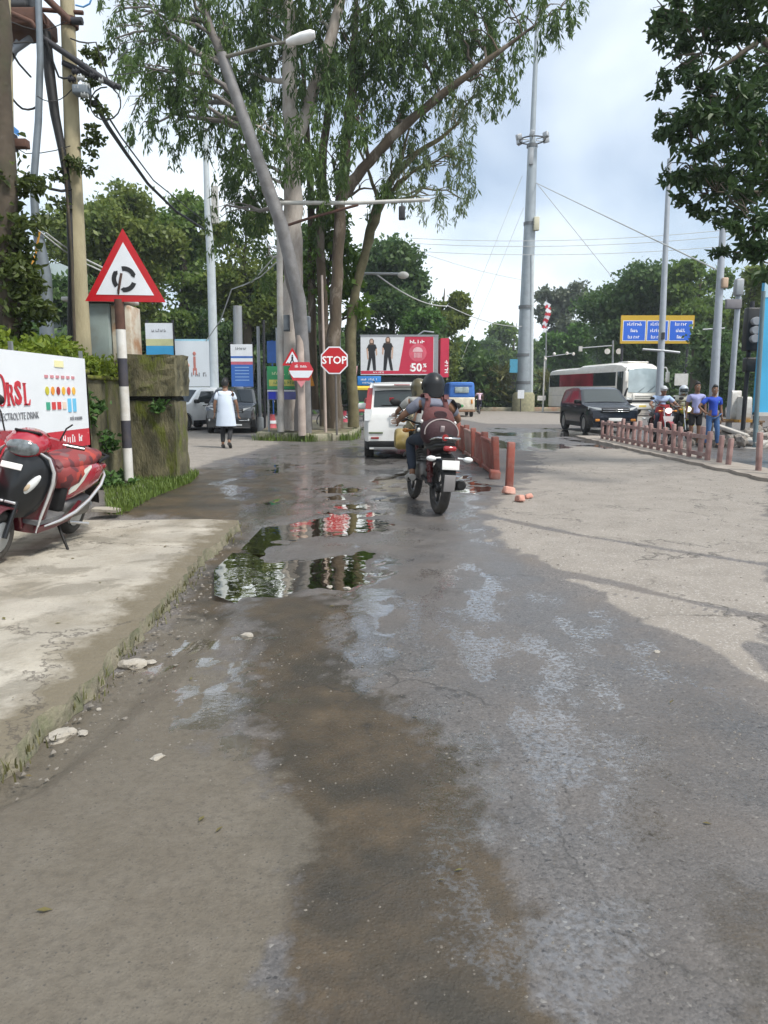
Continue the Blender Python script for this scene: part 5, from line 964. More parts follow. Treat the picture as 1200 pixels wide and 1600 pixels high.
def shell(name, prof, mat, th=.02, n=11, parent=t):      # prof: (z, half width, x at middle, x at edge)
    rg = []
    for z, w_, xm, xe in prof:
        ys = [lerp(-1,1,j/(n-1)) for j in range(n)]; rg.append([(lerp(xm, xe, abs(y)**2.2), y*w_, z) for y in ys]+[(lerp(xm, xe, abs(y)**2.2)-th, y*w_*.97, z) for y in ys[::-1]])
    mb = MB(); mb.rings(rg); return mb.build(name, mat, parent)
shell('apron', [(.36,.10,.50,.40),(.42,.16,.53,.36),(.52,.20,.545,.335),(.64,.225,.53,.31),(.76,.225,.50,.30),(.86,.19,.46,.30),(.92,.12,.42,.33)], SBLK)
shell('leg_shield', [(.22,.17,.36,.30),(.34,.19,.37,.28),(.52,.22,.36,.275),(.70,.24,.35,.265),(.84,.20,.34,.27),(.90,.12,.33,.29)], SMAR, .05)
for sd in (1,-1):
    mb = MB(); mb.tube([(.40,sd*.13,.915),(.335,sd*.205,.86),(.31,sd*.245,.75),(.305,sd*.245,.66),(.32,sd*.225,.52),(.34,sd*.20,.38),(.36,sd*.185,.24)], [.006,.013,.016,.016,.013,.012,.008], 8); mb.build('shield_trim', STRIM, t)
    mb = MB(); mb.ball((.452,sd*.145,.645), (.028,.033,.105), 14, 8, rot=(-sd*R(32),R(-14),0)); il = mb.build('indicator', LAMPW, t); mb = MB(); mb.ball((.478,sd*.13,.625), (.014,.018,.04), 10, 6, rot=(-sd*R(32),R(-14),0)); mb.build('bulb', M('bulb_amber', (.45,.36,.25), .3), il)
    mb = MB(); mb.box((.56,sd*.05,.50), (.02,.09,.022), bev=.006); mb.build('chrome_strip', STRIM, t)
mb = MB(); mb.box((.515,0,.78), (.015,.17,.05), rot=(0,-.35,0), bev=.004); mb.build('number_plate', PLATE, t)
# front mudguard and fork
mb = MB(); mb.rings([[(.62+.245*math.cos(a), s_*.085, .22+.25*math.sin(a)) for s_ in (-1,-.8,0,.8,1)]+[(.62+.225*math.cos(a), s_*.075, .22+.23*math.sin(a)) for s_ in (1,.8,0,-.8,-1)] for a in [R(q) for q in range(-10,171,12)]]); mb.build('front_mudguard', SMAR, t)
for sd in (1,-1): mb = MB(); mb.tube([(.62,sd*.075,.22),(.50,sd*.07,.50)], .022); mb.build('fork', SBLK, t)
hb_first = set(bpy.data.objects)
# handlebar cowl, headlight
mb = MB(); mb.rings([[(x, w_*math.cos(a), z+h*math.sin(a)) for a in [2*math.pi*j/16 for j in range(16)]] for x, w_, z, h in ((.14,.06,1.03,.05),(.20,.15,1.03,.085),(.30,.175,1.01,.10),(.40,.155,.995,.098),(.47,.11,.985,.075),(.485,.08,.983,.05))]); cw = mb.build('headlight_cowl', SRED, t)
mb = MB(); mb.ball((.455,0,.985), (.05,.125,.072), 18, 10); mb.build('headlight', M('headlight_glass', (.12,.14,.15), .06, coat=.9, var=.6, scale=22), cw)
for sd in (1,-1):
    mb = MB(); mb.rings([[(x, sd*y, 1.02+h*s_) for s_ in (-1,1)]+[(x-.08, sd*y, 1.02+h*s_) for s_ in (1,-1)] for x, y, h in ((.30,.14,.05),(.27,.22,.035),(.23,.27,.022))], sm=False); mb.build('bar_cover', SRED, t)
    mb = MB(); mb.tube([(.20,sd*.24,1.02),(.15,sd*.40,1.01)], .019, 10); mb.build('grip', BLKP, t); mb = MB(); mb.tube([(.26,sd*.25,1.03),(.22,sd*.41,1.02)], .008, 6); mb.build('brake_lever', STRIM, t)
mb = MB(); mb.tube([(.22,-.21,1.04),(.22,-.26,1.2),(.21,-.30,1.25)], .007); mb.ball((.20,-.32,1.29), (.02,.075,.05)); mb.build('mirror', BLKP, t)
mb = MB(); mb.tube([(.22,.21,1.04),(.22,.25,1.16),(.20,.29,1.20)], .007); mb.build('mirror_stem', BLKP, t)
mb = MB(); mb.box((.33,.0,1.09), (.10,.20,.02), bev=.008, rot=(0,-.35,0)); mb.build('dash_visor', BLKP, t)
for o in set(bpy.data.objects)-hb_first:          # bars turned a little to the rider's left
    if o.parent == t:
        pv_ = Vector((.30,0,0)); rz_ = Matrix.Rotation(R(14), 3, 'Z'); o.rotation_euler = (0,0,R(14)); o.location = pv_-rz_ @ pv_+Vector((0,0,-.055))
# floorboard, inner panel
mb = MB(); mb.rings([[(x,-w_,.30),(x,-w_,.335),(x,w_,.335),(x,w_,.30)] for x, w_ in ((.36,.19),(.2,.20),(-.02,.20),(-.12,.17))], sm=False); mb.build('floorboard', DPLA, t)
for sd in (1,-1): mb = MB(); mb.rings([[(x, sd*y, z+dz) for dz in (0,.05)]+[(x, sd*(y-.03), z+dz) for dz in (.05,0)] for x, y, z in ((.36,.20,.24),(.1,.215,.25),(-.15,.215,.27),(-.35,.20,.36))], sm=False); mb.build('floor_skirt', SMAR, t)
mb = MB(); mb.box((-.16,0,.50), (.10,.30,.40), bev=.06, rot=(0,-.25,0)); mb.build('seat_front_panel', BLKP, t)
# rear body
def oval(x, w_, z, h, p=2.6, n=18):
    o = []
    for j in range(n):
        a = 2*math.pi*j/n; c_, s_ = math.cos(a), math.sin(a); o.append((x, w_*math.copysign(abs(c_)**(2/p), c_), z+h*math.copysign(abs(s_)**(2/p), s_)))
    return o
mb = MB(); mb.rings([oval(-.14,.13,.54,.17),oval(-.25,.17,.56,.18),oval(-.45,.205,.60,.17),oval(-.65,.20,.615,.14),oval(-.82,.155,.63,.10),oval(-.93,.09,.645,.06),oval(-.97,.04,.655,.03)]); rb = mb.build('rear_body', SRED, t)
for sd in (1,-1):
    mb = MB(); mb.tube([(.28,sd*.205,.285),(.05,sd*.222,.30),(-.2,sd*.225,.335),(-.45,sd*.222,.41),(-.7,sd*.20,.51),(-.86,sd*.155,.58),(-.95,sd*.09,.625)], [.008,.014,.016,.016,.016,.014,.008], 8); mb.build('body_trim', STRIM, t)
    mb = MB(); mb.rings([[(x, sd*(y+.006), z-h),(x, sd*(y+.012), z),(x, sd*(y+.004), z+h),(x, sd*(y-.03), z)] for x, y, z, h in ((-.19,.145,.50,.02),(-.26,.17,.57,.055),(-.36,.185,.65,.055),(-.47,.185,.71,.02))], sm=False); mb.build('side_accent', M('accent_pale', (.66,.66,.60), .3, coat=.5), t)
    mb = MB(); mb.ball((-.88,sd*.11,.66), (.08,.03,.035)); mb.build('rear_indicator', LAMPR, t)
mb = MB(); mb.box((-.97,0,.65), (.03,.14,.07), bev=.015); mb.build('tail_light', LAMPR, t)
SEATC = bpy.data.materials.new('seat_cover'); SEATC.use_nodes = True; nt = SEATC.node_tree; vo = nt.nodes.new('ShaderNodeTexVoronoi'); vo.inputs['Scale'].default_value = 13; tc = nt.nodes.new('ShaderNodeTexCoord'); nt.links.new(tc.outputs['Object'], vo.inputs['Vector'])
cr = nt.nodes.new('ShaderNodeValToRGB'); cr.color_ramp.interpolation = 'CONSTANT'; e = cr.color_ramp.elements; e[0].color = (.10,.025,.03,1); e[1].position = .35; e[1].color = (.22,.035,.035,1); q = e.new(.72); q.color = (.36,.05,.035,1); q = e.new(.9); q.color = (.17,.08,.08,1)
sx = nt.nodes.new('ShaderNodeSeparateColor'); nt.links.new(vo.outputs['Color'], sx.inputs[0]); nt.links.new(sx.outputs[0], cr.inputs[0]); nt.links.new(cr.outputs[0], nt.nodes['Principled BSDF'].inputs['Base Color']); nt.nodes['Principled BSDF'].inputs['Roughness'].default_value = .6
mb = MB(); mb.rings([oval(-.06,.10,.715,.035),oval(-.10,.135,.73,.065),oval(-.25,.155,.735,.075),oval(-.45,.17,.75,.08),oval(-.65,.165,.765,.075),oval(-.80,.13,.78,.05),oval(-.86,.08,.785,.025)]); mb.build('seat', SEATC, t)
mb = MB(); mb.rings([oval(-.05,.10,.66,.06),oval(-.08,.15,.65,.11),oval(-.16,.185,.635,.135),oval(-.28,.195,.635,.12),oval(-.42,.195,.68,.08),oval(-.50,.14,.70,.04)]); mb.build('seat_skirt', SEATC, t)
mb = MB(); mb.tube([(-.72,.14,.72),(-.93,.13,.76),(-.98,0,.77),(-.93,-.13,.76),(-.72,-.14,.72)], .016); mb.build('grab_rail', BLKP, t)
mb = MB(); mb.box((-.45,.07,.32), (.5,.16,.2), bev=.06); mb.build('engine', ENG, t); mb = MB(); mb.tube([(-.2,-.12,.2),(-.4,-.15,.22),(-.9,-.17,.32)], [.02,.05,.055], 12); mb.build('exhaust', ENG, t)
mb = MB(); mb.rings([[(x,-.07,z),(x,.07,z),(x,.07,z+.02),(x,-.07,z+.02)] for x, z in ((-.70,.50),(-.86,.46),(-.98,.36),(-1.03,.26))], sm=False); mb.build('rear_mudguard', BLKP, t)
mb = MB(); mb.tube([(-.05,.13,.28),(-.02,.29,.045),(.01,.31,.03)], .012); mb.build('side_stand', BLKP, t); mb = MB(); mb.tube([(-.25,.16,.22),(-.55,.2,.16)], .014); mb.build('kick_lever', STRIM, t)
# ---------------------------------------------------------------- people
SKIN = M('brown_skin', (.20,.105,.062), .55, var=.08); HAIR = M('black_hair', (.010,.009,.009), .5, var=.3, scale=40, bump=.4); EYEW = M('eye_white', (.6,.58,.55), .3); LIP = M('lip', (.17,.065,.05), .5)
SHOE = M('dark_shoe', (.03,.03,.03), .6)
def hand(mb, wr, tip, side, mi=0, curl=0.):
    wr, tip = Vector(wr), Vector(tip); d = (tip-wr).normalized(); u = Vector((1,0,0)) if abs(d.x) < .8 else Vector((0,0,1)); s = d.cross(u).normalized(); u = s.cross(d)
    p = wr+d*.045; T = Matrix.Translation(p) @ Matrix((u, s, d)).transposed().to_4x4()
    mb.rings([[T @ Vector((.038*k*math.cos(a), .018*k*math.sin(a), z)) for a in [2*math.pi*j/8 for j in range(8)]] for z, k in ((-.06,.7),(-.02,.95),(.03,1.05),(.045,.9))], mi)
    for i, l_ in enumerate((.062,.075,.072,.055)):
        b = p+d*.04+u*(-.028+.019*i); mb.tube([b, b+d*l_*.5+s*side*l_*.12, b+d*l_*(.9-curl*.4)+s*side*l_*(.35+curl)], [.009,.0085,.007], 6, mi)
    b = p+u*-.03; mb.tube([b, b+d*.03-u*.025, b+d*.055-u*.03+s*side*.012], [.011,.010,.008], 6, mi)
def head(mb, c, yaw=0., pitch=0., face=True, s=1.):
    T = Matrix.Translation(c) @ Euler((0, pitch, yaw)).to_matrix().to_4x4() @ Matrix.Diagonal((s,s,s,1))
    rg = []
    for z, rx, ry, ox in ((-.125,.035,.032,.03),(-.115,.06,.045,.028),(-.08,.085,.062,.012),(-.03,.096,.073,.0),(.02,.10,.077,-.004),(.07,.092,.07,-.008),(.105,.062,.05,-.01),(.12,.02,.018,-.01)):
        rg.append([T @ Vector((ox+rx*math.cos(a), ry*math.sin(a), z)) for a in [2*math.pi*j/14 for j in range(14)]])
    mb.rings(rg, 0)
    if face:
        mb.rings([[T @ Vector(p) for p in q] for q in ([(.088,-.012,.01),(.088,.012,.01),(.094,0,.012)],[(.092,-.016,-.03),(.092,.016,-.03),(.122,0,-.03)],[(.088,-.012,-.042),(.088,.012,-.042),(.104,0,-.042)])], 0)
        for sd in (1,-1):
            mb.ball(T @ Vector((.083,sd*.032,.012)), .0135, 8, 6, 1); mb.ball(T @ Vector((.0945,sd*.032,.012)), .007, 6, 5, 2); mb.box(T @ Vector((.092,sd*.033,.034)), (.012,.036,.008), rot=(0,0,yaw), mi=2); mb.ball(T @ Vector((-.005,sd*.079,-.01)), (.02,.009,.03), 8, 6, 0)
        mb.box(T @ Vector((.090,0,-.068)), (.014,.044,.012), rot=(0,0,yaw), mi=3, bev=.004)
    return T
def hair(parent, T, long=False):
    mb = MB(); rg = []
    for z, rx, ry, ox in ((-.05 if not long else -.09,.06,.066,-.050),(-.01,.084,.081,-.030),(.035,.106,.085,-.012),(.075,.104,.08,-.006),(.11,.076,.06,-.01),(.134,.03,.025,-.012)):
        rg.append([T @ Vector((ox+rx*math.cos(a)*(1 if math.cos(a) < .3 or z > .05 else .55), ry*math.sin(a), z+(.0 if math.cos(a) < .3 else .03))) for a in [2*math.pi*j/16 for j in range(16)]])
    mb.rings(rg); return mb.build('hair', HAIR, parent)
BASE = dict(pelvis=((0,0,.93),(.11,.145)), belly=((.01,0,1.08),(.095,.13)), chest=((0,0,1.28),(.105,.155)), neck=((.0,0,1.46),(.052,.052)), skull=((.012,0,1.56),(.05,.05)),
    shl=((-.01,.175,1.385),(.062,.06)), ell=((-.03,.235,1.12),(.042,.042)), wrl=((.03,.25,.88),(.027,.03)), shr=((-.01,-.175,1.385),(.062,.06)), elr=((-.03,-.235,1.12),(.042,.042)), wrr=((.03,-.25,.88),(.027,.03)),
    hipl=((0,.09,.86),(.088,.085)), knl=((.02,.10,.48),(.058,.055)), anl=((-.02,.105,.09),(.038,.036)), tol=((.12,.115,.035),(.03,.04)), hipr=((0,-.09,.86),(.088,.085)), knr=((.02,-.10,.48),(.058,.055)), anr=((-.02,-.105,.09),(.038,.036)), tor=((.12,-.115,.035),(.03,.04)))
EB = [('pelvis','belly'),('belly','chest'),('chest','yoke'),('yoke','neck'),('neck','skull')]+[('yoke','sh'+s) for s in 'lr']+[e for s in 'lr' for e in (('sh'+s,'el'+s),('el'+s,'wr'+s),('pelvis','hip'+s),('hip'+s,'kn'+s),('kn'+s,'an'+s),('an'+s,'to'+s))]
def person(label, loc, rz, pose, top, bottom, scale=1., sleeve='short', legs='long', shoe=SHOE, headgear='hair', face=True, yaw=0., group=None, skin=SKIN, tilt=0., feet=True, extra=None):
    t = thing('person', label, 'person', loc, rz, group); t.scale = (scale,)*3
    J = {k: (tuple(pose.get(k, v[0])), v[1]) for k, v in BASE.items()}
    J['yoke'] = (tuple(Vector(J['chest'][0]).lerp(Vector(J['neck'][0]), .52)), (.088,.10)); me = skin_mesh(J, EB); mb = MB(); mb.mesh(me)
    for s, sd in (('l',1),('r',-1)):
        w0, e0 = Vector(J['wr'+s][0]), Vector(J['el'+s][0]); hd = pose.get('hand'+s); tip = Vector(hd) if hd else w0+(w0-e0).normalized()*.15
        hand(mb, w0, tip, -sd, 0, pose.get('curl', .25))
    hc = Vector(J['skull'][0])+Vector((.02,0,.055)); T = head(mb, hc, yaw, tilt, face)
    mb.build('body', [skin, EYEW, BLACK, LIP], t)
    def grow(d, f, a): return {k: (v[0], (v[1][0]*f+a, v[1][1]*f+a)) for k, v in d.items()}
    K = {k: J[k] for k in ('belly','pelvis','chest','yoke')}; K['pelvis'] = (tuple(Vector(J['pelvis'][0])+Vector((0,0,-.03))), (.118,.15)); K['collar'] = (tuple(Vector(J['chest'][0]).lerp(Vector(J['neck'][0]), .86)), (.058,.062)); ed = [('belly','pelvis'),('belly','chest'),('chest','yoke'),('yoke','collar')]
    for s in 'lr':
        K['sh'+s] = J['sh'+s]; ed.append(('yoke','sh'+s)); a, b_, w0 = (Vector(J[q+s][0]) for q in ('sh','el','wr'))
        if sleeve == 'short': K['sl'+s] = (tuple(a.lerp(b_, .72)), (.052,.052)); ed.append(('sh'+s,'sl'+s))
        else: K['sl'+s] = (tuple(b_), (.048,.048)); K['cu'+s] = (tuple(b_.lerp(w0, .88)), (.034,.034)); ed += [('sh'+s,'sl'+s),('sl'+s,'cu'+s)]
    me = skin_mesh(grow(K, 1.05, .014), ed); mb = MB(); mb.mesh(me); mb.build('shirt', top, t)
    K = {'pelvis': (tuple(Vector(J['pelvis'][0])+Vector((0,0,.06))), J['pelvis'][1])}; ed = []
    for s in 'lr':
        h, k, a = (Vector(J[q+s][0]) for q in ('hip','kn','an')); K['hip'+s] = J['hip'+s]; ed.append(('pelvis','hip'+s))
        if legs == 'short': K['cf'+s] = (tuple(h.lerp(k, .85)), (.082,.080)); ed.append(('hip'+s,'cf'+s))
        else: K['kn'+s] = J['kn'+s]; K['cf'+s] = (tuple(k.lerp(a, .93)), (.045,.045)); ed += [('hip'+s,'kn'+s),('kn'+s,'cf'+s)]
    me = skin_mesh(grow(K, 1.05, .010), ed); mb = MB(); mb.mesh(me); mb.build('trousers' if legs != 'short' else 'shorts', bottom, t)
    if feet:
        for s in 'lr':
            a, b_ = Vector(J['an'+s][0]), Vector(J['to'+s][0]); d = (b_-a); d.normalize(); mb = MB(); mb.tube([a+Vector((-.03,0,-.045)), a.lerp(b_, .45)+Vector((0,0,-.01)), b_+d*.04, b_+d*.085], [.042,.048,.046,.028], 10); mb.build('shoe', shoe, t)
    if headgear == 'hair': hair(t, T)
    elif headgear == 'long': hair(t, T, True)
    elif headgear == 'helmet':
        mb = MB(); mb.ball(T @ Vector((-.005,0,.03)), (.158,.138,.148), 20, 14, rot=(0,tilt,yaw)); mb.rings([[T @ Vector((-.02+.145*math.cos(a), .128*math.sin(a), z)) for a in [R(q) for q in range(60,301,16)]]+[T @ Vector((-.02+.11*math.cos(a), .10*math.sin(a), z)) for a in [R(q) for q in range(300,59,-16)]] for z in (.02,-.06,-.125)], 0); h = mb.build('helmet', extra or SBLK, t)
        mb = MB(); mb.rings([[T @ Vector((.155*k*math.cos(a), .14*k*math.sin(a), z)) for a in [R(q) for q in range(-65,66,13)]] for z, k in ((-.04,1.0),(.02,1.06),(.07,.98))], closed=False, cap=False); mb.build('visor', GLASS, h)
    elif headgear == 'cap':
        mb = MB(); mb.ball(T @ Vector((0,0,.045)), (.115,.095,.095), 16, 10, rot=(0,tilt,yaw)); mb.box(T @ Vector((.12,0,.045)), (.11,.15,.012), bev=.005); mb.build('cap', extra or WHITE, t)
    return t
RIDE = dict(pelvis=(-.22,0,.90), belly=(-.19,0,1.02), chest=(-.10,0,1.20), neck=(-.05,0,1.345), skull=(-.02,0,1.43), shl=(-.10,.18,1.285), shr=(-.10,-.18,1.285), ell=(.02,.37,1.10), elr=(.02,-.37,1.10), wrl=(.20,.36,1.045), wrr=(.20,-.36,1.045), handl=(.36,.37,1.02), handr=(.36,-.37,1.02), curl=.6,
    hipl=(-.18,.10,.86), hipr=(-.18,-.10,.86), knl=(.22,.20,.80), knr=(.22,-.20,.80), anl=(.0,.19,.40), anr=(.0,-.19,.40), tol=(.14,.20,.345), tor=(.14,-.20,.345))
# pedestrian in a long pale tunic
KUR = M('pale_tunic', (.55,.62,.72), .8, var=.06, bump=.25, bscale=9)
t = person('person in a long pale blue tunic and black trousers walking away toward the parked cars', (PX(352,19.3), 19.3, 0), R(92), dict(knl=(.06,.10,.48), anl=(-.02,.10,.10), knr=(.05,-.10,.50), anr=(-.27,-.10,.17), tor=(-.17,-.11,.07), wrl=(.02,.29,.88), ell=(-.04,.27,1.12), wrr=(.03,-.30,.88), elr=(-.04,-.28,1.12)), KUR, M('black_cotton', (.014,.014,.016), .85), 1.02)
mb = MB(); mb.rings([[(-.005+rx*math.cos(a)*(1+.05*math.sin(5*a)*(1.2-z)), ry*math.sin(a)*(1+.05*math.cos(7*a)*(1.2-z)), z) for a in [2*math.pi*j/28 for j in range(28)]] for z, rx, ry in ((.56,.17,.255),(.75,.17,.235),(.95,.165,.215),(1.1,.145,.20),(1.3,.145,.205),(1.39,.09,.15))]); mb.build('tunic_skirt', KUR, t)
# motorcycle rider with backpack
BX, BY, BH = .52, 9.27, R(101)
LEAN = R(3.5)
t = person('helmeted motorcycle rider in a blue grey shirt and dark jeans carrying a maroon backpack', (BX, BY, 0), BH, RIDE, M('bluegrey_shirt', (.145,.155,.20), .85, var=.12, bump=.7, bscale=11), M('dark_jeans', (.018,.026,.042), .85, var=.2, bump=.5, bscale=14), 1., headgear='helmet', shoe=M('grey_shoe', (.32,.31,.29), .7, var=.25), face=False, extra=M('helmet_black', (.012,.013,.015), .4, coat=.1, var=.15, spec=.3)); t.rotation_euler = (LEAN, 0, BH)
BAG = M('maroon_fabric', (.105,.036,.036), .85, var=.15, scale=8, bump=.3, bscale=40); BAGD = M('dark_maroon_fabric', (.035,.012,.016), .75, var=.2, bump=.3, bscale=40)
bp = thing('backpack', 'maroon backpack with a dark domed lower pocket worn by the motorcycle rider', 'backpack', (BX, BY, 0), BH, rot=(LEAN, 0, BH))
mb = MB(); mb.rings([oval(-.20,.14,1.05,.17,2.6),oval(-.26,.19,1.04,.21,2.6),oval(-.35,.205,1.03,.215,2.6),oval(-.42,.18,1.02,.19,2.6),oval(-.45,.11,1.02,.14,2.6)]); mb.build('bag_body', BAG, bp)
mb = MB(); mb.rings([oval(-.40,.225,.945,.175,2.4),oval(-.48,.22,.945,.17,2.4),oval(-.55,.19,.94,.145,2.3),oval(-.59,.115,.93,.095,2.2),oval(-.60,.03,.925,.03,2)]); pk = mb.build('front_pocket', BAGD, bp)
mb = MB(); mb.tube([(-.535,.205*math.cos(a),.945+.158*math.sin(a)) for a in [R(q) for q in range(-10,191,10)]], .008, 6); mb.build('piping', M('piping_grey', (.34,.30,.29), .6), pk); mb = MB(); mb.box((-.60,.01,.99), (.02,.05,.08), bev=.008, rot=(0,-.3,0)); mb.build('zip_tag', M('tag_grey', (.33,.27,.27), .5), pk)
mb = MB(); mb.rings([oval(-.43,.085,1.155,.045,2.4),oval(-.452,.075,1.155,.04,2.4)]); mb.build('logo_patch', BAGD, bp)
for sd in (1,-1):
    mb = MB(); mb.rings([[(x, sd*(y-.03), z),(x+.012, sd*(y-.03), z+.008),(x+.012, sd*(y+.03), z+.008),(x, sd*(y+.03), z)] for x, y, z in ((-.24,.12,1.34),(-.17,.13,1.39),(-.08,.14,1.375),(-.02,.15,1.30),(-.01,.16,1.15))], sm=True); mb.build('strap', BAG, bp)
    mb = MB(); mb.rings([[(x, sd*(y-.032), z),(x-.012, sd*(y-.032), z),(x-.012, sd*(y+.032), z),(x, sd*(y+.032), z)] for x, y, z in ((-.10,.105,1.375),(-.165,.10,1.355),(-.215,.11,1.30),(-.235,.125,1.22),(-.25,.14,1.14))], sm=True); mb.build('back_strap', BAG, bp)
    for y, z in ((.205,1.06),(.235,.96)): mb = MB(); mb.ball((-.36,sd*y,z), (.03,.02,.026)); mb.build('buckle', M('buckle_pale', (.62,.62,.6), .35), bp)
mb = MB(); mb.lathe([(.036,0),(.04,.008),(.03,.02)], (-.90,.05,.905), 'x', 14); mb.build('clip_light', LAMPR, bp)
# second rider and bag just ahead
t = person('rider in a gold and black helmet half hidden behind the backpack rider', (.60, 12.9, 0), R(96), RIDE, M('grey_shirt', (.28,.28,.27), .85, bump=.6, bscale=12), M('khaki_cloth', (.24,.21,.13), .85), 1., headgear='helmet', extra=M('helmet_gold', (.085,.07,.03), .35, coat=.4, var=.3, scale=9, dirt2=(.012,.012,.012), d2amt=1., d2scale=6.))
mb = MB(); mb.rings([oval(-.09,.10,.62,.02,4),oval(-.10,.11,.62,.17,4),oval(.10,.12,.62,.18,4),oval(.11,.10,.62,.02,4)]); o = mb.build('bag', M('yellow_bag', (.27,.20,.06), .6, var=.2, dirt=(.36,.32,.22), damt=.8), None, (.30, 12.55, .02), (0,0,R(96))); tag(o, 'yellow shopping bag hanging at the left side of the scooter ahead', 'bag')
# riders beyond the fence
t = person('rider on the red motorcycle in a pale blue shirt and grey cap', (PX(1037,21.2), 21.2, 0), R(-92), RIDE, M('paleblue_shirt', (.36,.47,.66), .8, bump=.6, bscale=12), M('navy_cloth', (.03,.035,.06), .85), 1., headgear='cap', extra=M('cap_grey', (.42,.44,.46), .7))
t = person('rider in a cream shirt and pale helmet on the yellow lamped motorcycle', (PX(1068,23.2), 23.2, 0), R(-93), RIDE, M('cream_shirt', (.55,.53,.46), .8, bump=.6, bscale=12), M('black_cotton', (0,0,0)), 1., headgear='helmet', extra=M('helmet_pale', (.42,.46,.50), .4))
# two boys
t = person('boy in a lilac shirt and black shorts standing by the road right of the riders', (PX(1089,20.0), 20.0, 0), R(-100), dict(), M('lilac_shirt', (.35,.37,.62), .8, var=.08, bump=.6, bscale=12), M('black_cotton', (0,0,0)), .97, legs='short', sleeve='short', yaw=R(8))
t = person('boy in a bright blue shirt and jeans with one hand on his hip', (PX(1116,19.3), 19.3, 0), R(-88), dict(elr=(.0,-.42,1.16), wrr=(.04,-.25,1.0), handr=(.05,-.12,.95), hipl=(0,.10,.86), knl=(.03,.15,.48), anl=(-.01,.19,.09), tol=(.13,.22,.035), anr=(-.02,-.13,.09)), M('blue_shirt', (.015,.06,.42), .8, var=.1, bump=.6, bscale=12), M('blue_jeans', (.05,.12,.28), .85, var=.25, bump=.5, bscale=14), .92, sleeve='short', yaw=R(-10))
mb = MB(); mb.ball((.10,.06,1.30), (.02,.07,.05)); mb.build('shirt_print', M('print_cyan', (.10,.30,.55), .7), t)
# cyclist far off
CYC = dict(RIDE); CYC.update(pelvis=(-.2,0,.98), belly=(-.16,0,1.1), chest=(-.05,0,1.3), neck=(.0,0,1.44), skull=(.03,0,1.53), shl=(-.04,.17,1.37), shr=(-.04,-.17,1.37), ell=(.12,.26,1.2), elr=(.12,-.26,1.2), wrl=(.22,.26,1.04), wrr=(.22,-.26,1.04), handl=(.34,.26,1.02), handr=(.34,-.26,1.02), hipl=(-.18,.09,.94), hipr=(-.18,-.09,.94), knl=(.1,.11,.62), knr=(.14,-.11,.74), anl=(-.12,.11,.22), anr=(-.02,-.11,.42), tol=(.03,.12,.17), tor=(.12,-.12,.38))
person('person in a pale pink shirt cycling away beyond the blue topped van', (PX(749,52), 52, 0), R(88), CYC, M('pink_shirt', (.62,.48,.58), .8), M('navy_cloth', (0,0,0)), 1.)
# ---------------------------------------------------------------- signs, poles, boards, cables
GALV = M('galvanised_steel', (.33,.35,.37), .5, .5, var=.12, scale=3, dirt=(.22,.20,.18), damt=.5); PALEP = M('pale_pole', (.50,.50,.48), .6, var=.1, dirt=(.34,.31,.27), damt=.5); TANC = M('tan_concrete', (.37,.325,.21), .9, var=.18, scale=3, bump=.4, bscale=30, dirt=(.16,.14,.08), damt=.6, dscale=2.2, stretch=(1,1,.35)); DKST = M('dark_steel', (.035,.035,.04), .6, .3, var=.3)
RUST = M('rusty_steel', (.10,.05,.035), .8, .2, var=.35, scale=7, dirt=(.05,.03,.025)); CABLE = M('cable_black', (.012,.012,.013), .6); INSU = M('insulator', (.40,.42,.42), .3, coat=.4); CABW = M('cable_grey', (.42,.43,.42), .6); CABY = M('cable_orange', (.45,.22,.02), .6)
SIGNW = M('sign_white', (.72,.75,.80), .4, var=.04, dirt=(.5,.5,.48), damt=.2)
def up(poly, c, s=1.): return [(x*s, y*s) for x, y in poly]
VERT = Matrix.Rotation(R(90), 4, 'X')            # prism polygon (x, z) facing -Y
def plate(t, name, poly, mat, y=0., th=.006):
    mb = MB(); mb.prism(poly, th, Matrix.Translation((0, y, 0)) @ VERT); return mb.build(name, mat, t)
# roundabout warning sign on a striped post
Ys = 10.8; sx, sz = PX(194, Ys), 0.
t = thing('warning_sign', 'large red bordered triangular roundabout warning sign on a black and white striped post', 'traffic sign', (sx, Ys, 0))
def pl(px, py): q = P(px, py, Ys); return (q.x-sx, q.z)
A_, B_, C_ = pl(193,358), pl(135,471), pl(260,473); ce = ((A_[0]+B_[0]+C_[0])/3, (A_[1]+B_[1]+C_[1])/3)
plate(t, 'border', [B_, C_, A_], CRIM, -.03, .012); inn = [(lerp(ce[0], p[0], .72), lerp(ce[1], p[1], .72)) for p in (B_, C_, A_)]; f = plate(t, 'face', inn, SIGNW, -.043, .004)
plate(t, 'back_plate', [(lerp(ce[0], p[0], .97), lerp(ce[1], p[1], .97)) for p in (B_, C_, A_)], GALV, -.026, .003)
rc = pl(196,437)
for k in range(3):
    a0 = R(100-120*k); arc = [(rc[0]+.175*math.cos(a0-R(q)), rc[1]+.175*math.sin(a0-R(q))) for q in range(0,84,8)]+[(rc[0]+.112*math.cos(a0-R(q)), rc[1]+.112*math.sin(a0-R(q))) for q in range(80,-1,-8)]
    a1 = a0-R(79); ah = [(rc[0]+.178*math.cos(a1+R(4)), rc[1]+.178*math.sin(a1+R(4))), (rc[0]+.145*math.cos(a1-R(14)), rc[1]+.145*math.sin(a1-R(14))), (rc[0]+.108*math.cos(a1+R(4)), rc[1]+.108*math.sin(a1+R(4)))]
    mb = MB(); mb.prism(arc, .003, Matrix.Translation((0,-.049,0)) @ VERT); mb.prism(ah, .003, Matrix.Translation((0,-.0492,0)) @ VERT); o = mb.build('arrow', BLACK, f)
PW = M('post_white', (.62,.61,.58), .6, var=.1, dirt=(.35,.29,.22), damt=.6); PB = M('post_black', (.035,.035,.05), .6, var=.2, dirt=(.12,.10,.08), damt=.5)
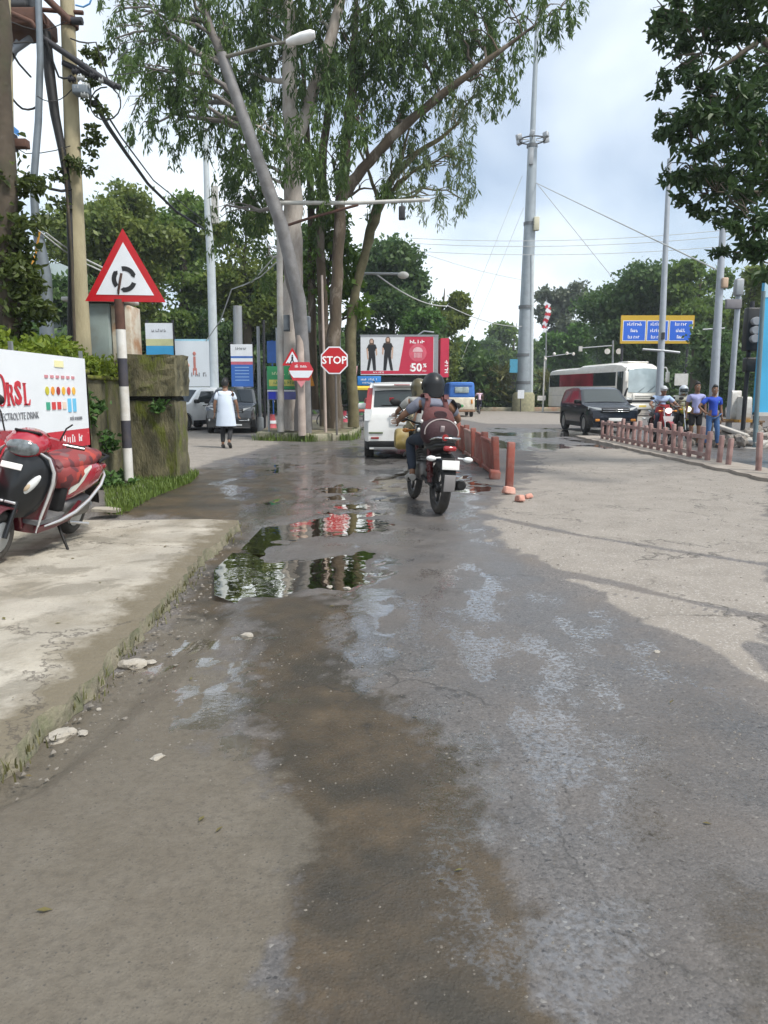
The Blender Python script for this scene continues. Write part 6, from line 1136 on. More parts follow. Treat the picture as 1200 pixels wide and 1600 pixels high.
zs = [PZ(y, Ys) for y in (770,750,700,657,604,560,515,468)]; cols = [M('post_grey', (.14,.12,.10), .8), PW, PB, PW, PB, PW, RUST]
for z0, z1, m in zip(zs, zs[1:], cols): mb = MB(); mb.tube([(0,0,z0),(0,0,z1)], .068, 14, cap=True); mb.build('post_band', m, t)
mb = MB(); mb.tube([(0,0,zs[-1]),(.02,-.06,PZ(455,Ys)),(.075,-.062,PZ(428,Ys))], .016, 6); mb.build('bent_bracket', RUST, t)
# control cabinet behind the wall
t = thing('control_cabinet', 'grey green electrical control cabinet with pale rusty side standing behind the wall', 'cabinet', (PX(152,11.9), 12.0, 0)); CABG = M('cabinet_grey', (.22,.27,.26), .55, var=.1, dirt=(.16,.15,.12), damt=.5); CREAMR = M('cream_rusty', (.50,.46,.38), .6, var=.1, dirt=(.30,.13,.04), damt=.85, dscale=4)
mb = MB(); mb.box((0,0,2.20), (.62,.5,1.15), bev=.015); mb.build('body', CABG, t); mb = MB(); mb.box((.47,.05,2.15), (.30,.5,1.2), bev=.015); mb.build('side_cabinet', CREAMR, t); mb = MB(); mb.box((.12,-.03,2.83), (.98,.68,.06), bev=.02); mb.build('lid', PALEP, t); mb = MB(); mb.box((0,0,.8), (.8,.5,1.66)); mb.build('plinth', MOSSW, t)
for x in (-.155,.155): mb = MB(); mb.box((x,-.255,2.2), (.29,.02,1.05), bev=.006); mb.build('door', CABG, t)
# utility poles at upper left
def pole(name, label, pts, r, mat, cat='pole', n=12):
    t = thing(name, label, cat, (pts[0][0], pts[0][1], 0)); b0 = Vector((pts[0][0], pts[0][1], 0)); mb = MB(); mb.tube([Vector(p)-b0 for p in pts], r, n); mb.build('shaft', mat, t); return t, b0
Yp = 11.4
t, b0 = pole('utility_pole', 'tan concrete utility pole with steel arms at upper left, creeper climbing beside it', [(PX(134,Yp),Yp,-.1), P(124,470,Yp), P(115,270,Yp), P(108,80,Yp), P(103,-60,Yp), P(100,-160,Yp)], [.135,.13,.115,.10,.092,.085], TANC)
for (a, c, r, m, nm) in ((P(60,55,Yp-.2), P(180,136,Yp-.25), .045, DKST, 'crossarm'), (P(98,98,Yp-.14), P(188,137,Yp-.1), .04, DKST, 'crossarm'), (P(60,-15,Yp-.25), P(112,35,Yp-.2), .05, RUST, 'brace'), (P(-30,30,Yp-.2), P(70,30,Yp-.2), .07, RUST, 'crossarm'), (P(-30,8,Yp), P(130,20,Yp), .03, RUST, 'crossarm'), (P(112,33,Yp-.2), P(129,33,Yp-.2), .05, DKST, 'bracket')):
    mb = MB(); mb.tube([a-b0, c-b0], r, 6); mb.build(nm, m, t)
mb = MB(); mb.lathe([(.118,-.06),(.12,0),(.118,.06)], tuple(P(109,36,Yp)-b0), 'z', 14); mb.build('clamp', RUST, t)
for i, (px, py) in enumerate([(118,112),(126,122),(134,134),(112,124),(122,138),(132,148),(146,118),(160,126)]):
    q = P(px, py, Yp-.25)-b0; mb = MB(); mb.lathe([(.02,-.05),(.045,-.03),(.022,-.01),(.05,.015),(.022,.03),(.035,.05)], tuple(q), 'x', 10); mb.build('insulator', INSU if i % 3 else DKST, t)
q = P(128,142,Yp-.2)-b0; mb = MB(); mb.box(q, (.22,.18,.12), bev=.02); mb.build('junction_box', M('box_bluegrey', (.16,.19,.22), .5), t)
t, b0 = pole('steel_pole', 'bent grey steel pole left of the tan concrete pole', [P(72,600,Yp-.3), P(74,540,Yp-.3), P(70,430,Yp-.3), P(56,345,Yp-.3), P(52,290,Yp-.3), P(60,190,Yp-.3), P(63,90,Yp-.3), P(58,-60,Yp-.3)], [.10,.10,.095,.06,.05,.048,.045,.045], M('bluegrey_pole', (.17,.20,.23), .55, .3, var=.15, dirt=(.10,.11,.10), damt=.4))
t, b0 = pole('cable_bundle', 'thick dark sagging bundle of cables running down to the tan pole', [P(72,50,Yp-.1), P(78,120,Yp-.1), P(86,180,Yp-.1), P(97,235,Yp-.1), P(108,300,Yp-.1), P(112,420,Yp-.1), P(110,560,Yp-.1)], [.06,.075,.065,.055,.05,.05,.05], CABLE, 'cable')
t, b0 = pole('utility_pole', 'mossy concrete pole cut off by the left edge of the picture', [(PX(6,9.9),9.9,-.1), P(7,300,9.9), P(5,120,9.9), P(0,-80,9.9)], [.13,.12,.11,.10], TANC)
mb = MB(); q = P(25,225,9.7)-b0; mb.box(q, (.30,.12,.10), bev=.01); mb.build('bracket', RUST, t); mb = MB(); q = P(12,222,9.7)-b0; mb.box(q, (.2,.16,.2), bev=.02); mb.build('switch_box', DKST, t)
# transformer platform overhead
t = thing('transformer', 'dark pole mounted transformer and steel platform at the top left corner', 'transformer', P(30,40,Yp)); mb = MB(); mb.box((0,0,0), (.85,.6,.22), bev=.03); mb.build('platform', RUST, t)
mb = MB(); mb.box((-.15,.05,.55), (.75,.5,.8), bev=.06); mb.build('tank', M('transformer_grey', (.07,.075,.08), .5, var=.2), t)
for x in (-.4,-.15,.1): mb = MB(); mb.lathe([(.05,0),(.08,.06),(.04,.1),(.07,.16),(.035,.2),(.05,.28)], (x,.05,.95), 'z', 10); mb.build('bushing', INSU, t)
for i, (a, c) in enumerate(((P(30,65,Yp), P(8,105,Yp)), (P(48,60,Yp), P(5,90,Yp-.2)))): mb = MB(); mb.tube([a-Vector(t.location), c-Vector(t.location)], .05, 8); mb.build('support_strut', M('strut_grey', (.22,.24,.27), .5), t)
mb = MB(); mb.tube([P(58,45,Yp-.3)-Vector(t.location), P(50,35,Yp-.3)-Vector(t.location), P(12,18,Yp-.3)-Vector(t.location)], .035, 6); mb.build('bracket_arm', RUST, t)
# leaning street lamp arm, signal gantries
t = thing('street_lamp', 'street lamp with a white head on a long arm reaching right from the leaning trunk', 'street lamp', P(346,88,20.7)); b0 = Vector(t.location)
mb = MB(); mb.tube([Vector((PX(476,22.4),22.4,IZ-.1))-b0, P(474,560,22.1)-b0, P(468,470,21.7)-b0, P(440,352,21.2)-b0, P(395,225,20.9)-b0, P(346,84,20.7)-b0], [.20,.19,.185,.175,.16,.13], 12); mb.build('leaning_pole', M('lamp_pole_grey', (.21,.205,.205), .7, .2, var=.2, scale=4, dirt=(.10,.09,.08), damt=.5), t)
mb = MB(); mb.tube([P(348,90,20.7)-b0, P(380,82,20.5)-b0, P(420,70,20.3)-b0, P(452,65,20.1)-b0], [.055,.045,.04,.035], 8); mb.build('arm', M('weathered_arm', (.17,.16,.13), .7, .3), t)
q0, q1 = P(447,66,20.1)-b0, P(492,54,19.8)-b0; mb = MB(); d = q1-q0; rg = []
for k, w_ in ((0,.07),(.15,.12),(.5,.17),(.85,.17),(1,.10)): 
    c_ = q0+d*k; rg.append([c_+Vector((0, w_*math.cos(a), .75*w_*math.sin(a))) for a in [2*math.pi*j/12 for j in range(12)]])
mb.rings(rg); mb.build('lamp_head', M('lamp_white', (.80,.80,.80), .35), t)
t, b0 = pole('signal_gantry', 'long horizontal signal arm on a pale post crossing in front of the tallest eucalyptus', [(PX(438,22.2),22.2,IZ), P(437,400,22.2), P(437,314,22.2)], [.10,.09,.085], M('pole_dusty', (.34,.33,.31), .6, var=.12, dirt=(.22,.19,.16), damt=.6), 'traffic signal')
mb = MB(); mb.tube([P(434,317,22.15)-b0, P(560,317,22.15)-b0, P(672,312,22.15)-b0], [.06,.055,.05], 8); mb.build('arm', PALEP, t); mb = MB(); mb.tube([P(440,355,22.15)-b0, P(480,342,22.15)-b0, P(560,320,22.15)-b0], .04, 6); mb.build('brace', RUST, t)
q = P(628,333,22.15)-b0; mb = MB(); mb.box(q, (.18,.2,.36), bev=.03); mb.tube([q+Vector((0,0,.15)), q+Vector((0,0,.34))], .02); mb.build('signal_head', DKST, t)
t, b0 = pole('signal_gantry', 'thinner signal arm with a lamp at its tip and a white disc by the trunks', [(PX(529,26.5),26.5,IZ), P(528,427,26.5)], [.09,.08], GALV, 'traffic signal')
mb = MB(); mb.tube([P(527,427,26.5)-b0, P(632,428,26.5)-b0], .045, 8); mb.build('arm', GALV, t); mb = MB(); mb.ball(P(630,430,26.4)-b0, (.2,.16,.12)); mb.build('lamp', PW, t); mb = MB(); mb.lathe([(.20,-.02),(.20,.02)], tuple(P(539,447,26.35)-b0), 'y', 20); mb.build('disc', PALEP, t); mb = MB(); mb.tube([P(528,470,26.5)-b0, P(572,428,26.5)-b0], .02, 5); mb.build('stay', GALV, t)
# stop sign
Yt = 22.0; t = thing('stop_sign', 'red octagonal stop sign with white lettering on a post by the eucalyptus trunks', 'traffic sign', (PX(523,Yt), Yt, 0)); zc = PZ(563, Yt)
oc = lambda r: [(r*math.cos(R(22.5+45*k)), zc+r*math.sin(R(22.5+45*k))) for k in range(8)]
mb = MB(); mb.tube([(.05,.04,IZ-.1),(.03,.04,zc+.2)], .035, 10); mb.build('post', M('dull_post', (.13,.12,.11), .7, dirt=(.10,.06,.04)), t); plate(t, 'rim', oc(.425), SIGNW, 0., .012); f = plate(t, 'face', oc(.385), CRIM, -.0125, .004); text('lettering', 'STOP', .30, TXTW, f, (0, -.020, zc-.005), (R(90), 0, 0), bold=.006)
# pedestrian crossing sign, narrow red and white board
t = thing('warning_sign', 'small triangular pedestrian crossing sign on the thick pale post', 'traffic sign', (PX(458,21.8), 21.8, 0)); zt_, zb_ = PZ(543,21.8), PZ(571,21.8); ce = (0, lerp(zb_, zt_, .36))
plate(t, 'border', [(-.30,zb_),(.30,zb_),(0,zt_)], CRIM, 0, .01); f = plate(t, 'face', [(lerp(ce[0],p[0],.66), lerp(ce[1],p[1],.66)) for p in ((-.30,zb_),(.30,zb_),(0,zt_))], SIGNW, -.0105, .003)
mb = MB()
for poly in ([(-.02,.24),(.02,.24),(.02,.28),(-.02,.28)], [(-.03,.13),(.02,.12),(.03,.23),(-.03,.23)], [(-.09,.03),(-.06,.03),(.0,.13),(-.03,.14)], [(.05,.03),(.08,.03),(.02,.14),(-.01,.13)]): mb.prism([(x, y+zb_+.02) for x, y in poly], .003, Matrix.Translation((0,-.0145,0)) @ VERT)
for k in range(4): mb.prism([(-.15+.08*k,zb_+.065),(-.11+.08*k,zb_+.065),(-.115+.08*k,zb_+.09),(-.145+.08*k,zb_+.09)], .003, Matrix.Translation((0,-.0145,0)) @ VERT)
o = mb.build('walker_pictogram', BLACK, f)
mb = MB(); mb.tube([(.24,.06,IZ-.1),(.22,.06,PZ(480,21.8))], [.115,.10], 12); mb.build('post', M('rosy_post', (.40,.33,.29), .8, var=.15, dirt=(.25,.2,.16), damt=.5), t)
t = thing('sign_board', 'red and white hexagonal speed calming board overlapping the pale post', 'traffic sign', (PX(471,21.6), 21.6, 0)); z0 = PZ(578,21.6)
hx = [(-.24,z0-.30),(.24,z0-.30),(.36,z0),(.24,z0+.22),(-.24,z0+.22),(-.36,z0)]; plate(t, 'board', [(x, z) for x, z in hx], RED, 0, .012); plate(t, 'white_band', [(-.30,z0-.12),(-.22,z0-.22),(.22,z0-.22),(.30,z0-.12),(.34,z0-.02),(-.34,z0-.02)], SIGNW, -.0125, .004); print_row((2, 4,), .12, TXTW, t, (0,-.016,z0+.10), (R(90),0,0), sx=.8); plate(t, 'drop_tab', [(0,z0-.50),(.13,z0-.31),(-.13,z0-.31)], M('pink_tab', (.6,.22,.24), .5), 0, .01)
# green and yellow notice hoarding on the island
t = thing('notice_board', 'green and yellow notice hoarding with a blue lower strip behind the island posts', 'notice board', (PX(447,22.7), 22.7, IZ-.1)); k = 22.7/FPX
def bx(x0, x1, y0, y1): return [(PX(x0,22.7)-PX(447,22.7), PZ(y1,22.7)-IZ), (PX(x1,22.7)-PX(447,22.7), PZ(y1,22.7)-IZ), (PX(x1,22.7)-PX(447,22.7), PZ(y0,22.7)-IZ), (PX(x0,22.7)-PX(447,22.7), PZ(y0,22.7)-IZ)]
plate(t, 'green_panel', bx(418,480,567,604), M('board_green', (.03,.26,.10), .6, var=.2, scale=3), 0, .03); plate(t, 'yellow_band', bx(421,477,588,598), M('board_yellow', (.50,.48,.12), .6, var=.3, scale=6), -.031, .004); plate(t, 'white_band', bx(418,480,603,607), SIGNW, 0, .03); plate(t, 'lower_strip', bx(418,480,606.5,619), M('board_violet', (.12,.13,.34), .6, var=.25, scale=4), 0, .03); plate(t, 'blue_mark', bx(420,431,607,618), M('print_blue', (.01,.03,.5), .5), -.031, .004)
print_row((5, 4,), .17, M('text_pale_green', (.45,.6,.35), .6), t, (0,-.04,PZ(578,22.7)-IZ), (R(90),0,0)); print_row((5, 4,), .15, M('text_dark_green', (.05,.25,.08), .6), t, (0,-.04,PZ(593,22.7)-IZ), (R(90),0,0))
for x in (-.55,.6): mb = MB(); mb.tube([(x,.05,0),(x,.05,1.9)], .035, 8); mb.build('post', GALV, t)
def simple_post(label, px, y0, y1, Y, r0, r1, mat, base=None, zb=0.):
    t, b0 = pole('post', label, [(PX(px[0],Y),Y,zb), P(px[1],y1,Y)], [r0, r1], mat, 'post')
    if base: mb = MB(); mb.lathe([(base,0),(base,.5),(base*.8,.55)], (0,0,zb), 'z', 14); mb.build('base', PALEP, t)
    return t
simple_post('slim grey post in front of the green notice hoarding', (436,433), 0, 512, 23.2, .07, .05, GALV, zb=IZ-.1)
simple_post('grey post with a pale round foot right of the dark parked car', (405,403), 0, 510, 27.5, .07, .055, GALV, .14)
simple_post('white pvc pipe post standing on the tree island', (459,459), 0, 600, 24.2, .05, .05, PW, .14, IZ-.1)
simple_post('thin leaning pole beside the stop sign trunks', (508,503), 0, 430, 23.0, .05, .035, M('rosy_post', (0,0,0)), zb=IZ-.1)
t = thing('cloth_banner', 'small orange pennant hanging on the right side of the green notice hoarding', 'banner', (PX(486,24.6), 24.6, 0)); plate(t, 'cloth', [(-.10,PZ(604,24.6)),(.12,PZ(603,24.6)),(.02,PZ(584,24.6)),(-.04,PZ(584,24.6))], M('orange_cloth', (.42,.17,.02), .8, var=.2), 0, .02); mb = MB(); mb.tube([(0,.03,IZ-.1),(0,.03,PZ(583,24.6))], .02); mb.build('stick', DKST, t)
for i, (px, py, w_, h_, lab) in enumerate([(444,505,17,24,'grey junction box strapped to the tallest trunk, left of the pale post'), (479,507,12,24,'grey junction box strapped to the trunk right of the pale post')]):
    q = P(px, py, 22.75); mb = MB(); s = 22.75/FPX; mb.box((0,0,0), (w_*s, .22, h_*s), bev=.02); mb.box((0,-.115,0), (w_*s*.8,.012,h_*s*.85)); tag(mb.build('junction_box', M('meter_grey', (.12,.14,.16), .5, var=.2), None, q), lab, 'junction box', 'junction boxes strapped to the trunks')
mb = MB(); q = P(425,550,26.2); mb.box((0,0,0), (.34,.04,.75)); mb.tube([(0,.03,-q.z),(0,.03,.4)], .025); tag(mb.build('blue_sign', M('sign_blue', (.03,.12,.42), .5, var=.15), None, q), 'narrow blue sign between the dark car and the tallest trunk', 'sign')
# billboard with two models
Yb = 45.; t = thing('billboard', 'large white and red clothing sale billboard with two women in black', 'billboard', (PX(628,Yb), Yb, 0))
def bb(px, py): return (PX(px,Yb)-PX(628,Yb), PZ(py,Yb))
def quad(x0, x1, y0, y1): return [bb(x0,y1), bb(x1,y1), bb(x1,y0), bb(x0,y0)]
plate(t, 'panel', quad(564,683,525,586), M('print_pale', (.62,.64,.67), .5, var=.05), 0, .25); plate(t, 'red_panel', [bb(622,584.5), bb(676,584.5), bb(676,526.5), bb(632,526.5)], M('crimson_print', (.50,.02,.06), .5, var=.05), -.252, .004); plate(t, 'red_strip', quad(564.5,626,579.5,584.5), MATS['crimson_print'], -.2525, .004)
rcx, rcz = bb(652,551.5); mb = MB(); mb.lathe([(.52,0),(.52,.006)], (rcx,-.262,rcz), 'y', 28); mb.build('round_emblem', M('pink_ring', (.60,.10,.15), .5), t)
mb = MB(); mb.prism([(rcx+.30*math.cos(R(a)), rcz+.05+.28*math.sin(R(a))) for a in range(0,181,15)], .004, Matrix.Translation((0,-.267,0)) @ VERT)
for k in range(6): mb.box((rcx-.2+k*.08, -.268, rcz-.14), (.04,.006,.30))
mb.build('emblem_mark', M('emblem_pink', (.72,.45,.48), .5), t)
text('lettering', '50', .66, TXTW, t, (bb(650,576)[0], -.262, bb(650,575)[1]), (R(90),0,0), bold=.02); text('lettering', '%', .30, TXTW, t, (bb(663,572)[0], -.262, bb(663,571.5)[1]), (R(90),0,0), bold=.01); print_row((3,), .17, TXTW, t, (bb(663,580)[0], -.262, bb(663,580)[1]), (R(90),0,0)); print_row((2, 2,), .16, TXTW, t, (bb(641,574)[0], -.262, bb(641,575)[1]), (R(90),R(-90),0))
print_row((4,), .40, TXTW, t, (bb(652,534)[0], -.262, bb(652,534)[1]), (R(90),0,0), sx=1.15); print_row((3, 5,), .15, TXTW, t, (bb(592,582)[0], -.262, bb(592,582)[1]), (R(90),0,0))
SKP = M('print_skin', (.55,.36,.27), .5); HRP = M('print_hair', (.10,.06,.04), .5)
def figure(px, hgt, flip):
    x0, z0 = bb(px, 579); k = hgt; f = -1 if flip else 1; q = lambda L_: [(x0+f*a*k, z0+b_*k) for a, b_ in L_]
    fg = plate(t, 'model_figure', q([(-.16,0),(-.08,0),(.0,.40),(.05,0),(.14,0),(.12,.42),(.10,.60),(.17,.70),(.12,.82),(-.10,.82),(-.17,.68),(-.10,.60),(-.09,.42)]), BLACK, -.2535, .003)
    plate(fg, 'print_arm', q([(-.17,.68),(-.12,.70),(-.10,.36),(-.14,.34)]), SKP, -.257, .002); plate(fg, 'print_arm', q([(.17,.70),(.12,.66),(.14,.45),(.18,.5)]), SKP, -.257, .002)
    plate(fg, 'print_hair', q([(-.07,.80),(.07,.80),(.075,.94),(.03,1.0),(-.03,1.0),(-.075,.94)]), HRP, -.257, .002); plate(fg, 'print_face', q([(-.035,.86),(.035,.86),(.045,.92),(.03,.97),(-.03,.97),(-.045,.92)]), SKP, -.260, .002)
figure(581, 1.85, False); figure(606, 1.95, True)
plate(t, 'top_frame', quad(563,684,523.5,525.5), GALV, .02, .3)
mb = MB(); x0, z0 = bb(684,530); x1, z1 = bb(697,588); mb.box(((x0+x1)/2+.13, 1.2, (z0+z1)/2), (.5, 2.6, z0-z1+.1)); mb.build('side_box', MATS['crimson_print'], t); print_row((4,), .4, TXTW, t, (x1-.02, -.107, z1+.6), (R(90),R(-90),0)); plate(t, 'grey_edge', quad(677,683.5,526,586), GALV, -.2535, .01)
for x in (-2.0,0,1.9): mb = MB(); mb.box((x,.3,1.25), (.16,.16,2.5)); mb.build('leg', DKST, t)
mb = MB(); mb.box((-.1,.6,1.85), (4.4,.6,1.1)); mb.build('dark_kiosk', DKST, t); mb = MB(); mb.tube([(.9,.3,PZ(524,Yb)),(1.3,.2,PZ(517,Yb)),(1.9,.2,PZ(519,Yb))], .05); mb.build('lamp_bracket', GALV, t)  # kiosk box in near-black steel fills the dark gap under the panel
t = thing('direction_sign', 'small blue direction sign between the stop sign and the billboard', 'sign', (PX(577,41), 41, 0)); k = 41/FPX; mb = MB(); mb.box((0,0,PZ(595,41)), (36*k,.06,14*k), bev=.01); mb.build('board', M('sign_blue2', (.03,.20,.55), .5), t); print_row((4, 4, 1,), .17, TXTW, t, (0,-.034,PZ(593,41)), (R(90),0,0)); print_row((7, 1,), .17, TXTW, t, (0,-.034,PZ(598,41)), (R(90),0,0)); mb = MB(); mb.tube([(0,.06,0),(0,.06,PZ(590,41))], .06); mb.build('post', GALV, t)
t = thing('shop_sign', 'small pink and white sign right beside the stop sign', 'sign', (PX(551,34), 34, 0)); k = 34/FPX; mb = MB(); mb.box((0,0,PZ(580,34)), (14*k,.06,17*k), rot=(0,.12,0)); mb.build('board', M('sign_pink', (.62,.36,.36), .5, var=.3, scale=6), t); mb = MB(); mb.box((-.0,-.035,PZ(578,34)), (10*k,.01,3*k), rot=(0,.12,0)); mb.build('white_strip', SIGNW, t); mb = MB(); mb.tube([(0,.05,0),(0,.05,PZ(580,34))], .04); mb.build('post', DKST, t)
# boards behind the parked cars
def board(name, label, px, Y, bands, tilt=0., posts=True):
    x0, x1, y0, y1 = px; cx = (x0+x1)/2; t = thing(name, label, 'notice board', (PX(cx,Y), Y, 0), tilt); s = Y/FPX
    for i, (a, b_, m, nm) in enumerate(bands):
        ya, yb = lerp(y0, y1, a), lerp(y0, y1, b_); plate(t, nm, [((x0-cx)*s, PZ(yb,Y)), ((x1-cx)*s, PZ(yb,Y)), ((x1-cx)*s, PZ(ya,Y)), ((x0-cx)*s, PZ(ya,Y))], m, 0, .05)
    if posts:
        for x in (x0+1, x1-1): mb = MB(); mb.box(((x-cx)*s, .09, PZ(y0,Y)/2+.05), (.07,.07,PZ(y0,Y)+.1)); mb.build('post', DKST, t)
    return t, s
SB = M('board_blue', (.04,.32,.60), .5, var=.15, scale=1.2); t, s = board('notice_board', 'white yellow and blue panel on dark posts behind the mossy gate pillar', (233,274,505,576), 24, [(0,.35,SIGNW,'white_panel'), (.35,.50,M('pale_yellow2', (.55,.55,.30), .5),'yellow_band'), (.50,1,SB,'blue_panel')])
print_row((7,), .14, GREY, t, (0,-.055,PZ(517,24)), (R(90),0,0))
t, s = board('hoarding', 'large pale hoarding with a faint red figure above the parked silver car', (276,331,530,604), 33, [(0,.04,M('sky_strip', (.30,.55,.68), .5),'top_strip'), (.04,1,M('pale_hoarding', (.58,.63,.68), .5, var=.06, scale=1),'panel')], .05)
mb = MB(); z = PZ(568,33)
mb.box((.08,-.056,z), (.10,.01,.6)); mb.ball((.08,-.056,z+.42), (.07,.01,.09)); mb.box((.02,-.056,z-.35), (.05,.01,.3)); mb.box((.14,-.056,z-.35), (.05,.01,.3)); mb.build('printed_figure', M('faint_red', (.45,.17,.14), .5), t)
print_row((2, 4,), .34, GREY, t, (.0,-.055,PZ(585,33)), (R(90),0,0)); mb = MB(); mb.ball((-.28,-.056,PZ(571,33)), (.14,.01,.12)); mb.build('print_blot', M('faint_orange', (.70,.40,.33), .5), t)
DB = M('deep_blue', (.03,.12,.42), .5, var=.12, scale=2); t, s = board('notice_board', 'blue and white notice board with a red stripe standing behind the dark parked car', (363,396,538,604), 32, [(0,.28,SIGNW,'white_panel'), (.28,.33,DB,'blue_line'), (.33,.41,SIGNW,'white_line'), (.41,.48,M('red_line', (.50,.12,.16), .5),'red_line'), (.48,1,DB,'blue_panel')])
print_row((6,), .17, GREY, t, (0,-.055,PZ(545,32)), (R(90),0,0))
for k in range(5): mb = MB(); mb.box((0,-.054,PZ(574+5*k,32)), (.6,.008,.035)); mb.build('print_line', M('print_paleblue', (.25,.40,.65), .5), t)
t, b0 = pole('lamp_post', 'tall tapered white lamp post behind the parked cars at left', [(PX(335,31),31,-.1), P(330,420,31), P(324,320,31), P(320,190,31), P(319,100,31)], [.19,.17,.13,.09,.06], M('post_bluewhite', (.50,.55,.58), .5, .2, var=.08), 'lamp post')
mb = MB(); q = P(330,320,31)-b0; mb.box(q+Vector((.15,0,0)), (.25,.2,1.4)); mb.build('service_box', PALEP, t)
simple_post('thick short grey pillar behind the blue and white notice board', (372,371), 0, 478, 34, .22, .20, GALV)
simple_post('stout white bollard post at the right end of the parked cars', (412,412), 0, 500, 30.5, .06, .05, DKST)
t = thing('building', 'pale building corner with a blue awning far behind the poles at left', 'building', (PX(15,34), 34, 0)); mb = MB(); mb.box((0,0,9), (.65,3,18.5)); mb.build('wall', M('building_pale', (.42,.50,.52), .8, var=.1, scale=.6), t); mb = MB(); mb.prism([(0,0),(.85,-.6),(.85,-.35),(0,.4)], 1.2, Matrix.Translation((.35,.2,PZ(188,34))) @ VERT); mb.build('awning', M('awning_blue', (.03,.17,.45), .6), t); mb = MB(); mb.box((1.6,1,3.5), (2.6,3,7)); mb.build('side_wing', M('building_pale', (0,0,0)), t)
# high mast
Ym = 60.; t = thing('high_mast', 'very tall grey high mast lamp column in the roundabout with a ring of floodlights', 'mast', (PX(818,Ym), Ym, 0)); b0 = Vector(t.location); MAST = M('mast_grey', (.30,.34,.37), .55, .3, var=.08, scale=.8, dirt=(.22,.24,.25), damt=.4)
secs = [((818,640),(822,480),.63,.52), ((822,480),(828,348),.50,.45), ((828,348),(832,228),.42,.36), ((831.5,226),(840,20),.22,.15), ((840,20),(845,-110),.15,.10)]
for (a, c, r0, r1) in secs:
    A1, C1 = (Vector((PX(a[0],Ym), Ym, -.1)) if a[1] == 640 else P(a[0],a[1],Ym))-b0, P(c[0],c[1],Ym)-b0; mb = MB(); mb.tube([A1, C1], [r0, r1], 16); mb.build('mast_section', MAST, t)
for (px, py, r) in ((818.6,555,.60),(822,480,.60),(828,350,.50),(831.5,228,.42),(818.3,598,.62)): q = P(px,py,Ym)-b0; mb = MB(); mb.lathe([(r,-.12),(r,.12)], tuple(q), 'z', 18); mb.build('flange', M('mast_dark', (.12,.13,.14), .6), t)
q = P(832,219,Ym)-b0; mb = MB(); mb.torus(q, .95, .05, 'z', 28, 6); mb.build('lantern_ring', DKST, t)
for k in range(6):
    a = k*math.pi/3+.3; d = Vector((math.cos(a), math.sin(a), 0)); mb = MB(); mb.tube([q+d*.3, q+d*1.0], .04, 5); mb.box(q+d*1.15+Vector((0,0,.12)), (.42,.32,.40), rot=(.3*math.sin(a),-.3*math.cos(a),a), bev=.05); mb.build('floodlight', GALV, t)
q = P(833,352,Ym)-b0; mb = MB(); mb.box(q+Vector((.15,-.5,0)), (.42,.4,1.0), bev=.04); mb.build('control_box', M('box_cream', (.50,.48,.36), .5), t); q = P(829,247,Ym)-b0; mb = MB(); mb.box(q+Vector((-.05,-.42,0)), (.34,.25,1.2), bev=.04); mb.build('cable_box', GALV, t)
mb = MB(); mb.tube([(.58,-.25,0), P(829,400,Ym)-b0+Vector((.05,-.4,0))], .16, 8); mb.build('conduit', M('conduit_pale', (.46,.50,.52), .5), t)
mb = MB(); mb.lathe([(.9,0),(.9,1.4),(.75,1.6)], (0,0,-.1), 'z', 18); mb.build('plinth', M('plinth_olive', (.26,.25,.16), .9, var=.3), t); mb = MB(); mb.box((-.9,-.3,PZ(572,Ym)), (.62,.06,1.05)); mb.build('side_sign', M('sign_teal', (.06,.28,.42), .5), t)
def wire(label, pts, r, mat=CABLE, sag=0., name='cable'):
    pts = [Vector(p) for p in pts]; out = []
    for a, c in zip(pts, pts[1:]):
        n_ = max(3, int((c-a).length/1.2)); n_ = min(n_, 14)
        for i in range(n_): q = a.lerp(c, i/n_); q.z -= sag*4*(i/n_)*(1-i/n_); out.append(q)
    out.append(pts[-1]); b0 = out[0]; mb = MB(); mb.tube([p-b0 for p in out], r, 5); return tag(mb.build(name, mat, None, b0), label, 'cable')
wire('stay wire from the high mast down to the right, the upper one', [P(838,286,Ym), P(1126,424,27)], .03, CABW); wire('stay wire from the high mast down to the dark trees, the steeper one', [P(840,288,Ym), P(962,440,62)], .025, CABW)
wire('faint stay wire from the high mast down to the left', [P(816,275,Ym), P(690,590,58)], .018, CABW); wire('second faint stay wire nearer the mast on its left', [P(818,325,Ym), P(722,560,58)], .018, CABW)
wire('upper long cable crossing the sky behind the mast', [P(640,372,52), P(1200,352,50)], .02, CABW, .5); wire('middle long cable crossing the sky behind the mast', [P(640,380,52), P(1200,362,50)], .02, CABW, .5); wire('lowest long cable crossing the sky behind the mast', [P(640,392,53), P(1200,378,51)], .02, CABW, .5)
wire('cable from the eucalyptus grove down to the mast foot', [P(590,430,26), P(700,478,40), P(815,510,59)], .025, CABW, .3); wire('thin cable low beside the mast, sloping right', [P(640,388,53), P(815,437,59)], .02, CABW, .2)
wire('pale double cable running from the left edge to behind the warning sign', [P(-20,298,10.6), P(60,355,11), P(160,418,12)], .014, CABW, .05); wire('second pale cable under the first at the left edge', [P(-20,304,10.6), P(62,362,11), P(160,424,12)], .012, CABW, .06)
wire('orange cable hanging in a loop below the bent steel pole', [P(62,362,10.9), P(56,395,10.9), P(45,430,10.8), P(28,450,10.7), P(0,456,10.5), P(-40,452,10.3)], .016, CABY)
wire('thick black cable sagging from the tan pole past the left trees', [P(148,160,Yp), P(168,196,13.5), P(195,236,16), P(232,288,20), P(275,330,25), P(325,362,30.8)], .04, CABLE, 0.); wire('thin cable beside the thick sagging one', [P(150,152,Yp), P(190,215,16), P(240,282,22), P(327,352,30.8)], .018, CABLE, 0.)
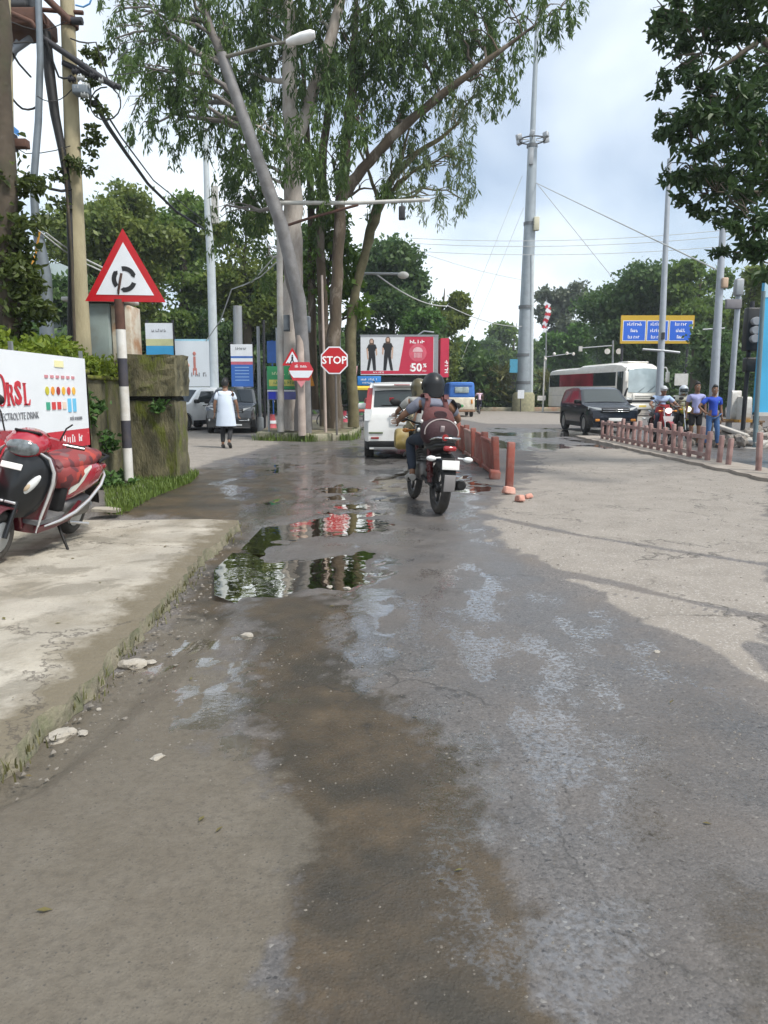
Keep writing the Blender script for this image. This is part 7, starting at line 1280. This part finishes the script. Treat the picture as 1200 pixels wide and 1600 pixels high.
wire('pale cable dropping from the eucalyptus to the white lamp post', [P(430,400,22.5), P(395,440,26), P(362,452,29), P(345,500,30), P(322,533,30.5)], .022, CABW, 0.); wire('second pale cable near the tallest trunk', [P(432,410,22.5), P(408,432,24), P(378,447,27)], .02, CABW)
wire('coil of thin cable below the crossarm insulators', [P(165+24*math.cos(R(a)), 162+26*math.sin(R(a)), 11.2) for a in range(-60,300,24)], .010, CABLE)
for i, (a, c, e) in enumerate((((170,90),(190,68),(225,62)), ((176,100),(200,78),(225,70)), ((170,118),(200,115),(230,110)))): wire(['looping twig like wire above the crossarm tip', 'second looping wire just under the first above the crossarm tip', 'straighter thin wire at the height of the crossarm tip'][i], [P(*a,11.6), P(*c,13), P(*e,15)], .008, CABLE)
wire('cable running from the left pole bracket to the steel pole', [P(5,60,9.9), P(30,100,10.5), P(48,120,11)], .014, CABLE); wire('low cable from the left edge to the tan pole', [P(-10,258,10.2), P(60,285,10.8), P(112,296,11.3)], .02, CABLE, .06); wire('blue cable curling at the top beside the tan pole', [P(118,8,11.3), P(130,11,11.3), P(140,6,11.3), P(147,-12,11.3)], .012, M('cable_blue', (.08,.25,.5), .6))
for i, (a, c, e, lab) in enumerate([((-10,20),(60,48),(108,30),'dark cable slung under the transformer platform to the tan pole'), ((-10,60),(40,66),(75,60),'short dark cable at the left edge below the transformer'), ((72,62),(92,120),(112,118),'dark cable looping from the cable bundle to the crossarm'), ((58,150),(85,158),(112,140),'thin cable between the bent steel pole and the insulators'), ((110,60),(150,66),(172,134),'thin cable from the clamp of the tan pole to the crossarm tip'),
        ((10,140),(35,170),(60,165),'cable sagging between the left pole and the bent steel pole'), ((-10,200),(40,240),(110,228),'lower cable sagging from the left edge to the tan pole')]):
    wire(lab, [P(*a,10.9), P(*c,11.1), P(*e,11.25)], .007+.004*(i % 3), CABLE, .03)
# flag, far posts, blue direction sign
t, b0 = pole('pennant_pole', 'thin pole with a drooping red and white striped pennant right of the mast', [(PX(853,72),72,-.1), P(854,468,72)], [.07,.05], GALV, 'flag')
for k in range(9): mb = MB(); q = P(855+2.2*math.sin(k*.7)-.3*k, 476+5*k, 71.8)-b0; mb.box(q, (.62-.035*k,.05,.36), rot=(0,.5+.12*math.sin(k*1.3),.4*math.sin(k))); mb.build('stripe', RED if k % 2 else SIGNW, t)
t, b0 = pole('lamp_post', 'slim post with small white globes by the roundabout, left of the bus', [(PX(849,56),56,-.1), P(851,556,56)], [.07,.05], PALEP, 'lamp post')
mb = MB(); mb.tube([P(851,558,56)-b0, P(893,552,56)-b0], .03, 5); mb.build('arm', GALV, t)
for px, py in ((852,561),(866,553),(886,552),(896,553)): mb = MB(); mb.ball(P(px,py,56)-b0, .12, 8, 6); mb.build('globe', PW, t)
mb = MB(); mb.box(P(846,622,56)-b0, (.6,.1,.35)); mb.build('base_sign', PW, t)
t, b0 = pole('signal_post', 'signal post with two round discs and a long arm seen above the bus roof', [(PX(957,60),60,-.1), P(958,532,60)], [.09,.07], GALV, 'traffic signal')
mb = MB(); mb.tube([P(958,540,60)-b0, P(906,544,60)-b0], .05, 6); mb.build('arm', GALV, t); mb = MB(); mb.box(P(907,545,60)-b0, (.25,.2,.4)); mb.build('lamp', PALEP, t)
for px in (949,967): mb = MB(); mb.lathe([(.22,-.03),(.22,.03)], tuple(P(px,549,59.8)-b0), 'y', 18); mb.build('disc', PW, t)
Yd = 57.; t = thing('direction_sign', 'big blue direction sign in a yellow frame above the bus', 'sign', (PX(1020,Yd), Yd, 0)); k = Yd/FPX
def dq(x0, x1, y0, y1): return [((x0-1020)*k, PZ(y1,Yd)), ((x1-1020)*k, PZ(y1,Yd)), ((x1-1020)*k, PZ(y0,Yd)), ((x0-1020)*k, PZ(y0,Yd))]
plate(t, 'frame', dq(965,1076,493,537), M('frame_yellow', (.50,.32,.02), .5, var=.06), 0, .12); DSB = M('direction_blue', (.02,.12,.60), .45, var=.05)
for i, (x0, x1) in enumerate(((968,1003),(1004.5,1037),(1038.5,1074))):
    f = plate(t, 'panel', dq(x0,x1,501,533), SIGNW, -.121, .006); plate(f, 'blue_field', dq(x0+1,x1-1,502,532), DSB, -.128, .004)
    for j, s_ in enumerate((((7,),(4,),(6,)),((7,),(7,),(6,)),((6,),(5,),(4,)))[i]): print_row(s_, .36, TXTW, f, (((x0+x1)/2-1020)*k, -.134, PZ(507+10*j,Yd)), (R(90),0,0), sx=.85)
for x in (970,1070): mb = MB(); mb.tube([((x-1020)*k,.15,-.1),((x-1020)*k,.15,PZ(495,Yd))], .10, 8); mb.build('post', DKST, t)
for (x0, y0, x1, y1, Y, r0, r1, lab) in ((1031,640,1046,248,33,.17,.09,'tall pale tapered lamp post right of the bus'), (1116,655,1131,332,26.5,.17,.10,'grey pole behind the boy in blue with a small lantern box'), (1142,650,1156,435,24.5,.10,.08,'shorter grey pole with a square box on top near the traffic light')):
    t, b0 = pole('lamp_post', lab, [(PX(x0,Y),Y,-.1), P(x1,y1,Y)], [r0, r1], M('pole_bluegrey', (.36,.39,.43), .5, .3, var=.1), 'lamp post')
    if x0 == 1031:
        mb = MB(); mb.tube([P(1004,546,Y)-b0, P(1035,548,Y-.1)-b0, P(1062,551,Y)-b0], .06, 6); mb.build('crossarm', GALV, t); mb = MB(); mb.box(P(1036,525,Y-.2)-b0, (.12,.1,.3)); mb.build('clamp', DKST, t)
    elif x0 == 1116:
        mb = MB(); mb.box(P(1132,442,Y-.15)-b0, (.2,.2,.34), bev=.03); mb.build('lantern_box', M('lantern_tan', (.48,.34,.24), .5), t); mb = MB(); mb.tube([P(1098,515,Y)-b0, P(1132,513,Y)-b0], .03, 5); mb.build('crossarm', GALV, t); mb = MB(); mb.tube([P(1134,332,Y)-b0+Vector((.12,.3,-.4)), P(1128,470,Y)-b0+Vector((.1,.3,0))], .05, 6); mb.build('side_pipe', DKST, t)
    else:
        mb = MB(); mb.box(P(1154,449,Y-.1)-b0, (.24,.24,.5), bev=.02); mb.build('top_box', GALV, t); mb = MB(); mb.box(P(1146,475,Y-.1)-b0, (.5,.12,.3), bev=.02); mb.build('side_box', M('dim_grey', (.18,.17,.18), .6), t)
# traffic light cluster at right
t = thing('traffic_light', 'black traffic light with three hooded lenses beside the blue hoarding at right', 'traffic light', (PX(1166,22.5), 22.5, 0)); k = 22.5/FPX
mb = MB(); mb.tube([(.05,.15,-.1),(.05,.15,PZ(470,22.5))], .07, 8); mb.build('post', DKST, t); mb = MB(); mb.box((0,0,PZ(515,22.5)), (.40,.28,1.25), bev=.04); hd_ = mb.build('signal_head', M('signal_black', (.012,.013,.014), .5), t); mb = MB(); mb.box((.12,0,PZ(570,22.5)), (.5,.28,.42), bev=.04); mb.build('lower_box', MATS['signal_black'], t)
for y in (503,517,530): mb = MB(); mb.lathe([(.11,0),(.12,-.16),(.11,-.17)], (0,-.14,PZ(y,22.5)), 'y', 14); mb.build('hood', M('hood_grey', (.30,.31,.33), .5), hd_)
t = thing('hoarding', 'tall light blue hoarding with a white lower edge at the right edge of the picture', 'hoarding', (PX(1182,20.5), 20.5, 0)); HB = M('hoarding_blue', (.05,.36,.62), .5, var=.25, scale=.6)
mb = MB(); mb.box((2.0,0,(PZ(648,20.5)+PZ(437,20.5))/2), (4.1,.12,PZ(437,20.5)-PZ(648,20.5))); mb.build('panel', HB, t); mb = MB(); mb.box((2.0,-.03,PZ(647,20.5)), (4.1,.14,.10)); mb.build('lower_edge', PALEP, t); mb = MB(); mb.box((2.0,-.065,PZ(450,20.5)), (4.08,.02,.5)); mb.build('pale_top_band', M('hoarding_pale', (.40,.58,.68), .5, var=.15), t)
for x in (.1,2.0,3.9): mb = MB(); mb.box((x,.12,PZ(437,20.5)/2), (.12,.12,PZ(437,20.5))); mb.build('leg', DKST, t)
print_row((4,), .9, TXTW, t, (1.6,-.07,PZ(540,20.5)), (R(90),0,0)); 
t, b0 = pole('post', 'slim dark post in front of the light blue hoarding', [(PX(1186,19.2),19.2,-.1), P(1193,455,19.2)], [.06,.05], M('teal_grey', (.12,.17,.19), .6), 'post')
# construction clutter at right
for i, (px, Y, w_, h_, m, lab) in enumerate(((1141,24.5,.34,.95,PW,'narrow white drum behind the boy in blue'), (1156,24.2,.5,.75,PW,'wide white water container beside the traffic light post'))):
    t = thing('drum', lab, 'container', (PX(px,Y), Y, .55)); mb = MB(); mb.rings([oval(0,w_/2,h_/2,h_/2,6)]+[oval(.3,w_/2,h_/2,h_/2,6)], True, True); mb.build('body', m, t); mb = MB(); mb.box((.15,0,-.02), (.5,w_*1.3,.08)); mb.build('tray', M('tray_orange', (.45,.24,.05), .6, var=.4, scale=5), t)
t = thing('stall_table', 'rough timber stall counter under the white containers', 'table', (PX(1150,24.6), 24.6, 0)); mb = MB(); mb.box((.1,0,.5), (1.5,.7,.06)); mb.build('top', M('rough_timber', (.20,.13,.08), .9, var=.3), t)
for x in (-.6,.75):
    for y in (-.3,.3): mb = MB(); mb.box((x,y,.24), (.07,.07,.5)); mb.build('leg', MATS['rough_timber'], t)
DEB = M('debris', (.27,.245,.22), .9, var=.35, scale=5, bump=.5, dirt=(.12,.09,.06), damt=.7); rr = random.Random(9); ms = []
for k in range(6): mb = MB(); rock(mb, (0,0,0), (1,.8,.55), 60+k); ms.append(mb.data('rubble', DEB))
t = thing('rubble_heap', 'heap of broken grey concrete rubble at the right edge below the blue hoarding', 'rubble', (PX(1170,20), 20, 0))
for k in range(80):
    a = rr.gauss(0, 1.0); d = rr.gauss(0,.6); h = max(0, .5-.25*abs(a))*rr.random(); o = link('chunk', ms[k % 6], t, (a*1.1+.4, d, h), (rr.random()*3, rr.random()*3, rr.random()*3)); s = rr.uniform(.06,.26); o.scale = (s, s, s)
for k in range(6): mb = MB(); mb.box((0,0,0), (rr.uniform(.6,1.5),rr.uniform(.3,.6),.10), bev=.02); mb.build('slab', M('debris_slab', (.40,.38,.35), .9, var=.2, dirt=(.2,.18,.15)), t, (rr.uniform(-.9,1.6), rr.uniform(-.9,.2), rr.uniform(.1,.45)), (rr.uniform(-.3,.3), rr.uniform(-.35,.35), rr.uniform(0,3)))
t = thing('white_signboard', 'small pale square board behind the riders under the trees', 'sign', (PX(1063,40), 40, 0)); mb = MB(); mb.box((0,0,PZ(593,40)), (.7,.06,.62)); mb.build('board', PALEP, t); mb = MB(); mb.tube([(0,.05,-.1),(0,.05,PZ(590,40))], .05); mb.build('post', DKST, t)
# red and white bits at the street corner
for i, (px, Y, c, lab) in enumerate(((424,25.2,(.55,.12,.14),'small pink red plastic stool beside the green notice hoarding foot'), (537,30.5,(.55,.08,.12),'red plastic cone shape beside the cycle rickshaw'))):
    t = thing('plastic_stand', lab, 'stand', (PX(px,Y), Y, .25)); mb = MB(); mb.lathe([(.16,0),(.15,.03),(.10,.42),(.12,.45)], (0,0,0), 'z', 14); mb.build('body', M('plastic%d' % i, c, .5), t); mb = MB(); mb.lathe([(.145,0),(.135,.1)], (0,0,.15), 'z', 14); mb.build('white_band', SIGNW, t)
t = thing('paper_poster', 'pale sheet pasted on the mast plinth in the roundabout', 'poster', (PX(814,58.2), 58.2, 0)); mb = MB(); mb.box((0,0,1.35), (.5,.04,.65)); mb.build('sheet', SIGNW, t); mb = MB(); mb.tube([(0,.04,0),(0,.04,1.4)], .03); mb.build('stake', DKST, t)
print('OBJECTS', len(bpy.data.objects), 'TRIS', sum(len(o.data.polygons)*2 for o in bpy.data.objects if o.type == 'MESH'))
